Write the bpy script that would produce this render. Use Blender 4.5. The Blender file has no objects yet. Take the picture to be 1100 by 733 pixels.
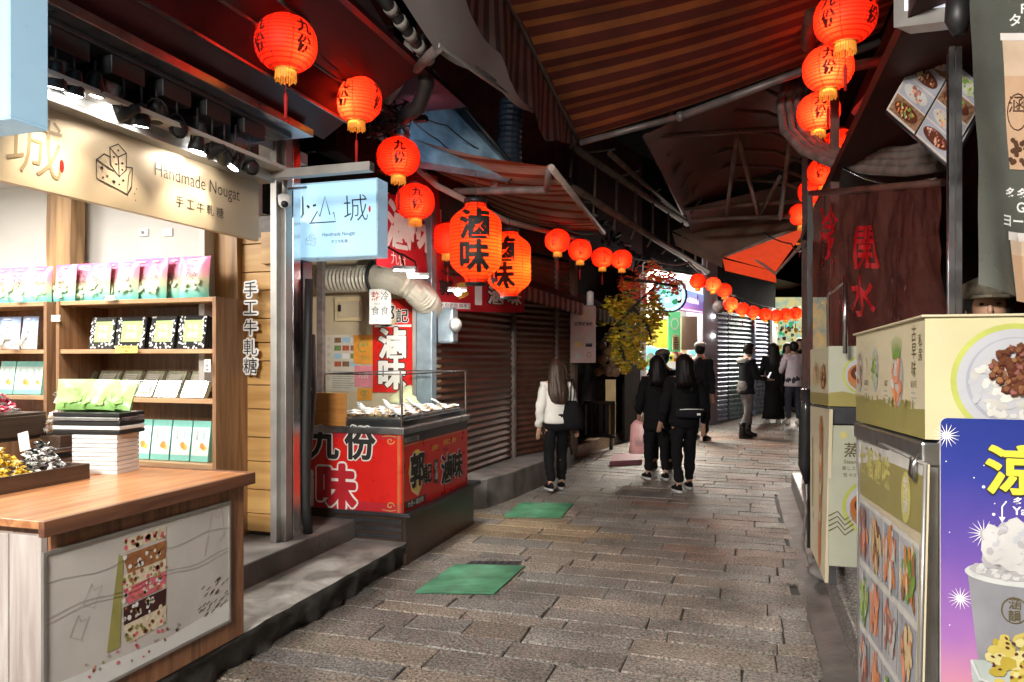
import bpy, math, random
from mathutils import Vector, Matrix, noise
R = random.Random(7)
F = 794.0; CX = 550.0; HY = 383.0; CH = 1.6
YAW = math.radians(17.5); sA = math.sin(YAW); cA = math.cos(YAW)
sc = bpy.context.scene
COL = sc.collection

# ---------- image -> place (world x = across the street, y = along the street) ----------
def W(xc, yc, z): return Vector((cA*xc - sA*yc, sA*xc + cA*yc, z))
def P(px, py, d): return W((px-CX)*d/F, d, CH-(py-HY)*d/F)
def T(px, py, t):
    r = (px-CX)/F; return P(px, py, t/(cA*r-sA))
def S(px, py, s):
    r = (px-CX)/F; return P(px, py, s/(sA*r+cA))
def Zp(px, py, z): return P(px, py, (CH-z)*F/(py-HY))
def gz(x, y):
    yc = cA*y - sA*x
    return 0.035*max(0.0, yc-9.3)
def G(px, py):
    k = (py-HY)/F
    d = CH/k
    if d > 9.3: d = (CH+0.035*9.3)/(k+0.035)
    return P(px, py, d)

# ---------- mesh builder ----------
class MB:
    def __init__(s): s.v=[]; s.f=[]; s.m=[]; s.s=[]
    def add(s, vs, fs, mat, smooth=False):
        o=len(s.v); s.v.extend([Vector(v) for v in vs])
        for f in fs: s.f.append([i+o for i in f]); s.m.append(mat); s.s.append(smooth)
        return s
    def box(s, a, b, mat, rz=0, piv=None):
        x0,x1=sorted((a[0],b[0])); y0,y1=sorted((a[1],b[1])); z0,z1=sorted((a[2],b[2]))
        vs=[Vector(p) for p in ((x0,y0,z0),(x1,y0,z0),(x1,y1,z0),(x0,y1,z0),(x0,y0,z1),(x1,y0,z1),(x1,y1,z1),(x0,y1,z1))]
        if rz:
            c=Vector(piv) if piv else (vs[0]+vs[6])/2
            m=Matrix.Rotation(rz,3,'Z'); vs=[m@(v-c)+c for v in vs]
        return s.add(vs,[(0,3,2,1),(4,5,6,7),(0,1,5,4),(1,2,6,5),(2,3,7,6),(3,0,4,7)],mat)
    def hexa(s, p, mat):   # p: 4 bottom, 4 top
        return s.add(p,[(0,3,2,1),(4,5,6,7),(0,1,5,4),(1,2,6,5),(2,3,7,6),(3,0,4,7)],mat)
    def slab(s, pts, th, mat, side=None):   # polygon thickened along -normal
        pts=[Vector(p) for p in pts]
        n=Vector((0,0,0))
        for i in range(len(pts)):
            a=pts[i]; b=pts[(i+1)%len(pts)]; n+=a.cross(b)
        n.normalize(); k=len(pts)
        vs=pts+[p-n*th for p in pts]
        s.add(vs,[tuple(range(k))],mat)
        s.add(vs,[tuple(range(2*k-1,k-1,-1))]+[(i,i+k,(i+1)%k+k,(i+1)%k) for i in range(k)],side or mat)
        return s
    def poly(s, pts, mat): return s.add(pts,[tuple(range(len(pts)))],mat)
    def tube(s, pts, r, mat, n=8, cap=True, smooth=True):
        pts=[Vector(p) for p in pts]; k=len(pts)
        rs=r if isinstance(r,(list,tuple)) else [r]*k
        vs=[]; fs=[]
        d0=(pts[1]-pts[0]).normalized()
        up=Vector((0,0,1)) if abs(d0.z)<.9 else Vector((1,0,0))
        a=d0.cross(up).normalized()
        for i,p in enumerate(pts):
            if i==0: d=pts[1]-p
            elif i==k-1: d=p-pts[i-1]
            else: d=(pts[i+1]-p).normalized()+(p-pts[i-1]).normalized()
            d=d.normalized() if d.length>1e-9 else d0
            a=(a-d*a.dot(d))
            a=a.normalized() if a.length>1e-6 else d.orthogonal().normalized()
            b=d.cross(a)
            for j in range(n):
                t=2*math.pi*j/n; vs.append(p+(a*math.cos(t)+b*math.sin(t))*rs[i])
        for i in range(k-1):
            for j in range(n):
                fs.append((i*n+j,i*n+(j+1)%n,(i+1)*n+(j+1)%n,(i+1)*n+j))
        s.add(vs,fs,mat,smooth)
        if cap:
            o=len(s.v)-len(vs)
            s.f.append([o+j for j in range(n)][::-1]); s.m.append(mat); s.s.append(False)
            s.f.append([o+(k-1)*n+j for j in range(n)]); s.m.append(mat); s.s.append(False)
        return s
    def lathe(s, prof, c, mat, n=24, smooth=True, sx=1, sy=1, axis=None):
        c=Vector(c); vs=[]; fs=[]; k=len(prof)
        q=Vector((0,0,1)).rotation_difference(Vector(axis).normalized()).to_matrix() if axis is not None else None
        for (r,z) in prof:
            for j in range(n):
                t=2*math.pi*j/n; p=Vector((r*math.cos(t)*sx,r*math.sin(t)*sy,z))
                vs.append(c+(q@p if q else p))
        for i in range(k-1):
            for j in range(n): fs.append((i*n+j,i*n+(j+1)%n,(i+1)*n+(j+1)%n,(i+1)*n+j))
        if prof[0][0]>1e-4: fs.append(tuple(range(n))[::-1])
        if prof[-1][0]>1e-4: fs.append(tuple((k-1)*n+j for j in range(n)))
        return s.add(vs,fs,mat,smooth)
    def ball(s, c, r, mat, n=12, sz=1, sx=1, sy=1, jit=0, rnd=None):
        k=max(4,n//2); prof=[(max(1e-5,math.sin(math.pi*i/k))*r, -math.cos(math.pi*i/k)*r*sz) for i in range(k+1)]
        o=len(s.v); s.lathe(prof,c,mat,n,True,sx,sy)
        if jit:
            cc=Vector(c)
            for i in range(o,len(s.v)):
                q=(s.v[i]-cc); s.v[i]=cc+q*(1+jit*noise.noise(s.v[i]*(1.2/r)))
        return s
    def merge(s, o, mtx=None):
        k=len(s.v); s.v.extend([(mtx@v if mtx else v.copy()) for v in o.v])
        s.f.extend([[i+k for i in f] for f in o.f]); s.m.extend(o.m); s.s.extend(o.s); return s
    def build(s, name, parent=None, local=False, bevel=0, sub=0):
        me=bpy.data.meshes.new(name)
        off=Vector((0,0,0))
        if parent is not None and not local: off=world_loc(parent)
        me.from_pydata([tuple(v-off) for v in s.v],[],s.f)
        names=[]
        for x in s.m:
            if x not in names: names.append(x)
        for x in names: me.materials.append(M(x))
        idx={x:i for i,x in enumerate(names)}
        me.polygons.foreach_set('material_index',[idx[x] for x in s.m])
        me.polygons.foreach_set('use_smooth',s.s)
        me.update()
        o=bpy.data.objects.new(name,me); COL.objects.link(o)
        if parent is not None: o.parent=parent
        if bevel:
            b=o.modifiers.new('bevel','BEVEL'); b.width=bevel; b.segments=2; b.limit_method='ANGLE'; b.angle_limit=math.radians(50); b.harden_normals=False
        if sub:
            b=o.modifiers.new('sub','SUBSURF'); b.levels=sub; b.render_levels=sub
        return o
def world_loc(o):
    v=Vector((0,0,0))
    while o is not None: v+=o.location; o=o.parent
    return v
def tag(o,label=None,cat=None,group=None,kind=None):
    if label: o['label']=label
    if cat: o['category']=cat
    if group: o['group']=group
    if kind: o['kind']=kind
    return o
def thing(name,label,cat,loc=(0,0,0),rz=0,group=None):
    o=bpy.data.objects.new(name,None); COL.objects.link(o); o.empty_display_size=.1
    o.location=loc; o.rotation_euler=(0,0,rz)
    return tag(o,label,cat,group)
def dup(root,loc=None,rz=None,label=None,parent=None,scale=None):
    c=root.copy(); COL.objects.link(c)
    if parent is not None: c.parent=parent
    for ch in list(root.children): dup(ch,parent=c)
    if loc is not None: c.location=loc
    if rz is not None: c.rotation_euler=(0,0,rz)
    if scale: c.scale=(scale,)*3
    if label: c['label']=label
    return c
def struct(mb,name,bevel=0):
    o=mb.build(name,bevel=bevel); o['kind']='structure'; return o

# ---------- drawing on flat surfaces (prints, signs) ----------
class Fr:
    def __init__(s,o,ux,uy,eps=.0012):
        s.o=Vector(o); s.ux=Vector(ux).normalized(); s.uy=Vector(uy)
        s.uy=(s.uy-s.ux*s.uy.dot(s.ux)).normalized(); s.n=s.ux.cross(s.uy); s.e=eps
    def p(s,x,y,l=1): return s.o+s.ux*x+s.uy*y+s.n*(s.e*l)
class FrQ:   # bilinear frame on a quad tl,tr,br,bl ; x in 0..w, y in 0..h measured from the bottom left
    def __init__(s,bl,br,tr,tl,w,h,eps=.0012):
        s.bl,s.br,s.tr,s.tl=[Vector(q) for q in (bl,br,tr,tl)]; s.w=w; s.h=h; s.e=eps
        s.n=(s.br-s.bl).cross(s.tl-s.bl).normalized()
    def p(s,x,y,l=1):
        a=x/s.w; b=y/s.h
        return s.bl*(1-a)*(1-b)+s.br*a*(1-b)+s.tr*a*b+s.tl*(1-a)*b+s.n*(s.e*l)
def rect(mb,fr,x0,y0,x1,y1,mat,l=1): mb.poly([fr.p(x0,y0,l),fr.p(x1,y0,l),fr.p(x1,y1,l),fr.p(x0,y1,l)],mat)
def pol(mb,fr,pts,mat,l=1): mb.poly([fr.p(x,y,l) for x,y in pts],mat)
def ell(mb,fr,x,y,rx,ry,mat,l=1,n=20,rot=0):
    c,s_=math.cos(rot),math.sin(rot); pts=[]
    for i in range(n):
        t=2*math.pi*i/n; a=rx*math.cos(t); b=ry*math.sin(t); pts.append((x+a*c-b*s_,y+a*s_+b*c))
    pol(mb,fr,pts,mat,l)
def blob(mb,fr,x,y,r,mat,l=1,n=7,rnd=R,ax=1,rot=None):
    rot=rnd.random()*6.28 if rot is None else rot; c,s_=math.cos(rot),math.sin(rot); pts=[]
    for i in range(n):
        t=2*math.pi*i/n; q=r*rnd.uniform(.75,1.15); a=q*math.cos(t)*ax; b=q*math.sin(t); pts.append((x+a*c-b*s_,y+a*s_+b*c))
    pol(mb,fr,pts,mat,l)
def stroke(mb,fr,pts,w,mat,l=1):
    k=len(pts); L=[];Rr=[]
    for i,(x,y) in enumerate(pts):
        a=pts[max(0,i-1)]; b=pts[min(k-1,i+1)]; dx=b[0]-a[0]; dy=b[1]-a[1]; m=math.hypot(dx,dy) or 1
        ww=w[i] if isinstance(w,(list,tuple)) else w
        nx,ny=-dy/m*ww/2,dx/m*ww/2; L.append((x+nx,y+ny)); Rr.append((x-nx,y-ny))
    for i in range(k-1): mb.poly([fr.p(*Rr[i],l),fr.p(*Rr[i+1],l),fr.p(*L[i+1],l),fr.p(*L[i],l)],mat)
_tc={}
def tmesh(s,bold=0.0,res=3):
    key=(s,bold,res)
    if key not in _tc:
        cu=bpy.data.curves.new('t','FONT'); cu.body=s; cu.size=1; cu.resolution_u=res; cu.offset=bold
        cu.align_x='CENTER'; cu.align_y='CENTER'
        ob=bpy.data.objects.new('t',cu); COL.objects.link(ob)
        dg=bpy.context.evaluated_depsgraph_get(); dg.update()
        me=bpy.data.meshes.new_from_object(ob.evaluated_get(dg))
        vs=[(v.co.x,v.co.y) for v in me.vertices]; fs=[tuple(p.vertices) for p in me.polygons]
        bpy.data.meshes.remove(me); bpy.data.objects.remove(ob); bpy.data.curves.remove(cu)
        if vs:
            x0=min(v[0] for v in vs); x1=max(v[0] for v in vs); y0=min(v[1] for v in vs); y1=max(v[1] for v in vs)
            cx=(x0+x1)/2; cy=(y0+y1)/2; vs=[(x-cx,y-cy) for x,y in vs]; bb=(x1-x0,y1-y0)
        else: bb=(1,1)
        _tc[key]=(vs,fs,bb)
    return _tc[key]
def text(mb,fr,s,x,y,size,mat,l=2,bold=0.0,res=3,sx=1,rot=0,shear=0,w=None,warp=0):
    """centred at x,y ; size = height of a full character; w = fit the width"""
    if bold>.028:
        q=(bold-.012)*size
        for i in range(12):
            text(mb,fr,s,x+q*math.cos(i*.5236),y+q*math.sin(i*.5236),size,mat,l+.15*i,.012,res,sx,rot,shear,w,warp)
        return text(mb,fr,s,x,y,size,mat,l+1.9,.012,res,sx,rot,shear,w,warp)
    vs,fs,bb=tmesh(s,bold,res)
    k=size/ .92; kx=k*sx
    if w: kx=w/max(bb[0],1e-6); 
    c,s_=math.cos(rot),math.sin(rot); out=[]
    for a,b in vs:
        a2=a*kx+shear*b*k; b2=b*k
        if warp:
            q=noise.noise(Vector((a*2.2,b*2.2,size))) ; a2+=warp*size*q; b2+=warp*size*noise.noise(Vector((a*2.2,b*2.2,size+5)))
        out.append(fr.p(x+a2*c-b2*s_,y+a2*s_+b2*c,l))
    mb.add(out,fs,mat)
def vtext(mb,fr,s,x,y,size,mat,l=2,bold=0.0,gap=1.08,**k):
    for i,ch in enumerate(s): text(mb,fr,ch,x,y-i*size*gap,size,mat,l,bold,**k)

import bmesh
def fine(vs,fs,mx):
    bm=bmesh.new(); V=[bm.verts.new((x,y,0)) for x,y in vs]
    for f in fs:
        try: bm.faces.new([V[i] for i in f])
        except ValueError: pass
    for _ in range(5):
        bmesh.ops.triangulate(bm,faces=bm.faces[:]); e=[e for e in bm.edges if e.calc_length()>mx]
        if not e: break
        bmesh.ops.subdivide_edges(bm,edges=e,cuts=1)
    bmesh.ops.triangulate(bm,faces=bm.faces[:]); bm.verts.index_update()
    r=([(v.co.x,v.co.y) for v in bm.verts],[tuple(v.index for v in f.verts) for f in bm.faces]); bm.free(); return r
# ---------- materials ----------
_m={}
def nodes(name):
    m=bpy.data.materials.new(name); m.use_nodes=True; nt=m.node_tree
    b=nt.nodes['Principled BSDF']; return m,nt,b
def N(nt,t,**k):
    n=nt.nodes.new(t)
    for a,v in k.items(): setattr(n,a,v)
    return n
DEFS={}
def M(x):
    if x in _m: return _m[x]
    if x not in DEFS: raise KeyError(x)
    d=DEFS[x]; _m[x]=d(x) if callable(d) else mk(x,**d); return _m[x]
def D(x,col,**k):
    k['col']=col; DEFS[x]=k
def mk(name,col,rough=.55,metal=0,var=.15,scale=9,bump=0,bscale=40,em=0,emcol=None,trans=0,spec=.5,coat=0,st=(1,1,1),alpha=1,dist=0,var2=None,rvar=.12,attr=None):
    m,nt,b=nodes(name); L=nt.links.new
    tc=N(nt,'ShaderNodeTexCoord'); mp=N(nt,'ShaderNodeMapping'); L(tc.outputs['Object'],mp.inputs[0]); mp.inputs['Scale'].default_value=st
    nz=N(nt,'ShaderNodeTexNoise'); nz.inputs['Scale'].default_value=scale; nz.inputs['Detail'].default_value=5; nz.inputs['Distortion'].default_value=dist
    L(mp.outputs[0],nz.inputs[0])
    mr=N(nt,'ShaderNodeMapRange'); mr.inputs[1].default_value=.3; mr.inputs[2].default_value=.7; L(nz.outputs[0],mr.inputs[0])
    mx=N(nt,'ShaderNodeMix',data_type='RGBA'); L(mr.outputs[0],mx.inputs[0])
    lo=[max(0,c*(1-var)) for c in col]; hi=[min(1,c*(1+var)) for c in col]
    if var2: hi=list(var2)
    mx.inputs[6].default_value=(*lo,1); mx.inputs[7].default_value=(*hi,1)
    out=mx.outputs[2]
    if attr:
        at=N(nt,'ShaderNodeAttribute'); at.attribute_name=attr
        mm=N(nt,'ShaderNodeMix',data_type='RGBA',blend_type='MULTIPLY'); mm.inputs[0].default_value=1; L(out,mm.inputs[6]); L(at.outputs['Color'],mm.inputs[7]); out=mm.outputs[2]
    L(out,b.inputs['Base Color'])
    r2=N(nt,'ShaderNodeMapRange'); L(nz.outputs[0],r2.inputs[0]); r2.inputs[3].default_value=max(.02,rough-rvar); r2.inputs[4].default_value=min(1,rough+rvar); L(r2.outputs[0],b.inputs['Roughness'])
    b.inputs['Metallic'].default_value=metal; b.inputs['Specular IOR Level'].default_value=spec; b.inputs['Coat Weight'].default_value=coat
    b.inputs['Transmission Weight'].default_value=trans; b.inputs['Alpha'].default_value=alpha
    if em:
        if emcol: b.inputs['Emission Color'].default_value=(*emcol,1)
        else: L(out,b.inputs['Emission Color'])
        b.inputs['Emission Strength'].default_value=em
    if bump:
        n2=N(nt,'ShaderNodeTexNoise'); n2.inputs['Scale'].default_value=bscale; n2.inputs['Detail'].default_value=4; L(mp.outputs[0],n2.inputs[0])
        bp=N(nt,'ShaderNodeBump'); bp.inputs['Strength'].default_value=bump; bp.inputs['Distance'].default_value=.01; L(n2.outputs[0],bp.inputs['Height']); L(bp.outputs[0],b.inputs['Normal'])
    return m
def wood(c1,c2,axis='Z',scale=3,rough=.45,plank=None,bump=.15):
    def fn(name):
        m,nt,b=nodes(name); L=nt.links.new
        tc=N(nt,'ShaderNodeTexCoord'); mp=N(nt,'ShaderNodeMapping'); L(tc.outputs['Object'],mp.inputs[0])
        s=[9,9,9]; s['XYZ'.index(axis)]=.7; mp.inputs['Scale'].default_value=s
        nz=N(nt,'ShaderNodeTexNoise'); nz.inputs['Scale'].default_value=scale; nz.inputs['Detail'].default_value=6; nz.inputs['Distortion'].default_value=.6; L(mp.outputs[0],nz.inputs[0])
        cr=N(nt,'ShaderNodeValToRGB'); cr.color_ramp.elements[0].position=.35; cr.color_ramp.elements[1].position=.65
        cr.color_ramp.elements[0].color=(*c2,1); cr.color_ramp.elements[1].color=(*c1,1)
        L(nz.outputs[0],cr.inputs[0]); L(cr.outputs[0],b.inputs['Base Color']); b.inputs['Roughness'].default_value=rough
        bp=N(nt,'ShaderNodeBump'); bp.inputs['Strength'].default_value=bump; bp.inputs['Distance'].default_value=.005; L(nz.outputs[0],bp.inputs['Height']); L(bp.outputs[0],b.inputs['Normal'])
        return m
    return fn
def stripes(c1,c2,axis,freq,rough=.8,duty=.5,trans=.25,ramp=None):
    def fn(name):
        m,nt,b=nodes(name); L=nt.links.new
        tc=N(nt,'ShaderNodeTexCoord'); sp=N(nt,'ShaderNodeSeparateXYZ'); L(tc.outputs['Object'],sp.inputs[0])
        mu=N(nt,'ShaderNodeMath',operation='MULTIPLY'); L(sp.outputs['XYZ'.index(axis)],mu.inputs[0]); mu.inputs[1].default_value=freq
        fr=N(nt,'ShaderNodeMath',operation='FRACT'); L(mu.outputs[0],fr.inputs[0])
        cr=N(nt,'ShaderNodeValToRGB'); cr.color_ramp.interpolation='CONSTANT'
        el=cr.color_ramp.elements; el[0].color=(*c1,1); el[1].position=duty; el[1].color=(*c2,1)
        if ramp:
            for p,c in ramp: e=el.new(p); e.color=(*c,1)
        L(fr.outputs[0],cr.inputs[0])
        nz=N(nt,'ShaderNodeTexNoise'); nz.inputs['Scale'].default_value=3; nz.inputs['Detail'].default_value=6; L(tc.outputs['Object'],nz.inputs[0])
        mr=N(nt,'ShaderNodeMapRange'); L(nz.outputs[0],mr.inputs[0]); mr.inputs[1].default_value=.3; mr.inputs[2].default_value=.7; mr.inputs[3].default_value=.55; mr.inputs[4].default_value=1.1
        mm=N(nt,'ShaderNodeVectorMath',operation='SCALE'); L(cr.outputs[0],mm.inputs[0]); L(mr.outputs[0],mm.inputs['Scale'])
        L(mm.outputs[0],b.inputs['Base Color']); b.inputs['Roughness'].default_value=rough
        b.inputs['Transmission Weight'].default_value=0
        tr=N(nt,'ShaderNodeBsdfTranslucent'); L(mm.outputs[0],tr.inputs[0]); ms=N(nt,'ShaderNodeMixShader'); ms.inputs[0].default_value=trans
        L(b.outputs[0],ms.inputs[1]); L(tr.outputs[0],ms.inputs[2]); L(ms.outputs[0],nt.nodes['Material Output'].inputs[0])
        return m
    return fn
def grad(axis,stops,rough=.4,em=0,noisy=.0):
    """printed colour ramp along a local axis; stops (coordinate, colour)"""
    def fn(name):
        m,nt,b=nodes(name); L=nt.links.new
        tc=N(nt,'ShaderNodeTexCoord'); sp=N(nt,'ShaderNodeSeparateXYZ'); L(tc.outputs['Object'],sp.inputs[0])
        a,z=stops[0][0],stops[-1][0]
        mr=N(nt,'ShaderNodeMapRange'); L(sp.outputs['XYZ'.index(axis)],mr.inputs[0]); mr.inputs[1].default_value=a; mr.inputs[2].default_value=z
        o=mr.outputs[0]
        if noisy:
            nz=N(nt,'ShaderNodeTexNoise'); nz.inputs['Scale'].default_value=6; L(tc.outputs['Object'],nz.inputs[0])
            m1=N(nt,'ShaderNodeMath',operation='MULTIPLY_ADD'); L(nz.outputs[0],m1.inputs[0]); m1.inputs[1].default_value=noisy
            m2=N(nt,'ShaderNodeMath',operation='SUBTRACT'); L(o,m2.inputs[0]); m2.inputs[1].default_value=noisy/2; L(m2.outputs[0],m1.inputs[2]); o=m1.outputs[0]
        cr=N(nt,'ShaderNodeValToRGB'); el=cr.color_ramp.elements
        el[0].color=(*stops[0][1],1); el[1].color=(*stops[-1][1],1)
        for p,c in stops[1:-1]: e=el.new((p-a)/(z-a)); e.color=(*c,1)
        L(o,cr.inputs[0]); L(cr.outputs[0],b.inputs['Base Color']); b.inputs['Roughness'].default_value=rough
        if em: L(cr.outputs[0],b.inputs['Emission Color']); b.inputs['Emission Strength'].default_value=em
        return m
    return fn
def lanternshade(col,em,freq):
    def fn(name):
        m,nt,b=nodes(name); L=nt.links.new
        tc=N(nt,'ShaderNodeTexCoord'); sp=N(nt,'ShaderNodeSeparateXYZ'); L(tc.outputs['Object'],sp.inputs[0])
        mu=N(nt,'ShaderNodeMath',operation='MULTIPLY'); L(sp.outputs[2],mu.inputs[0]); mu.inputs[1].default_value=freq
        si=N(nt,'ShaderNodeMath',operation='SINE'); L(mu.outputs[0],si.inputs[0])
        mr=N(nt,'ShaderNodeMapRange'); L(si.outputs[0],mr.inputs[0]); mr.inputs[1].default_value=.1; mr.inputs[2].default_value=1; mr.inputs[3].default_value=1; mr.inputs[4].default_value=.32
        nz=N(nt,'ShaderNodeTexNoise'); nz.inputs['Scale'].default_value=7; L(tc.outputs['Object'],nz.inputs[0])
        m3=N(nt,'ShaderNodeMapRange'); L(nz.outputs[0],m3.inputs[0]); m3.inputs[3].default_value=.75; m3.inputs[4].default_value=1.2
        m4=N(nt,'ShaderNodeMath',operation='MULTIPLY'); L(mr.outputs[0],m4.inputs[0]); L(m3.outputs[0],m4.inputs[1])
        v=N(nt,'ShaderNodeVectorMath',operation='SCALE'); v.inputs[0].default_value=col; L(m4.outputs[0],v.inputs['Scale'])
        L(v.outputs[0],b.inputs['Base Color']); b.inputs['Roughness'].default_value=.6
        L(v.outputs[0],b.inputs['Emission Color']); b.inputs['Emission Strength'].default_value=em
        tr=N(nt,'ShaderNodeBsdfTranslucent'); L(v.outputs[0],tr.inputs[0])
        ms=N(nt,'ShaderNodeMixShader'); ms.inputs[0].default_value=.6; L(b.outputs[0],ms.inputs[1]); L(tr.outputs[0],ms.inputs[2]); L(ms.outputs[0],nt.nodes['Material Output'].inputs[0])
        return m
    return fn
def glassy(col,alpha,rough=.05):
    def fn(name):
        m,nt,b=nodes(name); L=nt.links.new
        tr=N(nt,'ShaderNodeBsdfTransparent'); tr.inputs[0].default_value=(*col,1)
        gl=N(nt,'ShaderNodeBsdfGlossy'); gl.inputs['Roughness'].default_value=rough
        ly=N(nt,'ShaderNodeFresnel'); ly.inputs[0].default_value=1.5
        mr=N(nt,'ShaderNodeMath',operation='ADD'); L(ly.outputs[0],mr.inputs[0]); mr.inputs[1].default_value=alpha
        ms=N(nt,'ShaderNodeMixShader'); ge=N(nt,'ShaderNodeNewGeometry'); iv=N(nt,'ShaderNodeMath',operation='SUBTRACT'); iv.inputs[0].default_value=1; L(ge.outputs['Backfacing'],iv.inputs[1]); mu=N(nt,'ShaderNodeMath',operation='MULTIPLY'); L(mr.outputs[0],mu.inputs[0]); L(iv.outputs[0],mu.inputs[1]); L(mu.outputs[0],ms.inputs[0]); L(tr.outputs[0],ms.inputs[1]); L(gl.outputs[0],ms.inputs[2]); L(ms.outputs[0],nt.nodes['Material Output'].inputs[0])
        return m
    return fn
# palette
D('white',(.8,.8,.78)); D('black',(.012,.012,.013),rough=.5); D('ink',(.02,.018,.016),rough=.6); D('red_print',(.62,.015,.012),rough=.35,var=.1)
D('chrome',(.75,.76,.78),metal=1,rough=.2,var=.08); D('steel',(.5,.51,.52),metal=1,rough=.32,var=.15,scale=14); D('dark_steel',(.09,.09,.1),metal=.8,rough=.4)
D('alu',(.42,.41,.39),metal=.7,rough=.45,var=.12); D('painted_beam',(.11,.078,.06),spec=.2,rough=.6,var=.4,scale=5); D('rust_beam',(.09,.035,.025),rough=.6,var=.5,scale=6)
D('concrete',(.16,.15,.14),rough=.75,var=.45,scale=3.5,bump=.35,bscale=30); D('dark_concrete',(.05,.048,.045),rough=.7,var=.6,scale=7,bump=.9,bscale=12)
D('step_concrete',(.25,.24,.22),rough=.7,var=.55,scale=4.5,bump=.5,bscale=35,dist=.8); D('apron',(.085,.075,.068),rough=.5,var=.45,scale=4,bump=.5,bscale=18)
D('brown_clad',(.05,.03,.02),rough=.35,var=.4,scale=4); D('plaster',(.62,.60,.56),rough=.8,var=.05,scale=3); D('beige_wall',(.62,.52,.36),rough=.6,var=.12,scale=3,bump=.05)
D('burgundy',(.035,.005,.006),rough=.4,var=.4,scale=2,spec=.2); D('dark_red_wood',(.05,.011,.008),spec=.15,rough=.55,var=.5,scale=5)
D('dark_wall',(.018,.014,.012),spec=.1,rough=.85,var=.5,scale=3,bump=.3); D('night_wall',(.009,.008,.008),rough=.95,var=.5,spec=.05)
D('gold_print',(.55,.36,.12),rough=.4); D('gold',(.8,.45,.08),rough=.4,metal=.3)
D('copper_panel',(.68,.52,.32),rough=.38,metal=.15,var=.06,scale=2); D('engrave',(.27,.18,.09),rough=.5); D('panel_ink',(.025,.017,.012),rough=.5)
D('mat_green',(.065,.22,.12),rough=.55,var=.45,scale=5,bump=.2); D('pink_rubber',(.24,.085,.11),rough=.6)
D('rubber',(.02,.02,.02),rough=.6); D('cable',(.015,.014,.014),rough=.55,var=.3); D('conduit',(.16,.13,.12),rough=.6,var=.4,scale=12); D('pipe_sleeve',(.25,.24,.22),rough=.5,var=.3)
DEFS['wood_counter']=wood((.36,.17,.085),(.16,.07,.035),'Z'); DEFS['wood_top']=wood((.62,.28,.12),(.38,.15,.06),'Y',rough=.3); DEFS['wood_topedge']=wood((.25,.11,.06),(.12,.05,.03),'Y',rough=.3)
DEFS['wood_trunk']=wood((.50,.30,.13),(.20,.11,.05),'Z',scale=1.6,bump=.5); DEFS['wood_plank']=wood((.62,.38,.14),(.44,.24,.08),'X',scale=1.3)
DEFS['wood_shelf']=wood((.36,.20,.10),(.22,.11,.055),'Z'); DEFS['wood_shelf_edge']=wood((.55,.34,.18),(.40,.22,.11),'X'); DEFS['wood_dark']=wood((.10,.06,.04),(.05,.03,.02),'Y')
DEFS['wood_white']=wood((.62,.57,.54),(.38,.32,.30),'Z',scale=2); DEFS['wood_orange']=wood((.55,.24,.06),(.42,.17,.04),'X'); DEFS['wood_ledge']=wood((.34,.20,.09),(.2,.11,.05),'Y')
DEFS['glass']=glassy((.97,.99,.98),.05); DEFS['clear_plastic']=glassy((.93,.94,.95),.04,.2)
DEFS['vinyl_curtain']=None
D('lamp_white',(1,1,1),em=9,emcol=(1,.97,.9),var=0)
D('lamp_hot',(1,1,1),em=22,emcol=(1,.98,.94),var=0)
D('kraft',(.45,.33,.2))
D('pink_bag',(.85,.38,.55),rough=.28)
D('card_white',(.82,.82,.8),rough=.5,var=.04)
D('bag_pieces',(.55,.55,.38),rough=.3,var=.3,scale=30)
D('leafgreen',(.42,.68,.22),rough=.35)
D('foil_black',(.03,.03,.032),rough=.2,metal=.2)
D('mint',(.25,.62,.54),rough=.4)
D('mint_pale',(.68,.82,.78),rough=.4)
D('orange_print',(.85,.33,.08),rough=.4)
D('grey_print',(.35,.37,.36),rough=.5)
D('yellow_print',(.85,.6,.1),rough=.4)
D('sticker_yellow',(.8,.62,.15),rough=.5)
D('poster_bg',(.64,.61,.57),rough=.35,var=.1,scale=4)
D('poster_line',(.42,.39,.36),rough=.5)
D('nougat_cream',(.75,.65,.48),rough=.5,var=.2,scale=40)
D('nougat_brown',(.35,.14,.05),rough=.5,var=.3,scale=40)
D('nougat_pink',(.75,.16,.2),rough=.5,var=.2,scale=40)
D('nougat_dark',(.05,.012,.012),rough=.5)
D('olive',(.36,.33,.10),rough=.5)
D('candy_yellow',(.85,.55,.05),rough=.25)
D('candy_yellow2',(.85,.72,.25),rough=.25)
D('candy_pink',(.75,.10,.18),rough=.25)
D('candy_pink2',(.85,.45,.5),rough=.25)
D('foil',(.6,.6,.6),metal=.8,rough=.25)
D('nut',(.6,.42,.28),rough=.5)
D('lb_metal',(.22,.28,.32),metal=.3,rough=.35,var=.2,scale=10)
D('banner_red',(.48,.02,.03),rough=.4,var=.15,scale=3)
D('booth_red',(.72,.02,.015),rough=.3,var=.06)
D('white_ink',(.85,.83,.78),rough=.5,var=.03)
D('cream',(.75,.62,.38),rough=.5)
D('orange_poster',(.85,.36,.05),rough=.5)
D('pink_paper',(.80,.28,.34),rough=.5)
D('paper',(.68,.63,.54),rough=.7,var=.08)
D('sky_blue',(.35,.6,.8),rough=.4)
D('photo_brown',(.22,.12,.07),rough=.4,var=.5,scale=60)
D('photo_green',(.16,.25,.08),rough=.4,var=.5,scale=60)
D('photo_red',(.45,.1,.05),rough=.4,var=.5,scale=60)
D('plastic_white',(.85,.86,.86),rough=.25)
D('food_brown',(.30,.15,.07),rough=.3,var=.4,scale=30)
D('food_tan',(.55,.38,.2),rough=.35,var=.3,scale=30)
D('lemon',(.72,.74,.45),rough=.5)
D('duct',(.40,.37,.30),metal=.15,rough=.5,var=.12,scale=6)
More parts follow.
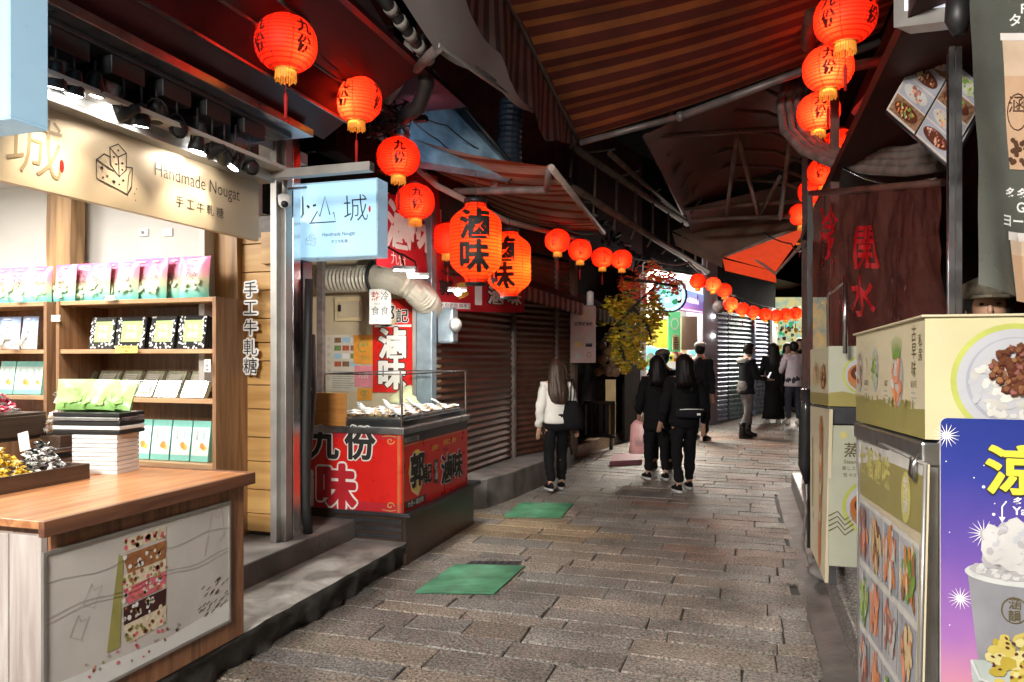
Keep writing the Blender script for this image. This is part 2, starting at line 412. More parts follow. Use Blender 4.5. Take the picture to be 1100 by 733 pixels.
D('shutter_brown',(.10,.048,.030),rough=.42,metal=.15,var=.3,scale=6)
D('shutter_blue',(.35,.42,.6),rough=.3,metal=.4,var=.15)
D('shutter_teal',(.28,.42,.46),rough=.3,metal=.4,var=.2)
D('pillar_grey',(.34,.34,.40),rough=.5,var=.08,scale=2)
D('valance_dark',(.07,.065,.07),rough=.7)
D('card_grey',(.25,.25,.26),rough=.7)
D('board_pink',(.42,.30,.28),rough=.5,var=.06)
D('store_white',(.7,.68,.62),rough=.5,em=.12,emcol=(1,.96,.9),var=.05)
D('poster_yellow',(.75,.42,.04),rough=.4,em=.15,emcol=(1,.62,.1))
D('poster_green',(.10,.45,.2),rough=.4,em=.3,emcol=(.15,.7,.3))
D('poster_cyan',(.15,.6,.65),rough=.4,em=.45,emcol=(.2,.9,.9))
D('led_blue',(.1,.12,.5),em=1.1,emcol=(.2,.22,.95),var=.3,scale=20)
D('led_dot',(1,.8,.9),em=1.6,emcol=(1,.8,.95))
D('beige_panel',(.5,.36,.27),rough=.6,var=.05)
D('woven',(.22,.13,.08),rough=.7,var=.4,scale=60,bump=.6)
D('bark',(.04,.03,.025),rough=.8)
D('leaf_yellow',(.80,.60,.05),rough=.45,var=.3,scale=20)
D('leaf_gold',(.66,.40,.035),rough=.45,var=.3,scale=20)
D('leaf_green',(.28,.3,.05),rough=.45,var=.3,scale=20)
D('leaf_red',(.6,.05,.02),rough=.45,em=.06,emcol=(1,.1,.03))
D('sign_disc',(.5,.75,.8),em=.7,emcol=(.45,.8,.9),var=.1)
D('sign_green',(.05,.4,.2),em=.4,emcol=(.05,.55,.25))
D('sign_white',(.9,.9,.9),em=1.2,emcol=(1,1,1))
D('cart_cream',(.60,.53,.37),rough=.32,var=.05,scale=3)
D('cart_green',(.30,.26,.085),rough=.35,var=.06)
D('cart_yellow',(.54,.50,.30),rough=.32,var=.06,scale=4)
D('calli',(.10,.08,.03),rough=.5)
D('calli_gold',(.50,.45,.14),rough=.5)
D('plate',(.42,.43,.46),rough=.3,var=.05)
D('plate_shade',(.32,.33,.38),rough=.3)
D('rice',(.58,.57,.53),rough=.4)
D('rice2',(.46,.45,.42),rough=.4)
D('rim_green',(.40,.43,.10),rough=.4)
D('meat1',(.12,.045,.022),rough=.3)
D('meat2',(.19,.08,.04),rough=.3)
D('meat3',(.10,.03,.018),rough=.3)
D('meat4',(.27,.13,.055),rough=.3)
D('meat5',(.26,.10,.09),rough=.3)
D('veg1',(.16,.30,.05),rough=.4)
D('veg2',(.35,.45,.12),rough=.4)
D('carrot',(.62,.22,.06),rough=.4)
D('shrimp',(.66,.27,.16),rough=.4)
D('noodle',(.62,.46,.25),rough=.4)
D('beef',(.33,.12,.10),rough=.4)
D('broth',(.42,.14,.04),rough=.3)
D('steam_wood',(.35,.16,.06),rough=.5)
D('cart_grey',(.42,.43,.34),rough=.35,var=.05)
D('yel_ink',(.66,.58,.06),rough=.3,var=.04)
D('cup_grey',(.22,.22,.24),rough=.35)
D('cup_pale',(.36,.40,.38),rough=.35)
D('ice_lt',(.50,.49,.48),rough=.4)
D('ice_md',(.36,.35,.36),rough=.4)
D('mango',(.50,.40,.10),rough=.35)
D('mango2',(.38,.29,.04),rough=.35)
D('mango3',(.55,.50,.22),rough=.35)
D('ring_clear',(.50,.51,.50),rough=.3)
D('banner_olive',(.10,.105,.09),rough=.28,var=.3,scale=2.5,bump=.6,bscale=5)
D('tea',(.55,.36,.23),rough=.35,var=.08)
D('tea2',(.62,.47,.34),rough=.35)
D('pearl',(.10,.05,.03),rough=.3)
D('cup_edge',(.72,.68,.64),rough=.3)
D('cur_red',(.34,.006,.01),rough=.3)
D('glow_panel',(.7,.72,.76),em=.35,emcol=(.8,.85,1),rough=.3)
D('arm_metal',(.13,.115,.11),rough=.45,metal=.3,var=.3)
D('awn_white',(.62,.54,.54),rough=.75,var=.1,scale=2)
D('tarp_grey',(.065,.038,.024),rough=.6,var=.3,scale=2)
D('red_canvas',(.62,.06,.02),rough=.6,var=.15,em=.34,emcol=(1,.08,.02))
D('roof_blue',(.20,.30,.38),rough=.5,var=.5,scale=5,bump=.4,bscale=8)
D('red_dim',(.10,.06,.06),rough=.6,var=.3,scale=3)
D('vent_blue',(.02,.03,.045),rough=.4)
D('cream_bar',(.4,.33,.28),rough=.5)
D('canvas_tan',(.20,.14,.10),rough=.7,var=.2,scale=3)
D('lan_rib',(.35,.01,.008),rough=.6)
D('lan_ink',(.10,.004,.004),rough=.6)
D('lan_cap',(.25,.02,.01),rough=.5)
D('fringe',(.85,.35,.05),rough=.6,em=.25,emcol=(1,.35,.04))
D('tassel',(.45,.01,.01),rough=.7)
D('skin',(.50,.29,.20),rough=.5,var=.08)
D('hair_black',(.005,.0045,.004),spec=.3,rough=.55,var=.4,scale=30)
D('hair_brown',(.045,.025,.015),rough=.55,var=.5,scale=25)
D('cloth_black',(.006,.006,.007),spec=.2,rough=.9,var=.3,scale=10)
D('cloth_dark',(.013,.014,.018),spec=.2,rough=.9,var=.3,scale=10)
D('denim_dark',(.03,.035,.055),rough=.8)
D('cloth_white',(.72,.70,.66),rough=.8,var=.06)
D('cloth_lilac',(.60,.54,.60),rough=.8,var=.06)
D('cloth_grey',(.16,.15,.15),rough=.8,var=.35,scale=18)
D('sole_white',(.7,.7,.68),rough=.5)
D('bag_pink',(.72,.36,.36),rough=.35,var=.1)
D('boot_black',(.015,.015,.016),rough=.3)
D('cap_white',(.30,.28,.26),rough=.7)
D('cap_camo',(.10,.085,.06),rough=.8,var=.5,scale=25)
# ================= SETTING: ground =================
def stone(name):
    m,nt,b=nodes(name); L=nt.links.new
    tc=N(nt,'ShaderNodeTexCoord'); at=N(nt,'ShaderNodeAttribute'); at.attribute_name='tint'
    n1=N(nt,'ShaderNodeTexNoise'); n1.inputs['Scale'].default_value=58; n1.inputs['Detail'].default_value=6; n1.inputs['Roughness'].default_value=.75; L(tc.outputs['Object'],n1.inputs[0])
    cr=N(nt,'ShaderNodeValToRGB'); e=cr.color_ramp.elements; e[0].position=.40; e[0].color=(.055,.05,.045,1); e[1].position=.60; e[1].color=(.46,.43,.39,1)
    L(n1.outputs[0],cr.inputs[0])
    n2=N(nt,'ShaderNodeTexNoise'); n2.inputs['Scale'].default_value=1.7; n2.inputs['Detail'].default_value=8; n2.inputs['Roughness'].default_value=.65; L(tc.outputs['Object'],n2.inputs[0])
    mr=N(nt,'ShaderNodeMapRange'); L(n2.outputs[0],mr.inputs[0]); mr.inputs[1].default_value=.3; mr.inputs[2].default_value=.7; mr.inputs[3].default_value=.42; mr.inputs[4].default_value=1.12
    s=N(nt,'ShaderNodeVectorMath',operation='SCALE'); L(cr.outputs[0],s.inputs[0]); L(mr.outputs[0],s.inputs['Scale'])
    mm=N(nt,'ShaderNodeVectorMath',operation='MULTIPLY'); L(s.outputs[0],mm.inputs[0]); L(at.outputs['Color'],mm.inputs[1]); L(mm.outputs[0],b.inputs['Base Color'])
    rr=N(nt,'ShaderNodeMapRange'); L(n2.outputs[0],rr.inputs[0]); rr.inputs[1].default_value=.3; rr.inputs[2].default_value=.7; rr.inputs[3].default_value=.62; rr.inputs[4].default_value=.36; L(rr.outputs[0],b.inputs['Roughness'])
    n3=N(nt,'ShaderNodeTexNoise'); n3.inputs['Scale'].default_value=60; n3.inputs['Detail'].default_value=5; L(tc.outputs['Object'],n3.inputs[0])
    bp=N(nt,'ShaderNodeBump'); bp.inputs['Strength'].default_value=.9; bp.inputs['Distance'].default_value=.014; L(n3.outputs[0],bp.inputs['Height']); L(bp.outputs[0],b.inputs['Normal'])
    return m
DEFS['stone']=stone
def granite(name):
    m,nt,b=nodes(name); L=nt.links.new
    tc=N(nt,'ShaderNodeTexCoord'); v=N(nt,'ShaderNodeTexVoronoi'); v.inputs['Scale'].default_value=110; L(tc.outputs['Object'],v.inputs['Vector'])
    cr=N(nt,'ShaderNodeValToRGB'); cr.color_ramp.interpolation='CONSTANT'; e=cr.color_ramp.elements; e[0].color=(.04,.037,.035,1); e[1].position=.45; e[1].color=(.17,.155,.14,1); q=e.new(.75); q.color=(.33,.3,.28,1)
    sp=N(nt,'ShaderNodeSeparateColor'); L(v.outputs['Color'],sp.inputs[0]); L(sp.outputs[0],cr.inputs[0]); L(cr.outputs[0],b.inputs['Base Color']); b.inputs['Roughness'].default_value=.4
    return m
DEFS['granite']=granite
def make_paving():
    rnd=random.Random(11)
    V=[];Fc=[];C=[]
    y=-2.5
    lamp_pool=(G(575,566))
    while y<27:
        h=rnd.uniform(.205,.265) if rnd.random()<.9 else rnd.uniform(.16,.19)
        x=-2.75+rnd.uniform(-.5,0)
        x_end=.38 if y<9 else 3.0
        if y>5: x_end+=.06*math.sin(y*1.3)
        while x<x_end:
            w=rnd.choice((.38,.5,.56,.62,.68,.8))*rnd.uniform(.92,1.08)
            x1=min(x+w,x_end)
            if x1-x<.12: x=x1; continue
            g=.0045; b=.006; z=rnd.uniform(-.002,.002); tl=rnd.uniform(-.002,.002); tw=rnd.uniform(-.002,.002)
            X=(x+g,x1-g); Y=(y+g,y+h-g)
            outer=[(X[0],Y[0]),(X[1],Y[0]),(X[1],Y[1]),(X[0],Y[1])]
            j=[(rnd.uniform(-.006,.006),rnd.uniform(-.006,.006)) for _ in range(4)]
            outer=[(a+c,b2+d) for (a,b2),(c,d) in zip(outer,j)]
            cx=(X[0]+X[1])/2; cy=(Y[0]+Y[1])/2
            inner=[(a+(b if a<cx else -b),q+(b if q<cy else -b)) for a,q in outer]
            o=len(V)
            for a,q in outer: V.append((a,q,gz(a,q)-.012))
            for k,(a,q) in enumerate(outer): V.append((a,q,gz(a,q)-.004+z))
            for k,(a,q) in enumerate(inner): V.append((a,q,gz(a,q)+z+(tl if k in(0,3) else -tl)+(tw if k<2 else -tw)))
            fs=[(o+8,o+9,o+10,o+11)]+[(o+4+k,o+4+(k+1)%4,o+8+(k+1)%4,o+8+k) for k in range(4)]+[(o+k,o+(k+1)%4,o+4+(k+1)%4,o+4+k) for k in range(4)]
            v=rnd.uniform(.72,1.12); wv=rnd.uniform(-.05,.07)
            col=(v*(1+wv),v,v*(1-wv*1.2))
            if rnd.random()<.07: col=(v*.86,v*.92,v*.96)
            if abs(cx-lamp_pool.x)<.62 and abs(cy-lamp_pool.y)<.4: col=(v*1.15,v*.97,v*.70)  # pool of yellow lamp light painted into the paver tint
            elif cy>6 and cx>-.9 and rnd.random()<.35: col=(v*.98,v*.72,v*.62)
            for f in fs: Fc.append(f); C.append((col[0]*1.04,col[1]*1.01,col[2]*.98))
            x=x1
        y+=h
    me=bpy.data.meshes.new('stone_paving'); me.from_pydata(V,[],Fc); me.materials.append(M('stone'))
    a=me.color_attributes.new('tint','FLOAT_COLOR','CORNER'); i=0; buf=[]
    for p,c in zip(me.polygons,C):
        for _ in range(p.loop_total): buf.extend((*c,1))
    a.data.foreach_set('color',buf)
    o=bpy.data.objects.new('stone_paving',me); COL.objects.link(o); o['kind']='structure'
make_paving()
mb=MB(); n=60     # one bed of mortar and earth reaching the horizon
xs=[-150,-60,-20,-8,-4,-2.7,-1,.4,1,3,6,12,30,80,150]; ys=[-150,-60,-20,-6]+[-3+i for i in range(32)]+[34,50,90,150]
vs=[(x,y,min(1.2,gz(x,y))-.0125) for y in ys for x in xs]; nx=len(xs)
mb.add(vs,[(j*nx+i,j*nx+i+1,(j+1)*nx+i+1,(j+1)*nx+i) for j in range(len(ys)-1) for i in range(nx-1)],'dark_concrete')
struct(mb,'ground')
# concrete apron + granite kerb on the right
def ridge(mb,x0,x1,y0,y1,zf,mat,ny=60,nx=6,amp=.01,fall=None):
    vs=[]
    for j in range(ny+1):
        y=y0+(y1-y0)*j/ny
        for i in range(nx+1):
            x=x0+(x1-x0)*i/nx
            jx=(.03*noise.noise(Vector((x*3,y*2.1,3))) if i==0 else 0)
            vs.append((x+jx,y,gz(x,y)+zf(i/nx)+amp*noise.noise(Vector((x*9,y*9,0)))))
    mb.add(vs,[(j*(nx+1)+i,j*(nx+1)+i+1,(j+1)*(nx+1)+i+1,(j+1)*(nx+1)+i) for j in range(ny) for i in range(nx)],mat,True)
mb=MB(); ridge(mb,.36,.56,-2.5,9.5,lambda a:-.004+.05*a**1.5,'apron',ny=160,amp=.012); struct(mb,'gutter')
mb=MB()
for y0,y1 in ((-2.5,-.9),(-.89,.8),(.81,2.4),(2.41,3.9),(3.91,5.6),(5.61,7.4),(7.41,9.4)): mb.box((.525,y0,-.05),(2.4,y1,.215),'granite')
struct(mb,'kerb',bevel=.012)
# left platforms (raised pavement) : rough front edge
mb=MB()
def platform(mb,x0,x1,y0,y1,z,top,face,rough=.03,n=90,under=0):
    A=[];B=[];Cc=[]
    for j in range(n+1):
        y=y0+(y1-y0)*j/n
        w=rough*(noise.noise(Vector((1.3,y*2.3,z)))+.5*noise.noise(Vector((4,y*9,z))))
        zz=z+gz(x1,y)
        A.append((x0,y,zz)); B.append((x1+w*.35,y,zz+.006*noise.noise(Vector((y*6,0,1)))))
        Cc.append([(x1+w*.35+.006,y,zz-.015)]+[(x1-under*q+rough*1.6*noise.noise(Vector((q*3,y*7,z*9))),y,zz-(z+.02)*q) for q in (.25,.5,.75,1)])
    nn=n+1
    mb.add(A+B,[(j,nn+j,nn+j+1,j+1) for j in range(n)],top)
    ring=[[b]+c for b,c in zip(B,Cc)]
    vs=[v for r in ring for v in r]; k=6
    mb.add(vs,[(j*k+i,j*k+i+1,(j+1)*k+i+1,(j+1)*k+i) for j in range(n) for i in range(k-1)],face,True)
    for e in (0,n):
        r=[A[e]]+ring[e]+[(x0,A[e][1],-.03)]
        mb.poly(r,face)
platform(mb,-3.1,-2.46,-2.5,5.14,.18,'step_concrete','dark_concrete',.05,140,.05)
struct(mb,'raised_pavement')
mb=MB(); mb.box((-6.6,-2.5,.0),(-2.905,7.2,.33),'concrete'); struct(mb,'shop_step',bevel=.012)
# step in front of the shutters, curving with the facade
def strip(ptsA,ptsB,z0,z1,mat):   # A = street side, B = wall side (lists of (x,y))
    m=MB(); k=len(ptsA)
    vs=[(x,y,z0+gz(x,y)) for x,y in ptsA]+[(x,y,z1) for x,y in ptsA]+[(x,y,z1) for x,y in ptsB]+[(x,y,z0) for x,y in ptsB]
    fs=[]
    for i in range(k-1):
        for a in range(3): fs.append((a*k+i,a*k+i+1,(a+1)*k+i+1,(a+1)*k+i))
    fs+= [(0,k,2*k,3*k),(k-1,4*k-1,3*k-1,2*k-1)]
    m.add(vs,fs,mat); return m
stA=[G(523,546),G(552,536),G(585,521),G(606,508)]
stB=[P(455,450,7.4),P(510,450,8.5),P(560,450,9.7),P(618,450,10.9)]
m=strip([(p.x,p.y) for p in stA],[(p.x,p.y) for p in stB],-.05,.31,'concrete'); struct(m,'shutter_step',bevel=.015)
# grey rubble lump at the pipe foot
def lump(px,py,z,r,label,sz=.6):
    p=Zp(px,py,z); m=MB(); m.ball((0,0,r*.25),r,'concrete',18,sz,1,1.2,jit=.5); o=m.build('mortar_lump',local=True); o.location=p; tag(o,label,'mortar lump')
lump(345,585,.18,.12,'rough grey mortar lump where the black hose meets the step',1.0)
lump(884,618,.06,.09,'lumpy mortar at the foot of the farther food cart')
# green rubber mats
def gmat(pxs,label,ribs=22):
    q=[G(*a) for a in pxs]; c=sum(q,Vector((0,0,0)))/4
    t=thing('drain_mat',label,'rubber mat',c,group='green mats over the drains')
    m=MB(); up=Vector((0,0,.012)); m.slab([p+up for p in q],.010,'mat_green'); m.build('mat_sheet',t)
    m=MB()
    for i in range(ribs):
        a=(i+.5)/ribs; a0=q[0].lerp(q[3],a)+up; b0=q[1].lerp(q[2],a)+up
        m.tube([a0,b0],.004,'mat_green',5)
    m.build('ribs',t)
gmat([(446,637.5),(531,639),(564,609.5),(489,607.5)],'nearer green ribbed rubber mat over the slotted drain')
gmat([(541,556),(603,557),(616,542),(559,541)],'smaller farther green mat lying near the red food booth')
q=[G(500,607),(G(558,608)),G(561,603.5),G(505,603)]
t=thing('drain_grate','slotted dark iron drain grate showing behind the nearer green mat','drain grate',q[0])
m=MB(); m.slab([p+Vector((0,0,.005)) for p in q],.004,'dark_steel'); m.build('grate_plate',t)
m=MB()
for i in range(7):
    a=(i+.3)/7; b=(i+.7)/7
    m.slab([q[0].lerp(q[1],a)*.8+q[3].lerp(q[2],a)*.2+Vector((0,0,.008)),q[0].lerp(q[1],b)*.8+q[3].lerp(q[2],b)*.2+Vector((0,0,.008)),q[0].lerp(q[1],b)*.2+q[3].lerp(q[2],b)*.8+Vector((0,0,.008)),q[0].lerp(q[1],a)*.2+q[3].lerp(q[2],a)*.8+Vector((0,0,.008))],.002,'black')
m.build('slots',t)
p0,p1,p2,p3=G(655,501),G(690,499),G(687,492),G(658,493)
m=MB(); m.slab([a+Vector((0,0,.07)) for a in (p0,p1,p2,p3)],.07,'pink_rubber'); o=m.build('plastic_ramp',bevel=.01); tag(o,'dull pink plastic kerb ramp on the paving near the doorway','kerb ramp')
# far end of the street closes with hills / night

# ================= LEFT: the nougat shop =================
rnd=random.Random(21)
def light(kind,name,loc,energy,col=(1,1,1),size=.1,parent=None,rot=None,target=None,spot=60,blend=.5,size_y=None):
    l=bpy.data.lights.new(name,kind); l.energy=energy; l.color=col
    if kind=='AREA':
        l.size=size
        if size_y: l.shape='RECTANGLE'; l.size_y=size_y
    else: l.shadow_soft_size=size
    if kind=='SPOT': l.spot_size=math.radians(spot); l.spot_blend=blend
    o=bpy.data.objects.new(name,l); COL.objects.link(o); loc=Vector(loc)
    if target is not None: o.rotation_euler=(Vector(target)-loc).to_track_quat('-Z','Y').to_euler()
    elif rot: o.rotation_euler=rot
    o.location=loc-(world_loc(parent) if parent else Vector((0,0,0)))
    if parent: o.parent=parent
    return o
WARM=(1,.86,.66); COOL=(.86,.93,1)


shop=thing('nougat_shop','pale lit sweet shop with wood posts and a tan sign fascia at the left','shop',(-3.4,3,0))
m=MB(); m.box((-6.6,4.62,.33),(-3.45,4.72,3.0),'plaster'); m.box((-6.7,.2,.33),(-6.6,4.72,3.0),'plaster'); m.box((-6.6,.1,.33),(-3.2,.2,3.0),'plaster'); m.build('wall',shop)
m=MB(); m.box((-6.7,.1,3.0),(-3.06,4.72,3.08),'plaster'); m.build('ceiling',shop)
m=MB(); m.box((-7.2,.0,3.4),(-3.06,4.75,7),'night_wall'); m.build('upper_wall',shop)
# ceiling light panels
for (x,y) in ((-4.3,3.2),(-4.6,1.6),(-5.6,3.2)):
    m=MB(); m.box((x-.3,y-.3,2.965),(x+.3,y+.3,2.998),'lamp_white'); m.build('light_panel',shop)
    light('AREA','panel_light',(x,y,2.95),30,(1,.96,.9),.55,shop,rot=(0,0,0))
# plank wall with the vertical sign
PW=4.45
def spx(px,s): return S(px,383,s).x
xa,xb=spx(256,PW),spx(297,PW)
m=MB(); z=.36; 
while z<2.42:
    h=rnd.choice((.13,.17,.2)); m.box((xa,PW,z),(xb,PW+.03,min(z+h-.006,2.44)),'wood_plank'); z+=h
m.box((xa-.01,PW+.03,.33),(xb+.01,PW+.16,2.6),'wood_dark'); m.build('plank_wall',shop,bevel=.003)
m=MB(); m.box((spx(285,PW)-.01,PW-.035,2.25),(xb,PW-.001,2.47),'wood_plank'); m.build('wood_block',shop)
# round-grained posts
def postw(px0,px1,s,z1,name='post'):
    a,b=spx(px0,s),spx(px1,s); m=MB(); n=14
    k=[(a,s),(b,s),(b,s+.12),(a,s+.12)]; vs=[]
    for j in range(n+1):
        z=.33+(z1-.33)*j/n
        for i,(x,y) in enumerate(k): vs.append((x+.015*noise.noise(Vector((z*2.2,i*5.1,s))),y,z))
    m.add(vs,[(j*4+i,j*4+(i+1)%4,(j+1)*4+(i+1)%4,(j+1)*4+i) for j in range(n) for i in range(4)],'wood_trunk')
    m.build(name,shop)
postw(230,255,4.4,2.9); postw(50,76,4.42,2.98)
m=MB(); m.box((spx(222,4.38),4.3,1.35),(spx(228,4.38),4.45,2.98),'plaster'); m.build('white_post',shop)
# door frame of silver channels
m=MB()
for (px0,px1,t,mat) in ((297,303,-3.04,'alu'),(307,314,-3.0,'alu'),(315,323,-3.0,'chrome'),(303,307,-3.05,'dark_steel')):
    a=T(px0,577,t); b=T(px1,577,t); m.box((t-.05,a.y,.33),(t,b.y,3.3),mat)
m.build('door_frame',shop,bevel=.003)
# tan sign fascia
fa=T(278,262,-3.0); y0,y1=.4,fa.y
sg=MB(); sg.box((-3.04,y0,2.345),(-3.0,y1,2.72),'copper_panel')
fr=Fr((-3.0,y1,2.345),(0,1,0),(0,0,1))
def fy(px): return T(px,200,-3.0).y-y1     # x along the panel for a pixel column
text(sg,fr,'Handmade Nougat',(fy(166)+fy(257))/2,.245,.1,'panel_ink',bold=-.006,w=fy(257)-fy(166))
for i,ch in enumerate('手工牛軋糖'): text(sg,fr,ch,fy(187)+(fy(241)-fy(187))*(i+.5)/5,.115,.062,'panel_ink',bold=-.004)
def cheese(sg,fr,x,y,k,mat,l=2,w=.007):
    def st(p,c=False): stroke(sg,fr,[(x+a*k,y+b*k) for a,b in p]+([(x+p[0][0]*k,y+p[0][1]*k)] if c else []),w*k/.16,mat,l)
    st([(-.9,.15),(-.9,-.55),(.55,-.85),(.6,-.1)]); st([(-.9,.15),(-.1,-.1)]); st([(-.9,.15),(-.55,.45),(-.25,.4)]); st([(.6,-.1),(.8,.25),(.75,-.5),(.55,-.85)]); st([(.45,.2),(.8,.25)])
    st([(-.25,.1),(-.3,.75),(.1,1.0),(.5,.75),(.5,.1),(.15,-.25),(-.25,.1)]); st([(-.3,.75),(.1,.5),(.5,.75)]); st([(.1,.5),(.15,-.25)])
    for a,b,r in ((-.65,-.1,.07),(-.4,-.35,.05),(-.1,-.5,.08),(.15,-.55,.05),(.35,-.35,.06),(-.6,-.45,.05),(0,.2,.05),(-.1,.45,.05),(.3,.3,.06),(.3,.05,.05),(.1,.75,.05),(.9,-.75,.03),(1.0,-.55,.03),(.95,-1.0,.03)):
        ell(sg,fr,x+a*k,y+b*k,r*k,r*k*.8,mat,l,8)
cheese(sg,fr,(fy(98)+fy(152))/2-.01,.19,.13,'panel_ink')
# the big engraved shop name, hand-brushed strokes
nx=fy(0)
def brush(pts,w,mat='engrave'): stroke(sg,fr,[(nx+a,b) for a,b in pts],w,mat,2)
x0=fy(36)-nx
vt=fy(22)-nx
text(sg,fr,'城',fy(38),.19,.27,'engrave',bold=-.008,shear=.05)
text(sg,fr,'山',nx-.30,.17,.2,'engrave',bold=-.015); text(sg,fr,'小',nx-.62,.19,.24,'engrave',bold=-.012)
ell(sg,fr,fy(66),.13,.012,.03,'red_print',2)
sg.build('sign_fascia',shop)
# lit silver cove above the sign
m=MB(); m.box((-3.03,y0,2.72),(-2.90,y1+.03,2.745),'alu'); m.box((-2.93,y0,2.745),(-2.905,y1+.05,2.79),'alu')
m.box((-3.06,y0,2.79),(-2.80,y1+.1,2.815),'plaster'); m.build('cove_trim',shop,bevel=.003)
m=MB(); m.box((-3.06,y0,2.815),(-3.0,y1,3.05),'chrome'); m.build('reflector_strip',shop)
m=MB()
for y in [y0+.1+.32*i for i in range(int((y1-y0-.2)/.32)+1)]: m.box((-2.93,y,2.93),(-2.83,y+.2,3.02),'black')
m.box((-2.95,y0,3.02),(-2.82,y1+.1,3.05),'dark_steel'); m.build('track_rail',shop,bevel=.004)
m=MB(); m.box((-3.06,y0,3.05),(-2.72,y1+.2,3.10),'steel'); m.build('silver_fascia',shop,bevel=.004)
m=MB(); m.box((-3.06,y1,2.745),(-2.2,y1+.06,2.80),'alu'); m.build('end_rail',shop)
# wall switch plates
for px in (154,180):
    p=S(px,250,4.61); m=MB(); m.box((p.x-.045,4.605,p.z-.03),(p.x+.045,4.62,p.z+.03),'card_white'); ob=m.build('socket_plate',shop,bevel=.003)
    if px==154:
        q=MB(); q.lathe([(.012,0),(.012,.006)],(p.x,4.605,p.z),'steel',10,axis=(0,-1,0)); q.build('socket_hole',ob)
# track spot lights
def spotfix(px,py,tilt,lit,idx):
    p=T(px,py,-2.84); 
    words=['first','second','third','fourth','fifth','sixth','seventh','eighth','ninth','tenth','eleventh','last']
    t=thing('track_light','small black track spotlight above the tan sign, %s from the left of the row'%words[idx],'spotlight',(p.x,p.y,p.z),group='track spotlights over the nougat sign')
    d=Vector(tilt).normalized(); m=MB()
    m.lathe([(.012,-.075),(.02,-.07),(.025,-.05),(.03,-.03),(.043,0),(.046,.035),(.043,.037),(.041,.031),(.0001,.030)],(0,0,0),'black',16,axis=d); m.build('lamp_head',t,local=True)
    m=MB(); m.lathe([(.0001,.0315),(.0405,.0315),(.03,.038),(.0001,.040)],(0,0,0),'lamp_hot' if lit else 'dark_steel',16,axis=d); m.build('bulb_lens',t,local=True)
    m=MB(); s=d.cross(Vector((0,0,1))).normalized() if abs(d.z)<.95 else Vector((0,1,0))
    arc=[s*.052*math.cos(a)+Vector((0,0,1))*(.075*math.sin(a)) for a in [math.pi*i/10 for i in range(11)]]
    m.tube(arc,.004,'black',5); m.tube([(0,0,.075),(0,0,max(.1,2.95-p.z))],.006,'black',6); m.build('yoke',t,local=True)
    if lit: light('SPOT','bulb',p+d*.06,9,(1,.92,.78),.03,t,target=p+d*2+Vector((0,0,0)),spot=75,blend=.8)
sp=[(60,85,(-.25,.1,-1),1),(80,94,(-.2,0,-1),1),(102,95,(-.2,0,-1),1),(133,120,(-.8,-.5,-.3),1),(152,128,(-.2,.1,-1),1),(168,122,(-.6,.6,-.3),0),(190,138,(.9,-.3,-.4),0),(212,155,(-.2,0,-1),1),(228,162,(-.8,-.5,-.3),1),(241,168,(-.5,.7,-.2),0),(253,175,(-.3,-.4,-.8),1),(268,180,(.9,-.3,-.2),0)]
for i,(a,b,c,l) in enumerate(sp): spotfix(a,b,c,l,i)
# ---- display shelves
def shelfunit(px0,px1,label):
    s0=4.12; a,b=spx(px0,s0),spx(px1,s0)
    t=thing('display_shelf',label,'shelf unit',((a+b)/2,s0,.33),group='wooden display shelves in the nougat shop')
    zs=[2.0,1.65,1.31,.87]
    for x in (a,b-.03):
        m=MB(); m.box((x,s0,.33),(x+.03,4.58,2.0),'wood_shelf'); m.build('side_panel',t,bevel=.002)
    for z in zs:
        m=MB(); m.box((a+.03,s0+.01,z-.03),(b-.03,4.55,z),'wood_shelf_edge'); m.build('shelf',t,bevel=.002)
    m=MB(); m.box((a+.03,4.55,.33),(b-.03,4.57,2.0),'wood_shelf'); m.build('back_panel',t)
    m=MB(); m.box((a,s0-.01,.33),(b,s0+.03,.80),'wood_dark'); m.build('plinth',t)
    return a,b,s0
a1,b1,s0=shelfunit(60,232,'wooden shelf unit with four tiers beside the plank wall')
a0,b0,_=shelfunit(-60,50,'wooden shelf unit cut by the left edge of the photo')
DEFS['bagmat']=grad('Z',[(0,(.12,.62,.60)),(.05,(.35,.68,.52)),(.12,(.62,.58,.36)),(.165,(.80,.36,.40)),(.28,(.74,.17,.40))],rough=.25,noisy=.06)
DEFS['bluebag']=grad('Z',[(0,(.62,.6,.62)),(.12,(.6,.62,.72)),(.2,(.35,.45,.7))],rough=.25)

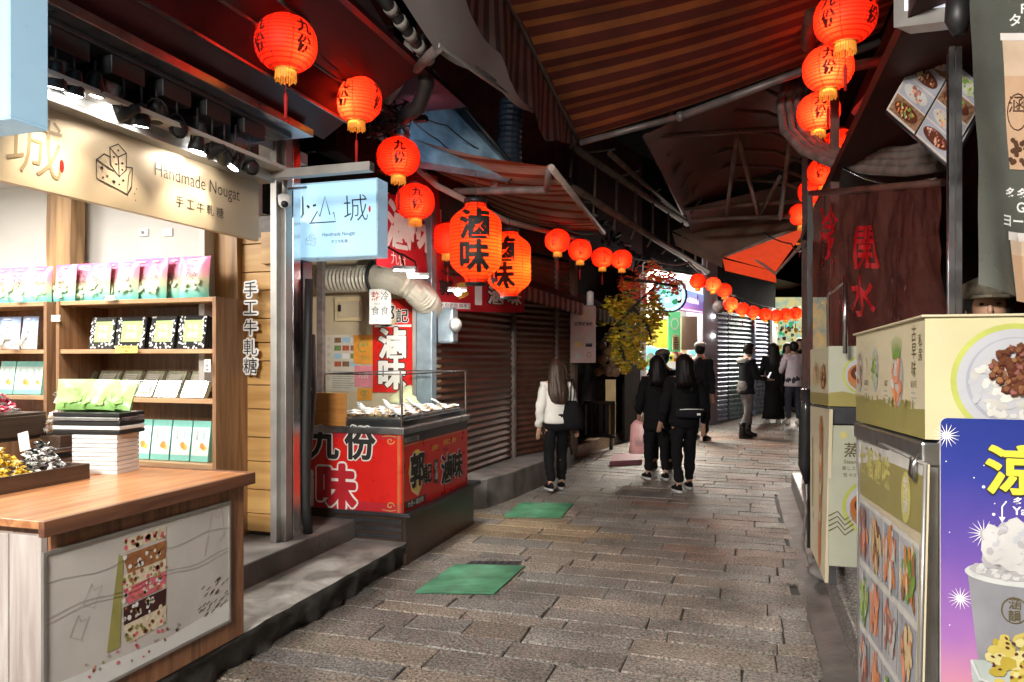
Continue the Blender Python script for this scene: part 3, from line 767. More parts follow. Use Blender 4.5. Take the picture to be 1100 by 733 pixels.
def pouch(mat,w,h,rnd,pieces='bag_pieces',ink='ink',handle=True):
    """a stand-up pouch in its own coordinates"""
    m=MB(); nx,nz=7,9; front=[];back=[]
    for j in range(nz+1):
        v=j/nz; th=.045*(1-v)**.6*(.35+.65*min(1,v*5+.35))+.003
        ww=w*(1-.10*math.sin(v*math.pi)*.4) 
        for i in range(nx+1):
            u=i/nx-.5; bul=th*(1-(2*u)**4)*(1+.35*noise.noise(Vector((u*4,v*5,rnd.random()*.2+w*50))))
            front.append((u*ww,-bul-.002,v*h)); back.append((u*ww,bul+.002,v*h))
    g=lambda j,i:j*(nx+1)+i
    fs=[(g(j,i),g(j,i+1),g(j+1,i+1),g(j+1,i)) for j in range(nz) for i in range(nx)]
    m.add(front,fs,mat,True); m.add(back,[f[::-1] for f in fs],mat,True)
    fr=Fr((0,-.052,0),(1,0,0),(0,0,1))
    # print : scattered drawing and letters hugging the front
    def pt(x,z,l=1):
        v=z/h; u=x/w; th=.045*(1-v)**.6*(.35+.65*min(1,v*5+.35))+.003
        return Vector((x,-th*(1-(2*u)**4)*1.35-.004-.001*l,z))
    class Q: p=staticmethod(lambda x,y,l=1:pt(x,y,l))
    for _ in range(12): blob(m,Q,rnd.uniform(-.3,.3)*w,rnd.uniform(.12,.42)*h,w*rnd.uniform(.05,.10),pieces,1+_*.05,6,rnd)
    for _ in range(14): blob(m,Q,rnd.uniform(-.18,.22)*w,rnd.uniform(.42,.78)*h,w*.022,ink,2,5,rnd)
    text(m,Q,'小山城',.02*w,.52*h,.028,ink,3)
    if handle: ell(m,Q,0,.91*h,w*.16,h*.02,'card_white',2,10)
    return m
words=['first','second','third','fourth','fifth','sixth','seventh','eighth','ninth']
def place_pouch(name,mat,px0,px1,z,s,h,label,group,rz=0,**k):
    a,b=spx(px0,s),spx(px1,s); w=(b-a)
    m=pouch(mat,w,h,rnd,**k); o=m.build(name,local=True); o.location=((a+b)/2,s,z+.002); o.rotation_euler=(math.radians(-4),0,rz); tag(o,label,'candy bag',group); return o
edges=[(57,82),(78,102),(95,118),(108,132),(126,148),(142,166),(156,180),(175,200),(193,224)]
for i,(p,q) in enumerate(edges):
    place_pouch('candy_bag','bagmat',p,q,2.0,4.2+(.07 if i%2 else 0),.275+.015*(i>4)+.012*(i%2),'pink to mint candy bag, %s from the left on top of the right shelf unit'%words[i],'pink and mint candy bags on the shelf tops',rnd.uniform(-.15,.15))
for i,(p,q) in enumerate(((-8,14),(8,36),(34,52))):
    place_pouch('candy_bag','bagmat',p,q,2.0,4.22,.275,'pink to mint candy bag on the left shelf unit, '+('cut by the photo edge','widest of its three','narrow one turned sideways')[i],'pink and mint candy bags on the shelf tops',(0,0,.5)[i])
for i,(p,q) in enumerate(((-2,21),(23,40))):
    place_pouch('candy_bag','bluebag',p,q,1.65,4.22,.25,'pale blue candy bag on the left shelf unit, '+('the wider one','the one against the side panel')[i],'pale blue candy bags')
# black and green bags

for i,(p,q) in enumerate(((94,122),(123,154),(158,187),(190,219))):
    a,b=spx(p,4.2),spx(q,4.2); m=MB(); w=b-a; h=.235
    for s_ in range(5): m.box((-w/2+.005*s_,s_*.022,0),(w/2+.004*s_,s_*.022+.018,h-.004*s_),'foil_black')
    fr=Fr((-w/2,-.001,0),(1,0,0),(0,0,1))
    rect(m,fr,.02*w,.0,.98*w,h*.97,'foil_black'); rect(m,fr,w*.2,h*.22,w*.9,h*.86,'leafgreen',2)
    for _ in range(60):
        x=rnd.choice((rnd.uniform(.02,.2),rnd.uniform(.86,.98),rnd.uniform(.05,.95))); y=rnd.uniform(.02,.98) if x<.2 or x>.86 else rnd.uniform(.02,.22); blob(m,fr,x*w,y*h,.008,'card_white',3,5,rnd)
    text(m,fr,'牛軋',w*.55,h*.66,.045,'card_white',4); text(m,fr,'餅乾',w*.55,h*.42,.045,'card_white',4)
    o=m.build('cracker_pack',local=True,bevel=.003); o.location=((a+b)/2,4.2,1.652); o.rotation_euler=(math.radians(-9),0,rnd.uniform(-.08,.08))
    tag(o,'black and green snack pack stack, %s from the left on the second tier'%words[i],'snack pack','black and green snack packs')
# clear boxes of candy
def claybox(w,d,rx):
    m=MB(); h=.05
    m.box((-w/2,-.004,0),(w/2,h,d),'clear_plastic'); m.box((-w/2+.006,.004,.006),(w/2-.006,h-.008,d-.006),'bag_pieces')
    fr=Fr((-w/2,-.0045,0),(1,0,0),(0,0,1)); rect(m,fr,w*.22,d*.26,w*.78,d*.70,'paper',1)
    for q in range(3): rect(m,fr,w*.24,d*(.32+.12*q),w*.76,d*(.36+.12*q),'steel',2)
    e=.006
    for (A,B) in (((0,0),(w,e)),((0,d-e),(w,d)),((0,0),(e,d)),((w-e,0),(w,d))): rect(m,fr,A[0],A[1],B[0],B[1],'chrome',1)
    return m
for r,(row,z,s,pxs) in enumerate((('back',1.39,4.36,((74,96),(102,126),(127,149),(151,173),(174,197),(201,222))),('front',1.315,4.2,((69,91),(95,118),(119,142),(143,163),(166,189),(194,219))))):
    for i,(p,q) in enumerate(pxs):
        a,b=spx(p,s),spx(q,s); m=claybox(b-a,.125,0); o=m.build('candy_box',local=True,bevel=.002); o.location=((a+b)/2,s,z); o.rotation_euler=(math.radians(-28),0,rnd.uniform(-.05,.05))
        tag(o,'clear plastic box of candy with white label, %s from the left in the %s row'%(words[i],row),'candy box','clear candy boxes on the third tier')
m=MB(); m.box((a1+.08,4.33,1.31),(b1-.08,4.5,1.385),'clear_plastic'); o=m.build('box_riser'); tag(o,'low clear riser lifting the back row of clear candy boxes','riser')
# mint gift boxes

def mintbox(px0,px1,s,z,label,h=.28,tilt=-8):
    a,b=spx(px0,s),spx(px1,s); w=(b-a)*.88; m=MB(); m.box((-w/2,0,0),(w/2,.055,h),'mint')
    fr=Fr((-w/2,0,0),(1,0,0),(0,0,1)); rect(m,fr,0,h*.14,w,h*.84,'mint_pale',1)
    blob(m,fr,w*.62,h*.38,w*.16,'orange_print',2,9,rnd); blob(m,fr,w*.76,h*.33,w*.12,'yellow_print',2,9,rnd)
    for k in range(5): stroke(m,fr,[(w*.7,h*(.55+.04*k)),(w*(.62+.06*(k%2)),h*(.62+.04*k))],.004,'mint',3)
    vtext(m,fr,'鳳梨酥',w*.28,h*.72,.02,'grey_print',3)
    o=m.build('gift_box',local=True,bevel=.003); o.location=((a+b)/2,s,z); o.rotation_euler=(math.radians(tilt),0,0); tag(o,label,'gift box','mint gift boxes on the lowest tiers')
for i,(p,q) in enumerate(((119,141),(138,161),(160,182),(181,204),(203,224))):
    mintbox(p,q,4.2,.875,'mint green gift box with orange fruit print, %s from left, lowest tier'%words[i])
for i,(p,q) in enumerate(((-4,14),(13,33),(30,44))):
    mintbox(p,q,4.2,1.315,'mint gift box on the left shelf unit, '+('cut by the photo edge','middle of three','leaning at the side panel')[i],h=.25)
# price labels on the shelf edges

def tagcard(px,py,s,w,h,mat,label,txt=None,cat='price tag'):
    p=S(px,py,s); m=MB(); m.box((-w/2,-.002,-h/2),(w/2,0.001,h/2),mat); fr=Fr((-w/2,-.002,-h/2),(1,0,0),(0,0,1),.0008)
    if txt:
        for i,tx in enumerate(txt): text(m,fr,tx,w/2,h*(1-(i+.5)/len(txt)),h*.7/len(txt),'ink',1,.01)
    o=m.build('price_tag',local=True); o.location=p; tag(o,label,cat,'price tags'); return o
tagcard(136,375.5,4.105,.19,.05,'sticker_yellow','yellow tag reading Buy 4 Get 1 FREE on the second tier edge',['Buy 4 Get 1','FREE'])
tagcard(118,320,4.105,.10,.035,'card_white','white price tag under the pink bags on the right unit',['原味 $180'])
tagcard(20,321,4.105,.08,.035,'card_white','white price tag under the pink bags on the left unit',['$180'])
tagcard(60,342,4.105,.085,.045,'card_white','white price tag on the shelf side next to the wood post',['小 250'])
tagcard(15,371,4.105,.08,.04,'card_white','white price tag under the pale blue bags',['$150'])
tagcard(223,393,4.1,.05,.085,'card_white','tall white price tag on the right side panel',['牛','軋','糖'])
# ---- vertical sign
vs_=thing('vertical_sign','upright black and white lettering 手工牛軋糖 on the plank wall','sign',(spx(269,PW),PW-.03,1.6))
for i,ch in enumerate('手工牛軋糖'):
    py=(311,331,352,373,393)[i]; p=S(270.5,py,PW-.06); m=MB(); fr=Fr((p.x,PW-.07,p.z),(1,0,0),(0,0,1))
    text(m,fr,ch,0,0,.108,'card_white',1,bold=.11); text(m,fr,ch,0,0,.108,'ink',6,bold=.0); m.build('character',vs_)
# ---- counter
cn=thing('shop_counter','striped wood shop counter with a framed nougat picture on its front','counter',(-2.75,2.6,.18))
c0=T(41,563.5,-2.45); c1=T(262,512,-2.45)
m=MB(); m.box((-3.95,c0.y,.97),(-2.43,c1.y+.02,1.0),'wood_top'); m.build('counter_top',cn,bevel=.003)
m=MB(); m.box((-2.432,c0.y-.015,.945),(-2.405,c1.y+.035,1.004),'wood_topedge'); m.box((-3.95,c1.y+.02,.945),(-2.432,c1.y+.045,1.004),'wood_topedge'); m.build('edge_strip',cn,bevel=.003)
m=MB(); m.box((-3.9,c0.y+.05,.18),(-2.45,c1.y,.97),'wood_counter'); m.build('cabinet',cn,bevel=.003)
m=MB()
for i in range(9): m.box((-3.92+.163*i,c0.y+.02,.18),(-3.92+.163*i+.155,c0.y+.048,.94),'wood_white')
m.build('white_side_boards',cn,bevel=.003)
# nougat poster

A=T(47,590.6,-2.45); B=T(244,540.7,-2.45); Cc=T(244,666,-2.45)
zb,zt=Cc.z,B.z; yy0,yy1=A.y,B.y; w=yy1-yy0; h=zt-zb
m=MB(); m.box((-2.449,yy0,zb),(-2.443,yy1,zt),'poster_bg'); fr=Fr((-2.443,yy0,zb),(0,1,0),(0,0,1),.0008)
cx=w*.47
pol(m,fr,[(0,.0),(w*.6,0),(w,.0),(w,h*.16),(w*.6,h*.10),(0,h*.16)],'card_white')
lay=[(.86,.95,'nougat_cream'),(.70,.84,'nougat_brown'),(.60,.70,'nougat_cream'),(.48,.60,'nougat_pink'),(.34,.47,'nougat_dark'),(.20,.34,'nougat_cream')]
for k,(q0,q1,mt) in enumerate(lay):
    wd=.115; pol(m,fr,[(cx-wd+.02*(k%2),q0*h),(cx+wd,(q0+.02)*h),(cx+wd+.005,(q1+.015)*h),(cx-wd-.002,(q1)*h)],mt,2)
    for _ in range(24): blob(m,fr,cx+rnd.uniform(-wd,wd)*1.03,rnd.uniform(q0+.02,q1-.01)*h,rnd.uniform(.006,.013),rnd.choice(('card_white','nougat_cream','nougat_brown') if mt!='nougat_cream' else ('nougat_brown','olive','nougat_pink')),3,6,rnd)
pol(m,fr,[(cx-.135,h*.2),(cx-.115,h*.83),(cx-.14,h*.86),(cx-.2,h*.2)],'olive',2)
for _ in range(26): blob(m,fr,cx+rnd.uniform(-.3,.2),h*rnd.uniform(.05,.2),rnd.uniform(.004,.011),rnd.choice(('nougat_brown','olive','poster_line','nougat_pink')),3,6,rnd)
for x,y in ((.16,.6),(.10,.42)):
    stroke(m,fr,[(w*x,h*y),(w*x+.04,h*y+.07),(w*x+.05,h*y+.04),(w*x+.09,h*y+.05),(w*x+.05,h*y-.03),(w*x,h*y)],.003,'poster_line',2)
for k in range(34):
    x=w*rnd.uniform(.78,.99); y=h*(.12+rnd.uniform(0,.32)*(x/w)); stroke(m,fr,[(x,y),(x+.022,y+.012)],.004,'nougat_dark',2)
stroke(m,fr,[(w*.83,h*.62),(w*.88,h*.95),(w*.93,h*.9),(w*.95,h*.98),(w*.97,h*.75),(w*.93,h*.7)],.003,'poster_line',2)
for y in (.57,.60,.8): stroke(m,fr,[(w*i/14,h*(y+.02*math.sin(i*1.1+y*9))) for i in range(15)],.003,'poster_line',2)
m.build('poster',cn)
m=MB()
for a,b in (((yy0-.012,zb-.012),(yy1+.012,zb)),((yy0-.012,zt),(yy1+.012,zt+.012)),((yy0-.012,zb),(yy0,zt)),((yy1,zb),(yy1+.012,zt))): m.box((-2.449,a[0],a[1]),(-2.436,b[0],b[1]),'alu')
m.build('poster_frame',cn)
m=MB(); m.box((-3.6,3.05,.96),(-3.1,3.3,1.03),'wood_dark'); 
# ---- things on the counter (top z = 1.0)
def tray(name,x0,x1,y0,y1,z,h,label,mat='wood_dark'):
    t=thing(name,label,'tray',((x0+x1)/2,(y0+y1)/2,z)); e=.012
    m=MB(); m.box((x0,y0,z),(x1,y1,z+.012),mat); m.build('tray_base',t)
    m=MB(); m.box((x0,y0,z+.012),(x0+e,y1,z+h),mat); m.box((x1-e,y0,z+.012),(x1,y1,z+h),mat); m.box((x0+e,y0,z+.012),(x1-e,y0+e,z+h),mat); m.box((x0+e,y1-e,z+.012),(x1-e,y1,z+h),mat); m.build('tray_rim',t,bevel=.002)
    m=MB(); ym=(y0+y1)/2; m.box((x0+e,ym-.004,z+.012),(x1-e,ym+.004,z+h*.8),mat); m.build('divider',t)
def heap(label,cx_,cy_,z,rx,ry,hh,mats,n,size):
    m=MB()
    for _ in range(n):
        a=rnd.random()*6.28; q=math.sqrt(rnd.random()); x=cx_+rx*q*math.cos(a); y=cy_+ry*q*math.sin(a); zz=z+hh*(1-q*q)*rnd.uniform(.75,1.0)+.01
        M3=Matrix.Rotation(rnd.random()*6.28,3,'Z')@Matrix.Rotation(rnd.uniform(-1,1),3,'Y'); s=size*rnd.uniform(.8,1.2)
        vs=[Vector(v) for v in ((-1,-.9,0),(-.55,-.2,.1),(-1,.9,.1),(-.5,.5,.4),(.5,.5,.4),(1,.9,0),(.55,.2,.1),(1,-.9,.1),(.5,-.5,.45),(-.5,-.5,.45),(0,0,-.4))]
        m.add([M3@(v*s)+Vector((x,y,zz)) for v in vs],[(0,1,9),(1,2,3),(1,3,4,8,9),(4,5,6),(6,7,8),(4,6,8),(0,9,10),(8,7,10),(3,2,10),(4,3,10),(5,4,10)],rnd.choice(mats))
    o=m.build('candy_heap'); tag(o,label,'candy heap',kind='stuff'); return o

tray('candy_tray',-3.75,-3.07,1.7,2.84,1.0,.075,'low dark wood candy tray at the counter edge, filled yellow and silver')
heap('heap of shiny yellow wrapped candies in the front tray',-3.25,2.44,1.02,.16,.2,.17,['candy_yellow','candy_yellow','candy_yellow2'],260,.016)
heap('heap of crumpled silver wrapped candies in the front tray',-3.22,2.70,1.02,.12,.09,.16,['foil','foil','black','card_white'],150,.016)
# raised drawer box with pink candy
px_=Zp(0,470,1.25)
def cambox(p0,p1,pz0,pz1,t,depth):   # face box on plane x=t between pixel columns
    a=T(p0,450,t).y; b=T(p1,450,t).y; return a,b
a,b=cambox(-40,50,0,0,-3.62,.5)
t=thing('candy_stand','tall dark wood stand with two drawer fronts, holding pink candies','candy stand',(-3.85,(a+b)/2,1.0))
m=MB(); m.box((-4.2,a,1.0),(-3.62,b,1.30),'wood_dark'); m.build('stand_body',t,bevel=.004)
m=MB(); m.box((-3.62,a+.02,1.02),(-3.605,b-.02,1.16),'wood_shelf'); m.build('drawer_front',t,bevel=.003)
m=MB(); m.box((-3.62,a+.02,1.18),(-3.605,b-.02,1.285),'wood_dark'); m.build('drawer_front',t,bevel=.003)
m=MB(); m.hexa([(-4.2,b-.012,1.30),(-3.62,b-.012,1.30),(-3.62,b,1.30),(-4.2,b,1.30),(-4.2,b-.012,1.48),(-3.70,b-.012,1.38),(-3.70,b,1.38),(-4.2,b,1.48)],'clear_plastic'); m.build('acrylic_side',t)
heap('heap of crinkled pink and white candies on the dark stand',-3.85,b-.32,1.30,.22,.28,.2,['candy_pink','candy_pink','candy_pink2','card_white'],420,.018)
tg=MB(); fr=Fr((0,0,0),(1,0,0),(0,0,1))
def card(px,py,d,w,h,label,lines,tilt=.35):
    p=P(px,py,d); m=MB(); m.box((-w/2,0,0),(w/2,.003,h),'card_white'); f=Fr((-w/2,0,0),(1,0,0),(0,0,1),.0008)
    for i,tx in enumerate(lines): text(m,f,tx,w/2,h*(1-(i+.6)/(len(lines)+.2)),h*.6/len(lines),'grey_print',1)
    o=m.build('price_card',local=True); o.location=p; o.rotation_euler=(-.2,tilt*.8,YAW); tag(o,label,'price card','price cards'); return o
card(27,484,3.55,.05,.09,'leaning white price card behind the yellow candies',['$','1','5','0'],-.35)
card(66,437,4.0,.10,.08,'white price card standing on the pink candy stand',['牛軋糖'],.6)
# nuts box + green bags + trays + white boxes
pA=P(60,450,4.0)
t=thing('nut_box','small dark box heaped with peanut candies behind the silver candies','candy box',P(62,470,4.05)); q=P(62,470,4.05)
m=MB(); m.box((q.x-.11,q.y-.09,1.0),(q.x+.12,q.y+.09,q.z+.02),'wood_dark'); m.build('box_body',t,bevel=.003)
m=MB(); m.box((q.x-.11,q.y-.09,q.z+.02),(q.x+.12,q.y+.09,q.z+.11),'clear_plastic'); m.build('clear_side',t)
heap('peanut candies filling the small dark box',q.x,q.y,q.z+.02,.095,.075,.12,['nut','card_white','nut','candy_pink2'],160,.015)
wb=P(115,500,3.85)
t=thing('carton_stack','stack of flat white cartons at the counter end under green bags','carton stack',(wb.x,wb.y,1.0))
for i in range(9):
    m=MB(); m.box((wb.x-.13,wb.y-.09,1.0+.0225*i),(wb.x+.12,wb.y+.09,1.02+.0225*i),'card_white',rz=.17+.01*math.sin(i*2)); m.build('carton',t,bevel=.002)
for i,(mat,hh) in enumerate((('black',.02),('card_white',.02),('foil_black',.02),('steel',.015),('foil_black',.02))):
    z=1.2025+.0225*i; m=MB(); m.box((wb.x-.24,wb.y-.1,z),(wb.x+.14,wb.y+.1,z+.02),mat,rz=.15); o=m.build('flat_pack',bevel=.004); tag(o,['black flat pack lowest on the white cartons','white flat pack second from the bottom on the cartons','dark flat pack in the middle of the pile on the cartons','grey flat pack second from the top of the pile','black flat pack topmost under the green bags'][i],'flat pack','flat packs piled on the cartons')
DEFS['limebag']=grad('Z',[(0,(.35,.66,.2)),(.1,(.42,.72,.24)),(.2,(.6,.78,.4))],rough=.28)
for i,(dx,s_) in enumerate(((-.13,0),(.0,.03),(.09,.06))):
    m=pouch('limebag',.2,.165,rnd,handle=False,ink='leafgreen',pieces='limebag'); o=m.build('green_bag',local=True); o.location=(wb.x-.06+dx,wb.y-.03+s_,1.317); o.rotation_euler=(math.radians(-10-5*i),0,(.28,.1,-.12)[i]); tag(o,'lime green snack bag on the carton pile, '+('leftmost and frontmost','in the middle','rightmost and hindmost')[i],'snack bag','lime green snack bags')
for i in range(4):
    z=1.0+.03*i; q=P(50,500,4.0); m=MB(); m.box((q.x-.16,q.y-.1,z),(q.x+.14,q.y+.1,z+.024),'foil_black' if i%2==0 else 'steel',rz=.1); o=m.build('foil_tray',bevel=.006); tag(o,'dark foil tray behind the silver candies, '+('lowest','second from the bottom','second from the top','topmost')[i]+' of the stack','foil tray','stacked foil trays')
# ---- light boxes
DEFS['lb_face']=lambda n: mk(n,(.22,.40,.52),em=.62,emcol=(.42,.70,.92),var=.06,scale=2,rough=.3)
DEFS['lb_edge']=lambda n: mk(n,(.3,.48,.6),em=.22,emcol=(.45,.72,.92),var=.04,rough=.3)

def sig_art(m,fr,cx,cy,k,ink):
    # hand-brushed 小山城 with the hill drawn as peaks
    def st(p,w): stroke(m,fr,[(cx+a*k,cy+b*k) for a,b in p],[q*k for q in w] if isinstance(w,(list,tuple)) else w*k,ink,2)
    st([(-.78,.52),(-.77,.1),(-.83,.02)],(.03,.045,.02)); st([(-1.0,.28),(-.93,.22)],(.05,.07)); st([(-.66,.3),(-.6,.24)],(.05,.06))
    st([(-.5,.28),(-.42,.30)],.05); st([(-.55,-.1),(-.38,.15),(-.32,.02),(-.18,.48),(-.05,.05),(.05,.1),(.1,-.12),(-.6,-.12)],.028)
    text(m,fr,'城',cx+.62*k,cy+.17*k,.62*k,ink,2,bold=-.012,shear=-.05)
    cheese(m,fr,cx-.55*k,cy-.52*k,.16*k,ink,2,.006)
    text(m,fr,'Handmade Nougat',cx+.18*k,cy-.42*k,.12*k,ink,2,w=.85*k); text(m,fr,'手工牛軋糖',cx+.2*k,cy-.58*k,.08*k,ink,2)
    ell(m,fr,cx+.98*k,cy+.12*k,.03*k,.08*k,'red_print',2,8)
def lightbox(x0,x1,y0,y1,z0,z1,label,far):
    t=thing('light_box_sign',label,'light box',((x0+x1)/2,(y0+y1)/2,z0),group='pale blue light boxes of the nougat shop')
    m=MB(); m.box((x0+.012,y0+.004,z0+.012),(x1-.012,y1-.004,z1-.012),'lb_face'); fr=Fr(((x0+x1)/2,y0+.003,(z0+z1)/2),(1,0,0),(0,0,1))
    sig_art(m,fr,-.02,.02,.31,'ink'); m.build('face',t)
    m=MB(); e=.012
    for (a,b) in (((x0,y0,z0),(x1,y1,z0+e)),((x0,y0,z1-e),(x1,y1,z1)),((x0,y0,z0+e),(x0+e,y1,z1-e)),((x1-e,y0,z0+e),(x1,y1,z1-e))): m.box(a,b,'lb_edge')
    m.build('casing',t,bevel=.003)
    for zz in (z1-.1,z0+.06): m=MB(); m.box((x0-.12,(y0+y1)/2-.02,zz),(x0,(y0+y1)/2+.02,zz+.04),'alu'); m.build('bracket',t)
lightbox(-3.16,-2.47,4.68,4.84,2.31,2.86,'pale blue light box with brushed 小山城 lettering beside the shop door frame',1)
lightbox(-3.2,-2.48,1.96,2.11,2.44,3.02,'pale blue light box cut by the top left corner of the photo',0)
p=T(303,200,-2.95)
t=thing('dome_camera','small white dome security camera on a pole bracket left of the light box','security camera',T(306,215,-2.93))
q=T(306,215,-2.93); m=MB(); m.tube([q+Vector((0,0,.16)),q+Vector((0,0,.03))],.018,'alu',10); m.tube([q+Vector((0,0,.07)),q+Vector((.02,.22,.13))],.009,'alu',8); m.build('arm',t)
m=MB(); m.lathe([(.0001,-.055),(.025,-.05),(.04,-.03),(.045,-.005),(.045,.03),(.02,.04),(.0001,.04)],q,'card_white',16); m.build('housing',t)
m=MB(); m.ball(q+Vector((.012,-.02,-.03)),.026,'black',12); m.build('lens',t)

# ================= LEFT: red food booth, shutters =================
rnd=random.Random(5)


BX=-2.5; bs0=5.14; bs1=6.53; BL=-3.55
bt=thing('food_booth','red braised food booth with a glass display case and white brush lettering','food booth',((BX+BL)/2,5.8,.33))
m=MB(); m.box((BL,bs0,.40),(BX,bs1,1.0),'booth_red')
# front (facing the camera)
fr=Fr((BL,bs0,.40),(1,0,0),(0,0,1)); wF=BX-BL
def bx(px): return S(px,500,bs0).x-BL
def bz(py): return S(390,py,bs0).z-.40
rect(m,fr,0,0,wF,.07,'banner_red'); rect(m,fr,0,.56,wF,.60,'banner_red')
for x,y,k,c1,c2 in ((348,477,.25,'white_ink','ink'),(387,476,.25,'white_ink','ink')):
    ch='九' if x<360 else '份'
    text(m,fr,ch,bx(x),bz(y),k,'white_ink',2,bold=.075); text(m,fr,ch,bx(x),bz(y),k,c2,5,bold=.034)
text(m,fr,'味',bx(362),bz(524),.33,'white_ink',2,bold=.10); text(m,fr,'味',bx(362),bz(524),.33,'banner_red',5,bold=.055)
text(m,fr,'滷',bx(318),bz(526),.29,'white_ink',2,bold=.08); 
stroke(m,fr,[(wF-.035,0),(wF-.035,.6)],.006,'gold_print',2); stroke(m,fr,[(wF-.02,0),(wF-.02,.6)],.004,'gold_print',2)
for yy,sg_ in ((.05,1),(.55,-1)):
    stroke(m,fr,[(wF-.10+.035*math.cos(a*.6)*(1-a/14),yy+sg_*.03*math.sin(a*.6)*(1-a/14)) for a in range(12)],.008,'gold_print',3); stroke(m,fr,[(wF-.17,yy-sg_*.03),(wF-.1,yy-sg_*.04),(wF-.05,yy-sg_*.03)],.006,'gold_print',3)
# street side
fr=Fr((BX,bs0,.40),(0,1,0),(0,0,1)); w=bs1-bs0; h=.6
rect(m,fr,0,.52,w,.60,'dark_steel',1); stroke(m,fr,[(0,.51),(w,.51)],.006,'gold_print',2)
rect(m,fr,.03,.53,.30,.57,'steel',2); text(m,fr,'九份老街店',.165,.55,.035,'ink',3)
pol(m,fr,[(.10,.30),(.16,.42),(.26,.46),(.36,.40),(.40,.28),(.36,.16),(.28,.08),(.16,.14)],'cream',2); ell(m,fr,.25,.29,.14,.17,'yellow_print',3,18)
for ch,x,y,k in (('郭',.26,.30,.26),('記',.46,.24,.15)): text(m,fr,ch,x,y,k,'white_ink',4,bold=.06); text(m,fr,ch,x,y,k,'ink',6,bold=.034)
text(m,fr,'古早味',.62,.43,.045,'yellow_print',3,bold=.02); text(m,fr,'純手工  滷味',.95,.45,.05,'yellow_print',3,bold=.02); text(m,fr,'九份老店',.84,.39,.03,'ink',3)
rect(m,fr,.60,.13,.68,.33,'dark_steel',3); vtext(m,fr,'老滷',.64,.27,.07,'white_ink',4)
for ch,x in (('滷',.86),('味',1.12)): text(m,fr,ch,x,.22,.24,'white_ink',3,bold=.07); text(m,fr,ch,x,.22,.24,'ink',6,bold=.036)
rect(m,fr,.05,.015,.42,.075,'dark_steel',3); text(m,fr,'九份—福住街',.235,.045,.045,'white_ink',4,bold=.01)
rect(m,fr,.0,.0,.02,h,'gold_print',2)
m.build('cabinet',bt)
m=MB(); m.box((BL-.02,bs0-.02,1.0),(BX+.02,bs1+.01,1.05),'steel'); m.build('counter_rim',bt,bevel=.004)
# metal tray bed
m=MB(); m.box((BL+.3,bs0+.02,1.05),(BX-.02,bs1-.02,1.10),'dark_steel'); m.build('tray_bed',bt,bevel=.004)
for i in range(3):
    m=MB(); y=bs0+.06+i*.44; m.box((BL+.34,y,1.10),(BX-.05,y+.40,1.125),'steel'); m.build('steel_tray',bt,bevel=.006)
# glass case
g0,g1=bs0+.015,bs1-.015; gx0,gx1=BL+.36,BX-.012; gz1=1.46
m=MB()
for (x,y) in ((gx0,g0),(gx1,g0),(gx0,g1),(gx1,g1)): m.box((x-.006,y-.006,1.05),(x+.006,y+.006,gz1),'chrome')
for z in (1.05,gz1):
    m.box((gx0,g0-.005,z-.005),(gx1,g0+.005,z+.007),'chrome'); m.box((gx0,g1-.005,z-.005),(gx1,g1+.005,z+.007),'chrome'); m.box((gx0-.005,g0+.006,z-.004),(gx0+.005,g1-.006,z+.006),'chrome'); m.box((gx1-.005,g0+.006,z-.004),(gx1+.005,g1-.006,z+.006),'chrome')
m.build('case_frame',bt)
for a,b in (((gx0,g0,1.06),(gx1,g0+.004,gz1-.01)),((gx1-.004,g0+.007,1.06),(gx1,g1,gz1-.01))):
    m=MB(); m.box(a,b,'glass'); m.build('glass_pane',bt)
# trays full of food on the bed with plastic bags and tongs

m=MB()
for i in range(230):
    x=rnd.uniform(gx0+.04,gx1-.05); y=rnd.uniform(g0+.05,g1-.05); m.ball((x,y,1.135),rnd.uniform(.012,.03),rnd.choice(('food_brown','food_tan','food_brown')),6,.7)
o=m.build('braised_food'); tag(o,'pieces of braised food spread over the steel trays','food',kind='stuff')
k=0
for i in range(5):
    for j in range(6):
        x=gx0+.08+(gx1-gx0-.16)*i/4; y=g0+.1+(g1-g0-.2)*j/5; m=MB()
        vs=[]
        for a in range(9):
            t=a/8*6.28; r=.05*(1+.35*noise.noise(Vector((i*3.1+math.cos(t),j*2.3+math.sin(t),1)))); vs.append((x+r*math.cos(t)*1.3,y+r*math.sin(t),1.145+.008*math.sin(t*3)))
        m.add(vs+[(x,y,1.16)],[(a,a+1,9) for a in range(8)],'plastic_white',True)
        if (i+j)%2==0: m.tube([(x-.02,y,1.15),(x-.05,y-.03,1.19),(x-.09,y-.02,1.20)],.008,'plastic_white',5)
        o=m.build('food_bag'); tag(o,'white plastic bag or lid laid over a portion in the glass case','food bag','white portion bags in the glass case')
# orange board at the left of the case
p=S(333,422,bs0-.01); q=S(370,458,bs0-.01)
m=MB(); m.box((p.x,bs0+.0,1.052),(q.x,bs0+.03,p.z),'wood_orange'); o=m.build('wood_board',bevel=.003); tag(o,'orange wood board standing on the booth next to the glass case','wood board')
# pale cone lid behind
p=S(438,428,6.7); m=MB(); m.lathe([(.24,-.0),(.2,.05),(.1,.13),(.02,.17),(.0001,.175)],(p.x,6.75,1.14),'lemon',20); 
o=m.build('conical_hat'); tag(o,'pale yellow conical hat lying behind the glass case','hat')
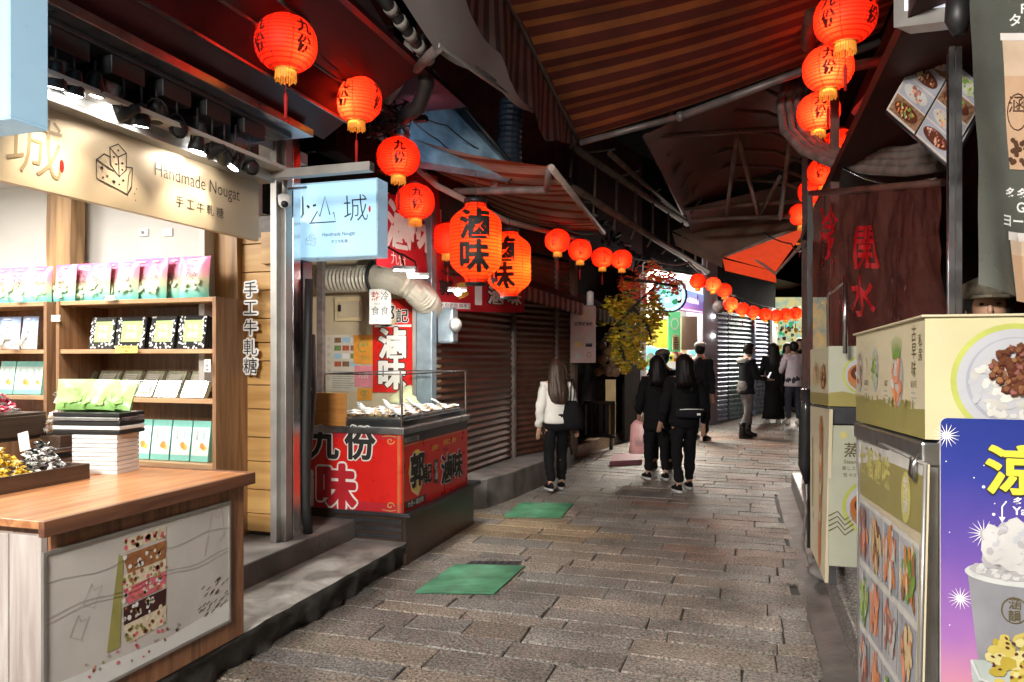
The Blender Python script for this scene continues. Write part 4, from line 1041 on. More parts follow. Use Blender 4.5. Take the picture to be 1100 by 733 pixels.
# brown clad base of the booth
m=MB(); m.box((-3.3,bs0+.0,.0),(-2.47,5.0+1.62,.395),'brown_clad'); o=None
hx=[(-3.1,bs0-.02,.37),(-2.43,bs0-.02,.37),(-2.43,6.72,.37),(-3.1,6.72,.37),(-3.1,bs0-.02,.40),(-2.43,bs0-.02,.40),(-2.43,6.72,.40),(-3.1,6.72,.40)]
bb=thing('metal_plinth','dark brown sheet metal plinth carrying the red food booth','plinth',(-2.8,5.9,0)); m.build('plinth_body',bb,bevel=.004)
m=MB(); m.hexa(hx,'dark_steel'); m.build('plinth_lip',bb,bevel=.003)
m=MB()
for k in range(3): m.box((-3.2,bs0-.012,.20+.055*k),(-2.5,bs0-.001,.235+.055*k),'dark_steel')
m.build('ledge_rails',bb)
# ---- room behind the booth
room=thing('booth_shop','narrow beige shop front behind the red booth with posters and a duct','shop',(-3.8,6.9,0))
WS=6.9
xl,xr=S(333,400,WS).x,S(470,400,WS).x
m=MB(); m.box((xl-.6,WS,.33),(xr,WS+.1,3.1),'beige_wall'); m.build('wall',room)
for k_ in range(3): m=MB(); m.box((xl-.3,WS-.02,.9+.55*k_),(xl-.02,WS,.93+.55*k_),'alu'); m.build('wall_rail',room)
m=MB(); m.box((-4.9,4.75,.33),(-4.82,6.9,3.1),'beige_wall'); m.build('side_wall',room)
m=MB(); m.box((-4.9,4.72,3.1),(-3.0,7.3,3.18),'night_wall'); m.box((-4.9,4.72,3.3),(-3.06,7.3,7),'night_wall'); m.build('upper_wall',room)
p,q=S(361,320,WS),S(391,345,WS); m=MB(); m.box((p.x,WS-.03,q.z),(q.x,WS,p.z),'cream'); b=m.build('meter_box',room,bevel=.004)
p,q=S(365,324,WS),S(388,341,WS); m=MB(); m.box((p.x,WS-.045,q.z),(q.x,WS-.03,p.z),'beige_wall'); b2=m.build('box_door',b,bevel=.003)
p=S(366,331,WS); m=MB(); m.box((p.x,WS-.055,p.z-.04),(p.x+.03,WS-.045,p.z+.03),'black'); m.build('box_lock',b)
# posts
m=MB(); p,q=S(340,290,6.3),S(346,560,6.3); m.box((p.x,6.3,.33),(q.x,6.36,2.6),'conduit'); m.build('grey_post',room)
m=MB(); p,q=S(447,300,6.6),S(464,440,6.6); m.box((p.x,6.6,.33),(q.x,6.72,3.1),'lb_metal'); m.build('blue_grey_post',room,bevel=.01)
m=MB(); p,q=S(443,300,6.62),S(447,440,6.62); m.box((p.x,6.62,.33),(q.x,6.7,3.1),'alu'); m.build('white_post',room)
# posters (each its own thing)
def poster(name,label,px0,py0,px1,py1,s,mat,draw=None,cat='poster',th=.004):
    a,b=S(px0,py0,s),S(px1,py1,s); m=MB(); m.box((a.x,s-th,b.z),(b.x,s,a.z),mat); fr=Fr((a.x,s-th,b.z),(1,0,0),(0,0,1),.0008)
    if draw: draw(m,fr,b.x-a.x,a.z-b.z)
    o=m.build(name); tag(o,label,cat); return o
def d_menu(m,fr,w,h):
    for i in range(6): text(m,fr,'九份老街滷味'[i],w*.09,h*(.93-.14*i),w*.1,'grey_print',1)
    for i in range(3):
        for j in range(4): rect(m,fr,w*(.25+.23*i),h*(.86-.14*j),w*(.44+.23*i),h*(.95-.14*j),('photo_brown','photo_green','sky_blue','photo_red','card_white')[(i*2+j)%5],1)
    for j in range(8): rect(m,fr,w*.2,h*(.06+.04*j),w*(.7+.2*((j*7)%3)/3),h*(.075+.04*j),'grey_print',1)
poster('paper_poster','pale paper notice with small photos behind the booth',350,360,388,421,WS-.002,'paper',d_menu)
def d_or(m,fr,w,h): stroke(m,fr,[(w*.5+w*.25*math.cos(a),h*.6+h*.2*math.sin(a)) for a in [i*.6 for i in range(10)]],.012,'olive',1); blob(m,fr,w*.5,h*.65,w*.12,'olive',2,8,rnd); text(m,fr,'招財',w*.6,h*.2,w*.2,'olive',1)
poster('orange_poster','orange poster with a brush drawing beside the paper notice',380,360,400.5,391,WS-.006,'orange_poster',d_or)
def d_pk(m,fr,w,h): text(m,fr,'九份',w*.5,h*.55,w*.3,'white_ink',1); 
poster('pink_poster','pink paper poster with a pointed top under the orange poster',381,393,400,416,WS-.006,'pink_paper',d_pk)
poster('orange_slip','small orange slip under the pink poster',384,417,400,430,WS-.006,'orange_poster',d_or)
def d_red(m,fr,w,h):
    blob(m,fr,w*.38,h*.84,w*.3,'cream',1,9,rnd)
    for ch,x,y,k in (('郭',.38,.85,.36),('記',.75,.82,.3)): text(m,fr,ch,w*x,h*y,w*k,'white_ink',2,bold=.07); text(m,fr,ch,w*x,h*y,w*k,'ink',5,bold=.015)
    rect(m,fr,w*.05,h*.7,w*.98,h*.725,'white_ink',1)
    for ch,y in (('滷',.53),('味',.2)): text(m,fr,ch,w*.5,h*y,w*.66,'ink',2,bold=.085); text(m,fr,ch,w*.5,h*y,w*.66,'white_ink',5,bold=.045)
poster('red_poster','tall red poster with white 滷味 brush characters behind the glass case',400.5,322,443,422,WS-.01,'booth_red',d_red)
def d_hot(m,fr,w,h):
    text(m,fr,'熱',w*.28,h*.8,w*.36,'photo_red',1,bold=.02); text(m,fr,'冷',w*.72,h*.8,w*.36,'ink',1); text(m,fr,'食',w*.28,h*.38,w*.36,'ink',1); text(m,fr,'食',w*.72,h*.38,w*.36,'ink',1)
    text(m,fr,'Hot & cold',w*.5,h*.58,w*.11,'grey_print',1); text(m,fr,'都 好 吃',w*.5,h*.1,w*.11,'grey_print',1)
o=poster('hanging_notice','small white 熱冷食食 notice hanging in front of the duct',397,311,420,348,6.45,'white',d_hot)
# duct

def duct(pts,r,n=16,pitch=.03,mat='duct'):
    # corrugated sweep
    P_=[Vector(p) for p in pts]; L=[0]
    for i in range(1,len(P_)): L.append(L[-1]+(P_[i]-P_[i-1]).length)
    k=int(L[-1]/pitch*2); out=[];rr=[]
    for j in range(k+1):
        d=L[-1]*j/k; i=max(q for q in range(len(L)) if L[q]<=d+1e-9); i=min(i,len(P_)-2); f=(d-L[i])/(L[i+1]-L[i]); out.append(P_[i].lerp(P_[i+1],f)); rr.append(r*(1 if j%2 else .89))
    m=MB(); m.tube(out,rr,mat,n,smooth=False); return m
dz=S(380,299,6.6).z
pts=[S(343,301,6.6),S(380,300,6.6),S(415,299,6.6)]+[S(415,299,6.6)+Vector((.35*math.sin(a),-.0+.35*(1-math.cos(a))*-1,0)) for a in (.3,.6,.9,1.2,1.5)]
pts=[S(343,301,6.6),S(375,300,6.6),S(405,299,6.6),S(422,300,6.5),S(436,304,6.42),S(447,312,6.45),S(456,322,6.6),S(464,334,6.9)]
dt=thing('exhaust_duct','fat ribbed silver exhaust duct under the light box','duct',pts[0]); duct(pts,.138,18,.042).build('duct_hose',dt)
m=MB(); c=S(402,299,6.6); m.lathe([(.17,-.008),(.175,0),(.17,.008)],c,'black',18,axis=(1,0,0)); m.build('clamp_band',dt)
# black hose and folded dark umbrella beside the door frame
m=MB(); m.tube([T(332,300,-2.98),T(331,360,-2.99),T(329,420,-3.0),T(328,480,-3.0),T(328,540,-3.0),T(331,574,-2.99)],[.03,.03,.035,.04,.035,.035],'rubber',10); o=m.build('black_hose'); tag(o,'thick black hose hanging down beside the silver door frame','hose')
t=thing('folded_umbrella','folded black umbrella leaning between the door frame and the booth',"umbrella",T(327,540,-3.04))
m=MB(); m.tube([T(336,360,-3.1),T(332,420,-3.06),T(328,480,-3.05),T(327,545,-3.04)],[.02,.055,.05,.015],'rubber',9); m.build('folded_cloth',t)
m=MB(); m.tube([T(327,425,-3.0),T(329,420,-2.99),T(334,419,-2.99),T(335,424,-2.99)],.012,'black',8); m.build('handle',t)
m=MB(); m.box((-3.12,4.66,.9),(-3.06,4.78,2.3),'dark_steel'); m.box((-3.058,4.68,1.2),(-3.05,4.76,1.7),'burgundy'); o=m.build('shutter_box',bevel=.005); tag(o,'narrow dark metal cabinet with a red insert next to the door frame','cabinet')
# ---- banners over the booth
def qbanner(name,label,pts,mat,draw,w,h,cat='banner',th=.01):
    tl,tr,br,bl=pts; m=MB(); m.slab([bl,br,tr,tl],th,mat); fr=FrQ(bl,br,tr,tl,w,h,.003); draw(m,fr,w,h); o=m.build(name); tag(o,label,cat); return o
def d_big(m,fr,w,h):
    text(m,fr,'滷',w*.34,h*.42,.42,'white_ink',1,bold=.045,shear=.25); text(m,fr,'味',w*.72,h*.44,.42,'white_ink',1,bold=.045,shear=.25); text(m,fr,'老',w*.16,h*.8,.22,'white_ink',1,bold=.03); text(m,fr,'九份',w*.3,h*.1,.12,'white_ink',1)
qbanner('red_banner','large red banner with slanting white 滷味 characters hanging behind the lanterns',[P(396,165,6.6),P(470,190,7.4),P(478,300,7.4),P(405,285,6.6)],'banner_red',d_big,1.2,1.0)
def d_small(m,fr,w,h):
    for ch,x in (('滷',.62),('味',.86)): text(m,fr,ch,w*x,h*.55,h*.56,'ink',1,bold=.08); text(m,fr,ch,w*x,h*.55,h*.56,'white_ink',4,bold=.035)
    rect(m,fr,w*.39,h*.2,w*.47,h*.9,'card_white',1); rect(m,fr,w*.03,h*.07,w*.34,h*.24,'card_white',1); text(m,fr,'九份老店 純手工',w*.185,h*.155,h*.13,'ink',2); text(m,fr,'郭',w*.08,h*.65,h*.4,'ink',1,bold=.05); blob(m,fr,w*.24,h*.62,h*.26,'yellow_print',1,9,rnd)
qbanner('red_sign','small red 滷味 sign board hanging over the first shutter',[P(470,294,7.3),P(563,307,8.6),P(563,336,8.6),P(470,334,7.3)],'banner_red',d_small,1.25,.4,'sign')
# flood lamps of the booth
def flood(px,py,d,label,tgt,e=18):
    p=P(px,py,d); t=thing('flood_lamp',label,'flood lamp',p,group='bright lamps over the food booth'); 
    m=MB(); m.box((p.x-.09,p.y-.05,p.z-.01),(p.x+.09,p.y+.05,p.z+.02),'alu',rz=.5); m.build('lamp_body',t,bevel=.006)
    m=MB(); m.box((p.x-.08,p.y-.04,p.z-.016),(p.x+.08,p.y+.04,p.z-.011),'lamp_hot',rz=.5); m.build('led_face',t)
    if px==491: m=MB(); m.ball(p+Vector((.02,-.03,-.03)),.035,'lamp_hot',12); m.build('bulb',t)
    m=MB(); m.tube([p+Vector((0,0,.02)),p+Vector((-.05,.05,.12)),p+Vector((-.2,.1,.2))],.008,'black',6); m.build('bracket',t)
    light('SPOT','led',p-Vector((0,0,.03)),e,(1,.95,.86),.05,t,target=tgt,spot=130,blend=.6)
flood(434,289,5.9,'bright lamp nearest the light box, over the ribbed duct',(-3.9,6.6,1.4),75)
flood(449,296,6.1,'bright lamp in the middle of the three over the booth',(-3.0,6.3,1),42)
flood(491,311,7.0,'bright lamp right under the big oval lanterns',(-1.2,7.2,0),110)
# ================= shutters =================

def shutter(m,a,b,z0,z1,pitch,dep,mat):
    a=Vector((a[0],a[1],0)); b=Vector((b[0],b[1],0)); d=(b-a).normalized(); nrm=Vector((d.y,-d.x,0))
    if nrm.dot(-a)<0: nrm=-nrm
    k=int((z1-z0)/pitch); ks=6; vs=[]
    prof=[]
    for j in range(k):
        for q in range(ks):
            f=q/ks; o_=dep*(math.sin(math.pi*min(1,f*1.25)) if f<.8 else 0)
            prof.append((z0+pitch*(j+f),o_))
    prof.append((z0+pitch*k,0))
    nx=max(2,int((b-a).length/.35))
    for z,o_ in prof:
        for i in range(nx+1):
            p=a.lerp(b,i/nx); w_=.006*noise.noise(Vector((p.x*1.5,p.y*1.5,z*2))); vs.append((p.x+nrm.x*(o_+w_),p.y+nrm.y*(o_+w_),z))
    m.add(vs,[(j*(nx+1)+i,j*(nx+1)+i+1,(j+1)*(nx+1)+i+1,(j+1)*(nx+1)+i) for j in range(len(prof)-1) for i in range(nx)],mat,True)
sh=thing('shuttered_shop','dark closed shop with three brown roller shutters behind the walking woman','shop',(-2.8,9,0))
def pc(px,d): v=P(px,400,d); return (v.x,v.y)
f0,f1,f2,f3=pc(462,7.35),pc(550,9.45),pc(597,10.3),pc(611,10.55)
for a,b in ((f0,f1),(pc(553.5,9.5),f2),(pc(599,10.33),f3)):
    m=MB(); shutter(m,a,b,.31,3.0,.075,.022,'shutter_brown'); m.build('roller_shutter',sh)
def colm(m,px,d,w,z0,z1,mat):
    v=P(px,400,d); m.box((v.x-w/2,v.y-w/2,z0),(v.x+w/2,v.y+w/2,z1),mat,rz=-.3)
for px,d,w,mat in ((551.8,9.42,.05,'conduit'),(598,10.28,.05,'conduit'),(616,10.6,.09,'painted_beam')):
    m=MB(); colm(m,px,d,w,.2,3.1,mat); m.build('shutter_guide',sh)
def wallq(m,pts,z0,z1,th,mat):
    for i in range(len(pts)-1):
        a=Vector((*pts[i],0)); b=Vector((*pts[i+1],0)); d=(b-a).normalized(); nrm=Vector((-d.y,d.x,0))
        if nrm.dot(a)<0: nrm=-nrm
        c=[a,b,b+nrm*th,a+nrm*th]; m.hexa([v+Vector((0,0,z0)) for v in c]+[v+Vector((0,0,z1)) for v in c],mat)
m=MB(); wallq(m,[pc(452,7.2),pc(551,9.6),pc(620,10.9)],3.0,7.5,.3,'dark_red_wood'); m.build('upper_wall',sh)
m=MB(); wallq(m,[pc(474,7.95),pc(551,9.75),pc(618,11.0)],.0,3.0,.3,'night_wall'); m.build('back_wall',sh)
# scalloped valance of the shop over the shutters

m=MB(); A_,B_=P(560,306,8.9),P(665,338,11.5); k=40
for i in range(k):
    a=A_.lerp(B_,i/k); b=A_.lerp(B_,(i+1)/k); mid=(a+b)/2; m.slab([a,b,b-Vector((0,0,.14)),mid-Vector((0,0,.18)),a-Vector((0,0,.14))],.006,'valance_dark' if i%2 else 'card_grey')
o=m.build('valance'); tag(o,'black and white scalloped valance over the brown shutters','valance')
m=MB(); A2,B2=P(560,300,9.2),P(668,335,11.9); m.slab([A_+Vector((0,0,.02)),B_+Vector((0,0,.02)),B_+Vector((-.9,.3,.55)),A_+Vector((-.9,.3,.55))],.01,'dark_red_wood'); o=m.build('shop_canopy'); tag(o,'dark reddish canopy above the scalloped valance','canopy')
# menu board sign

a,b=P(613.5,328,10.3),P(640,330,10.45)
t=thing('menu_board','narrow pinkish menu board hung beside the last brown shutter','menu board',P(626,360,10.4))
z1_,z0_=P(613,328,10.3).z,P(613,390,10.3).z
m=MB(); A=Vector((a.x,a.y,z0_)); B=Vector((b.x,b.y,z0_)); A1=Vector((a.x,a.y,z1_)); B1=Vector((b.x,b.y,z1_)); m.slab([A,B,B1,A1],.03,'board_pink'); w=(B-A).length; h=z1_-z0_; fr=Fr(A,B-A,(0,0,1),.003)
stroke(m,fr,[(w*.5+.07*math.cos(i*.5),h*.84+.07*math.sin(i*.5)) for i in range(14)],.012,'gold_print',1); text(m,fr,'福',w*.5,h*.84,.08,'gold_print',1)
text(m,fr,'古早味滷味',w*.5,h*.68,.055,'ink',1,bold=.02)
for j in range(4):
    for i in range(2): rect(m,fr,w*(.14+.42*i),h*(.5-.06*j),w*(.40+.42*i),h*(.52-.06*j),'grey_print',1)
rect(m,fr,w*.15,h*.28,w*.42,h*.36,'gold_print',1); rect(m,fr,w*.58,h*.28,w*.85,h*.34,'ink',1); stroke(m,fr,[(w*.72+.035*math.cos(i*.6),h*.14+.035*math.sin(i*.6)) for i in range(12)],.006,'ink',1); rect(m,fr,w*.18,h*.07,w*.4,h*.17,'grey_print',1)
m.build('board',t)
m=MB(); c=P(634,322,10.4); m.lathe([(.05,-.08),(.05,.1),(.02,.12)],c,'card_white',12); m.build('lamp',t)
# electric box at the first shutter
p=P(477,350,7.4); t=thing('junction_box','blue grey octagonal metal meter box mounted by the booth post','meter box',p)
m=MB(); m.box((p.x-.14,p.y-.05,p.z-.18),(p.x+.12,p.y+.1,p.z+.18),'lb_metal'); m.build('box_body',t,bevel=.03)
m=MB(); m.lathe([(.07,0),(.075,.03),(.05,.06),(.0001,.065)],p+Vector((.12,-.03,0)),'alu',14,axis=(1,-.4,0)); m.build('dial',t)

# ================= FAR LEFT FACADE =================
rnd=random.Random(9)

DEFS['led_panel']=grad('Z',[(0,(.55,.2,.6)),(.2,(.22,.2,.75)),(.4,(.1,.3,.8))],em=.4)
dk=thing('dark_shop','unlit recessed shop front behind the flower lanterns','shop',(P(650,400,12.5)))
m=MB(); wallq(m,[pc(640,12.2),pc(690,13.6)],.0,7,.4,'night_wall'); wallq(m,[pc(612,10.9),pc(640,12.2)],0,3.1,.2,'night_wall'); wallq(m,[pc(616,11.0),pc(690,13.3)],3.1,7,.4,'dark_red_wood'); m.build('wall',dk)
m=MB(); wallq(m,[pc(671,12.6),pc(688,13.2)],.15,2.9,.05,'dark_wall'); m.build('door_panel',dk)
# ledges
def ledge(pxs,zh,mat,label,name='wood_ledge'):
    q=[G(*p) for p in pxs]; m=MB(); up=Vector((0,0,zh)); dn=Vector((0,0,-.05)); m.hexa([p+dn for p in q]+[p+up for p in q],mat); o=m.build(name,bevel=.012); tag(o,label,'step')
ledge([(611,496),(660,478.5),(652,468),(612,478)],.2,'wood_ledge','low tan wood step in front of the dark doorway')
ledge([(661,478),(692,467),(686,461),(656,468)],.17,'brown_clad','dark brown step next to the tan wood step','shop_doorstep')
# flower basket lanterns on a string + yellow signpost

bp=P(656,440,11.9)
t=thing('lantern_totem','narrow gold sign post with raised characters under woven balls','sign post',(bp.x,bp.y,gz(bp.x,bp.y)))
za,zb_=P(656,408,11.9).z,P(656,470,11.9).z
m=MB(); m.box((bp.x-.08,bp.y-.03,zb_),(bp.x+.08,bp.y+.03,za),'gold_print',rz=.1); fr=Fr((bp.x-.08,bp.y-.034,zb_),(1,.1,0),(0,0,1),.003)
vtext(m,fr,'九份金山老街',.08,za-zb_-.12,.11,'panel_ink',1,bold=.02,gap=1.25); m.build('sign_board',t)
m=MB(); m.tube([(bp.x,bp.y+.05,gz(bp.x,bp.y)),(bp.x,bp.y+.05,za)],.03,'dark_steel',8); m.build('pole',t)
balls=[(655,398,12),(648,397,9),(661,400,9),(647,386,10),(657,384,10),(659,391,8),(651,378,9),(646,371,9),(658,372,8),(653,364,8),(642,400,8),(664,392,7)]
for i,(x,y,r) in enumerate(balls):
    p=P(x,y,11.9+.15*math.sin(i*2)); m=MB(); m.ball(p,r/794*11.9*.62,'woven',12,.95); o=m.build('woven_ball'); tag(o,'brown woven ball in the cluster over the gold sign post','woven ball','woven balls hanging by the dark doorway')
# chairs/clutter inside dark doorway
p=P(640,455,11.6); m=MB()
for i in range(6): 
    q=p+Vector((-.2+.09*i,.02*i,0)); m.box((q.x-.03,q.y-.02,.35),(q.x+.03,q.y+.02,.9),'dark_wall',rz=.3)
m.box((p.x-.3,p.y-.05,.85),(p.x+.3,p.y+.05,.9),'dark_wall',rz=.1); m.box((p.x-.3,p.y-.05,.33),(p.x+.3,p.y+.05,.37),'dark_wall',rz=.1); o=m.build('wooden_rack'); tag(o,'dark slatted wooden rack standing in the unlit doorway','rack')
# ginkgo-like yellow climber
def leafcloud(name,label,pts,n,size,mats,spread,cat,stems):
    t=thing(name,label,cat,pts[0][0]); m=MB()
    for _ in range(n):
        c,r=rnd.choice(pts); v=Vector((rnd.gauss(0,1),rnd.gauss(0,1),rnd.gauss(0,1))); v=v.normalized()*r*rnd.random()**.5
        p=Vector(c)+v; a=Matrix.Rotation(rnd.random()*6.28,3,'Z')@Matrix.Rotation(rnd.uniform(-1.2,1.2),3,'X'); s=size*rnd.uniform(.6,1.3)
        vs=[Vector(q)*s for q in ((0,0,0),(.9,.5,.1),(.75,1.0,0),(.15,1.15,.1),(0,.95,.05),(-.15,1.15,.1),(-.75,1.0,0),(-.9,.5,.1))]
        m.add([a@q+p for q in vs],[(0,1,2,3,4),(0,4,5,6,7)],rnd.choice(mats))
    m.build('crown',t); m=MB()
    for s_ in stems: m.tube(s_,[.03-.02*i/len(s_) for i in range(len(s_))],'bark',6)
    m.build('trunk',t)

YD=11.2
leafcloud('yellow_ginkgo_garland','drooping yellow leafed branches hanging above the dark doorway',[(P(x,y,YD+dz_),r*.92) for x,y,dz_,r in ((655,330,0,.17),(665,345,.1,.2),(680,350,0,.24),(692,340,.2,.26),(700,352,.2,.2),(690,365,.1,.22),(676,372,0,.2),(664,382,.1,.15),(683,384,.1,.12),(645,342,0,.13),(672,325,.1,.2),(700,325,.2,.18),(708,338,.3,.16),(660,362,0,.15),(690,392,0,.06),(672,395,0,.08))],2100,.046,['leaf_yellow','leaf_gold','leaf_gold','leaf_green','leaf_yellow'],1,'garland',[[P(640,375,YD),P(660,352,YD),P(680,330,YD),P(712,300,YD+.2)],[P(660,352,YD),P(668,375,YD),P(672,392,YD)],[P(680,330,YD),P(695,350,YD),P(700,365,YD)]])
leafcloud('red_leaf_garland','red and orange leaves glowing beside the lanterns above the yellow branches',[(P(x,y,YD+.1),r) for x,y,r in ((688,300,.22),(705,300,.2),(680,312,.2),(697,315,.18),(718,300,.14),(726,308,.12),(672,305,.12),(700,290,.15))],900,.035,['leaf_red','leaf_red','leaf_gold'],1,'garland',[[P(670,300,YD),P(700,303,YD),P(728,308,YD)]])
# ---- bright store
st=thing('bright_store','brightly lit souvenir store with yellow and green posters','shop',P(725,400,14.2))
sa,sb=pc(689,13.3),pc(757,14.9)
m=MB(); wallq(m,[(pc(672,14.6)),(pc(752,16.3))],.1,3.3,.1,'store_white'); m.build('back_wall',st)
m=MB(); wallq(m,[sa,pc(674,14.6)],.1,3.3,.08,'store_white'); m.build('side_wall',st)
a3=P(686,430,13.3); m=MB(); c=[Vector((*q,0)) for q in (sa,sb,pc(752,16.3),pc(672,14.6))]; m.hexa([v+Vector((0,0,3.15)) for v in c]+[v+Vector((0,0,3.2)) for v in c],'store_white'); m.build('ceiling',st); m=MB(); m.hexa([v+Vector((0,0,.1)) for v in c]+[v+Vector((0,0,.2)) for v in c],'step_concrete'); m.build('floor',st)
m=MB(); wallq(m,[sa,sb],3.25,7,.3,'night_wall'); m.build('upper_wall',st)
m=MB(); colm(m,691,13.35,.09,.12,3.2,'store_white'); m.build('door_post',st)
cc=(c[0]+c[1]+c[2]+c[3])/4
light('AREA','store_light',(cc.x,cc.y,3.1),55,(1,.95,.88),1.2,st,rot=(0,0,0))
l=light('AREA','store_front_light',(c[0]+(c[1]-c[0])*.5+Vector((0,0,2.9))-Vector((0,.15,0))),85,(1,.90,.76),1.0,st,target=P(750,480,12.2)); l.data.spread=math.radians(95)
for i in range(4):
    q=c[0].lerp(c[1],.2+.2*i)+Vector((0,0,3.12)); m=MB(); m.box((q.x-.12,q.y-.05,q.z-.02),(q.x+.12,q.y+.05,q.z+.02),'lamp_hot',rz=.3); m.build('ceiling_lamp',st)
def qp(name,label,px0,py0,px1,py1,d0,d1,mat,draw=None,cat='poster',th=.02):
    bl=P(px0,py1,d0); tl=P(px0,py0,d0); br=P(px1,py1,d1); tr=P(px1,py0,d1); m=MB(); m.slab([bl,br,tr,tl],th,mat); w=(br-bl).length; h=(tl-bl).length
    if draw: draw(m,FrQ(bl,br,tr,tl,w,h,.006),w,h)
    o=m.build(name); tag(o,label,cat); return o
def dd(m,f,w,h): text(m,f,'CAFFE',w*.35,h*.28,.09,'panel_ink',1); text(m,f,'九份',w*.3,h*.14,.06,'panel_ink',1)
qp('yellow_poster','bright yellow poster in the lit store window',691,343,717,374,13.8,14.2,'poster_yellow',dd)
def dg(m,f,w,h): stroke(m,f,[(w*.5+w*.3*math.cos(i*.6),h*.7+w*.3*math.sin(i*.6)) for i in range(12)],.03,'card_white',1); blob(m,f,w*.5,h*.35,w*.25,'cream',1,8,rnd); blob(m,f,w*.5,h*.15,w*.2,'leafgreen',2,8,rnd)
qp('green_banner','green banner with a pale ring beside the yellow poster',718,335,731,378,13.9,14.1,'poster_green',dg,'banner')
def dm(m,f,w,h): vtext(m,f,'五花茶',w*.5,h*.75,.12,'ink',1)
qp('menu_strip','small cream menu strip with black characters right of the green banner',723,362,730,376,13.7,13.8,'cream',dm,'menu strip')
qp('beige_panel','blank beige wall panel in the lit store',732,340,749,376,14.3,14.7,'beige_panel',None,'panel')
p=P(698,385,13.7); m=MB(); m.lathe([(.0001,0),(.21,0),(.23,.02),(.22,.05),(.0001,.05)],p,'poster_cyan',24,axis=(.3,-1,0))
f=Fr(p+Vector((.02,-.055,0)),(1,.3,0),(0,0,1)); 
for x,y,r,mt in ((-.05,-.08,.08,'leafgreen'),(.05,-.06,.07,'leafgreen'),(0,.05,.06,'card_white'),(-.08,.02,.05,'poster_green')): blob(m,f,x,y,r,mt,2+int(r*50),9,rnd)
o=m.build('round_display'); tag(o,'round cyan display with a green landscape in the lit store','display')
# goods on the counter of the store
cnt=thing('store_counter','white counter of the lit store piled with small goods','counter',P(720,430,14)); a,b=P(694,401,13.75),P(748,401,14.9); m=MB(); m.hexa([Vector((a.x,a.y,.15)),Vector((b.x,b.y,.15)),Vector((b.x-.1,b.y+.4,.15)),Vector((a.x-.1,a.y+.4,.15)),Vector((a.x,a.y,1.1)),Vector((b.x,b.y,1.1)),Vector((b.x-.1,b.y+.4,1.1)),Vector((a.x-.1,a.y+.4,1.1))],'store_white'); m.build('counter_body',cnt)
cols=['poster_yellow','poster_cyan','pink_paper','poster_green','card_white','photo_red','sky_blue','cream']
for i in range(22):
    row=i//11; a_=P(697+(i%11)*4.6,400,13.8+.09*(i%11)); z=1.1 if row==0 else 1.5; m=MB(); hh=rnd.uniform(.12,.28); m.box((a_.x-.05,a_.y+.12-.05,z),(a_.x+.05,a_.y+.12+.05,z+hh),cols[(i*5)%8],rz=.3)
    fr=Fr((a_.x-.05,a_.y+.055,z),(1,.1,0),(0,0,1),.002); rect(m,fr,.015,hh*.3,.085,hh*.7,'card_white' if i%2 else 'ink',1)
    o=m.build('boxed_good',bevel=.006); tag(o,'small coloured box on the %s of the lit store'%('counter' if row==0 else 'shelf'),'box','small boxed goods in the lit store')
m=MB(); a_,b_=P(694,383,13.9),P(748,383,15); m.slab([Vector((a_.x,a_.y+.0,1.48)),Vector((b_.x,b_.y+.0,1.48)),Vector((b_.x,b_.y+.25,1.48)),Vector((a_.x,a_.y+.25,1.48))],.02,'store_white'); m.build('shelf',cnt)
# round sign
c_=P(719,317,12.9); t=thing('round_sign','round light sign with green landscape and dark rim above the store','sign',c_); ax=Vector((.45,-1,0)).normalized()
m=MB(); m.lathe([(.31,-.07),(.31,.05),(.285,.05),(.285,.02)],c_,'black',30,axis=ax); m.build('rim',t)
m=MB(); m.lathe([(.0001,.022),(.284,.022)],c_,'sign_disc',30,axis=ax)

f=Fr(c_+ax*.026,Vector((1,.45,0)),(0,0,1),.002); stroke(m,f,[(.25*math.cos(i*.3),.25*math.sin(i*.3)) for i in range(22)],.02,'sign_white',1)
for _ in range(22): blob(m,f,rnd.uniform(-.17,.17),rnd.uniform(-.17,.17),rnd.uniform(.02,.06),rnd.choice(('sign_green','sign_white','sign_green','black')),2,7,rnd)
m.build('sign_face',t)
# LED sign
pa=[P(729,308,13.2),P(756,316,14.3),P(755,337,14.3),P(727,333,13.2)]
t=thing('led_sign','blue and violet LED sign above the lit store','LED sign',pa[3]); m=MB(); m.slab([pa[3],pa[2],pa[1],pa[0]],.08,'led_panel','black'); f=FrQ(pa[3],pa[2],pa[1],pa[0],1.1,.42,.006)
for i in range(22):
    for y in (.02,.40): rect(m,f,.02+.048*i,y,.045+.048*i,y+.018,'led_dot',1)
text(m,f,'OPEN 歡迎光臨',.5,.22,.1,'led_dot',1); m.build('panel',t)
# grey pillar
pb=pc(763,15.0); gp=thing('grey_pillar','lilac grey plastered pillar between the lit store and the shutters','pillar',(*pb,0))
m=MB(); wallq(m,[pc(755,14.8),pc(771,15.15)],.1,3.6,.4,'pillar_grey'); m.build('pillar_body',gp,bevel=.01)
for py in (340,361): m=MB(); p=P(766.5,py,15.0); m.lathe([(.0001,-.02),(.035,-.02),(.035,.02)],p,'lamp_white',12,axis=(.3,-1,0)); m.build('wall_lamp',gp)
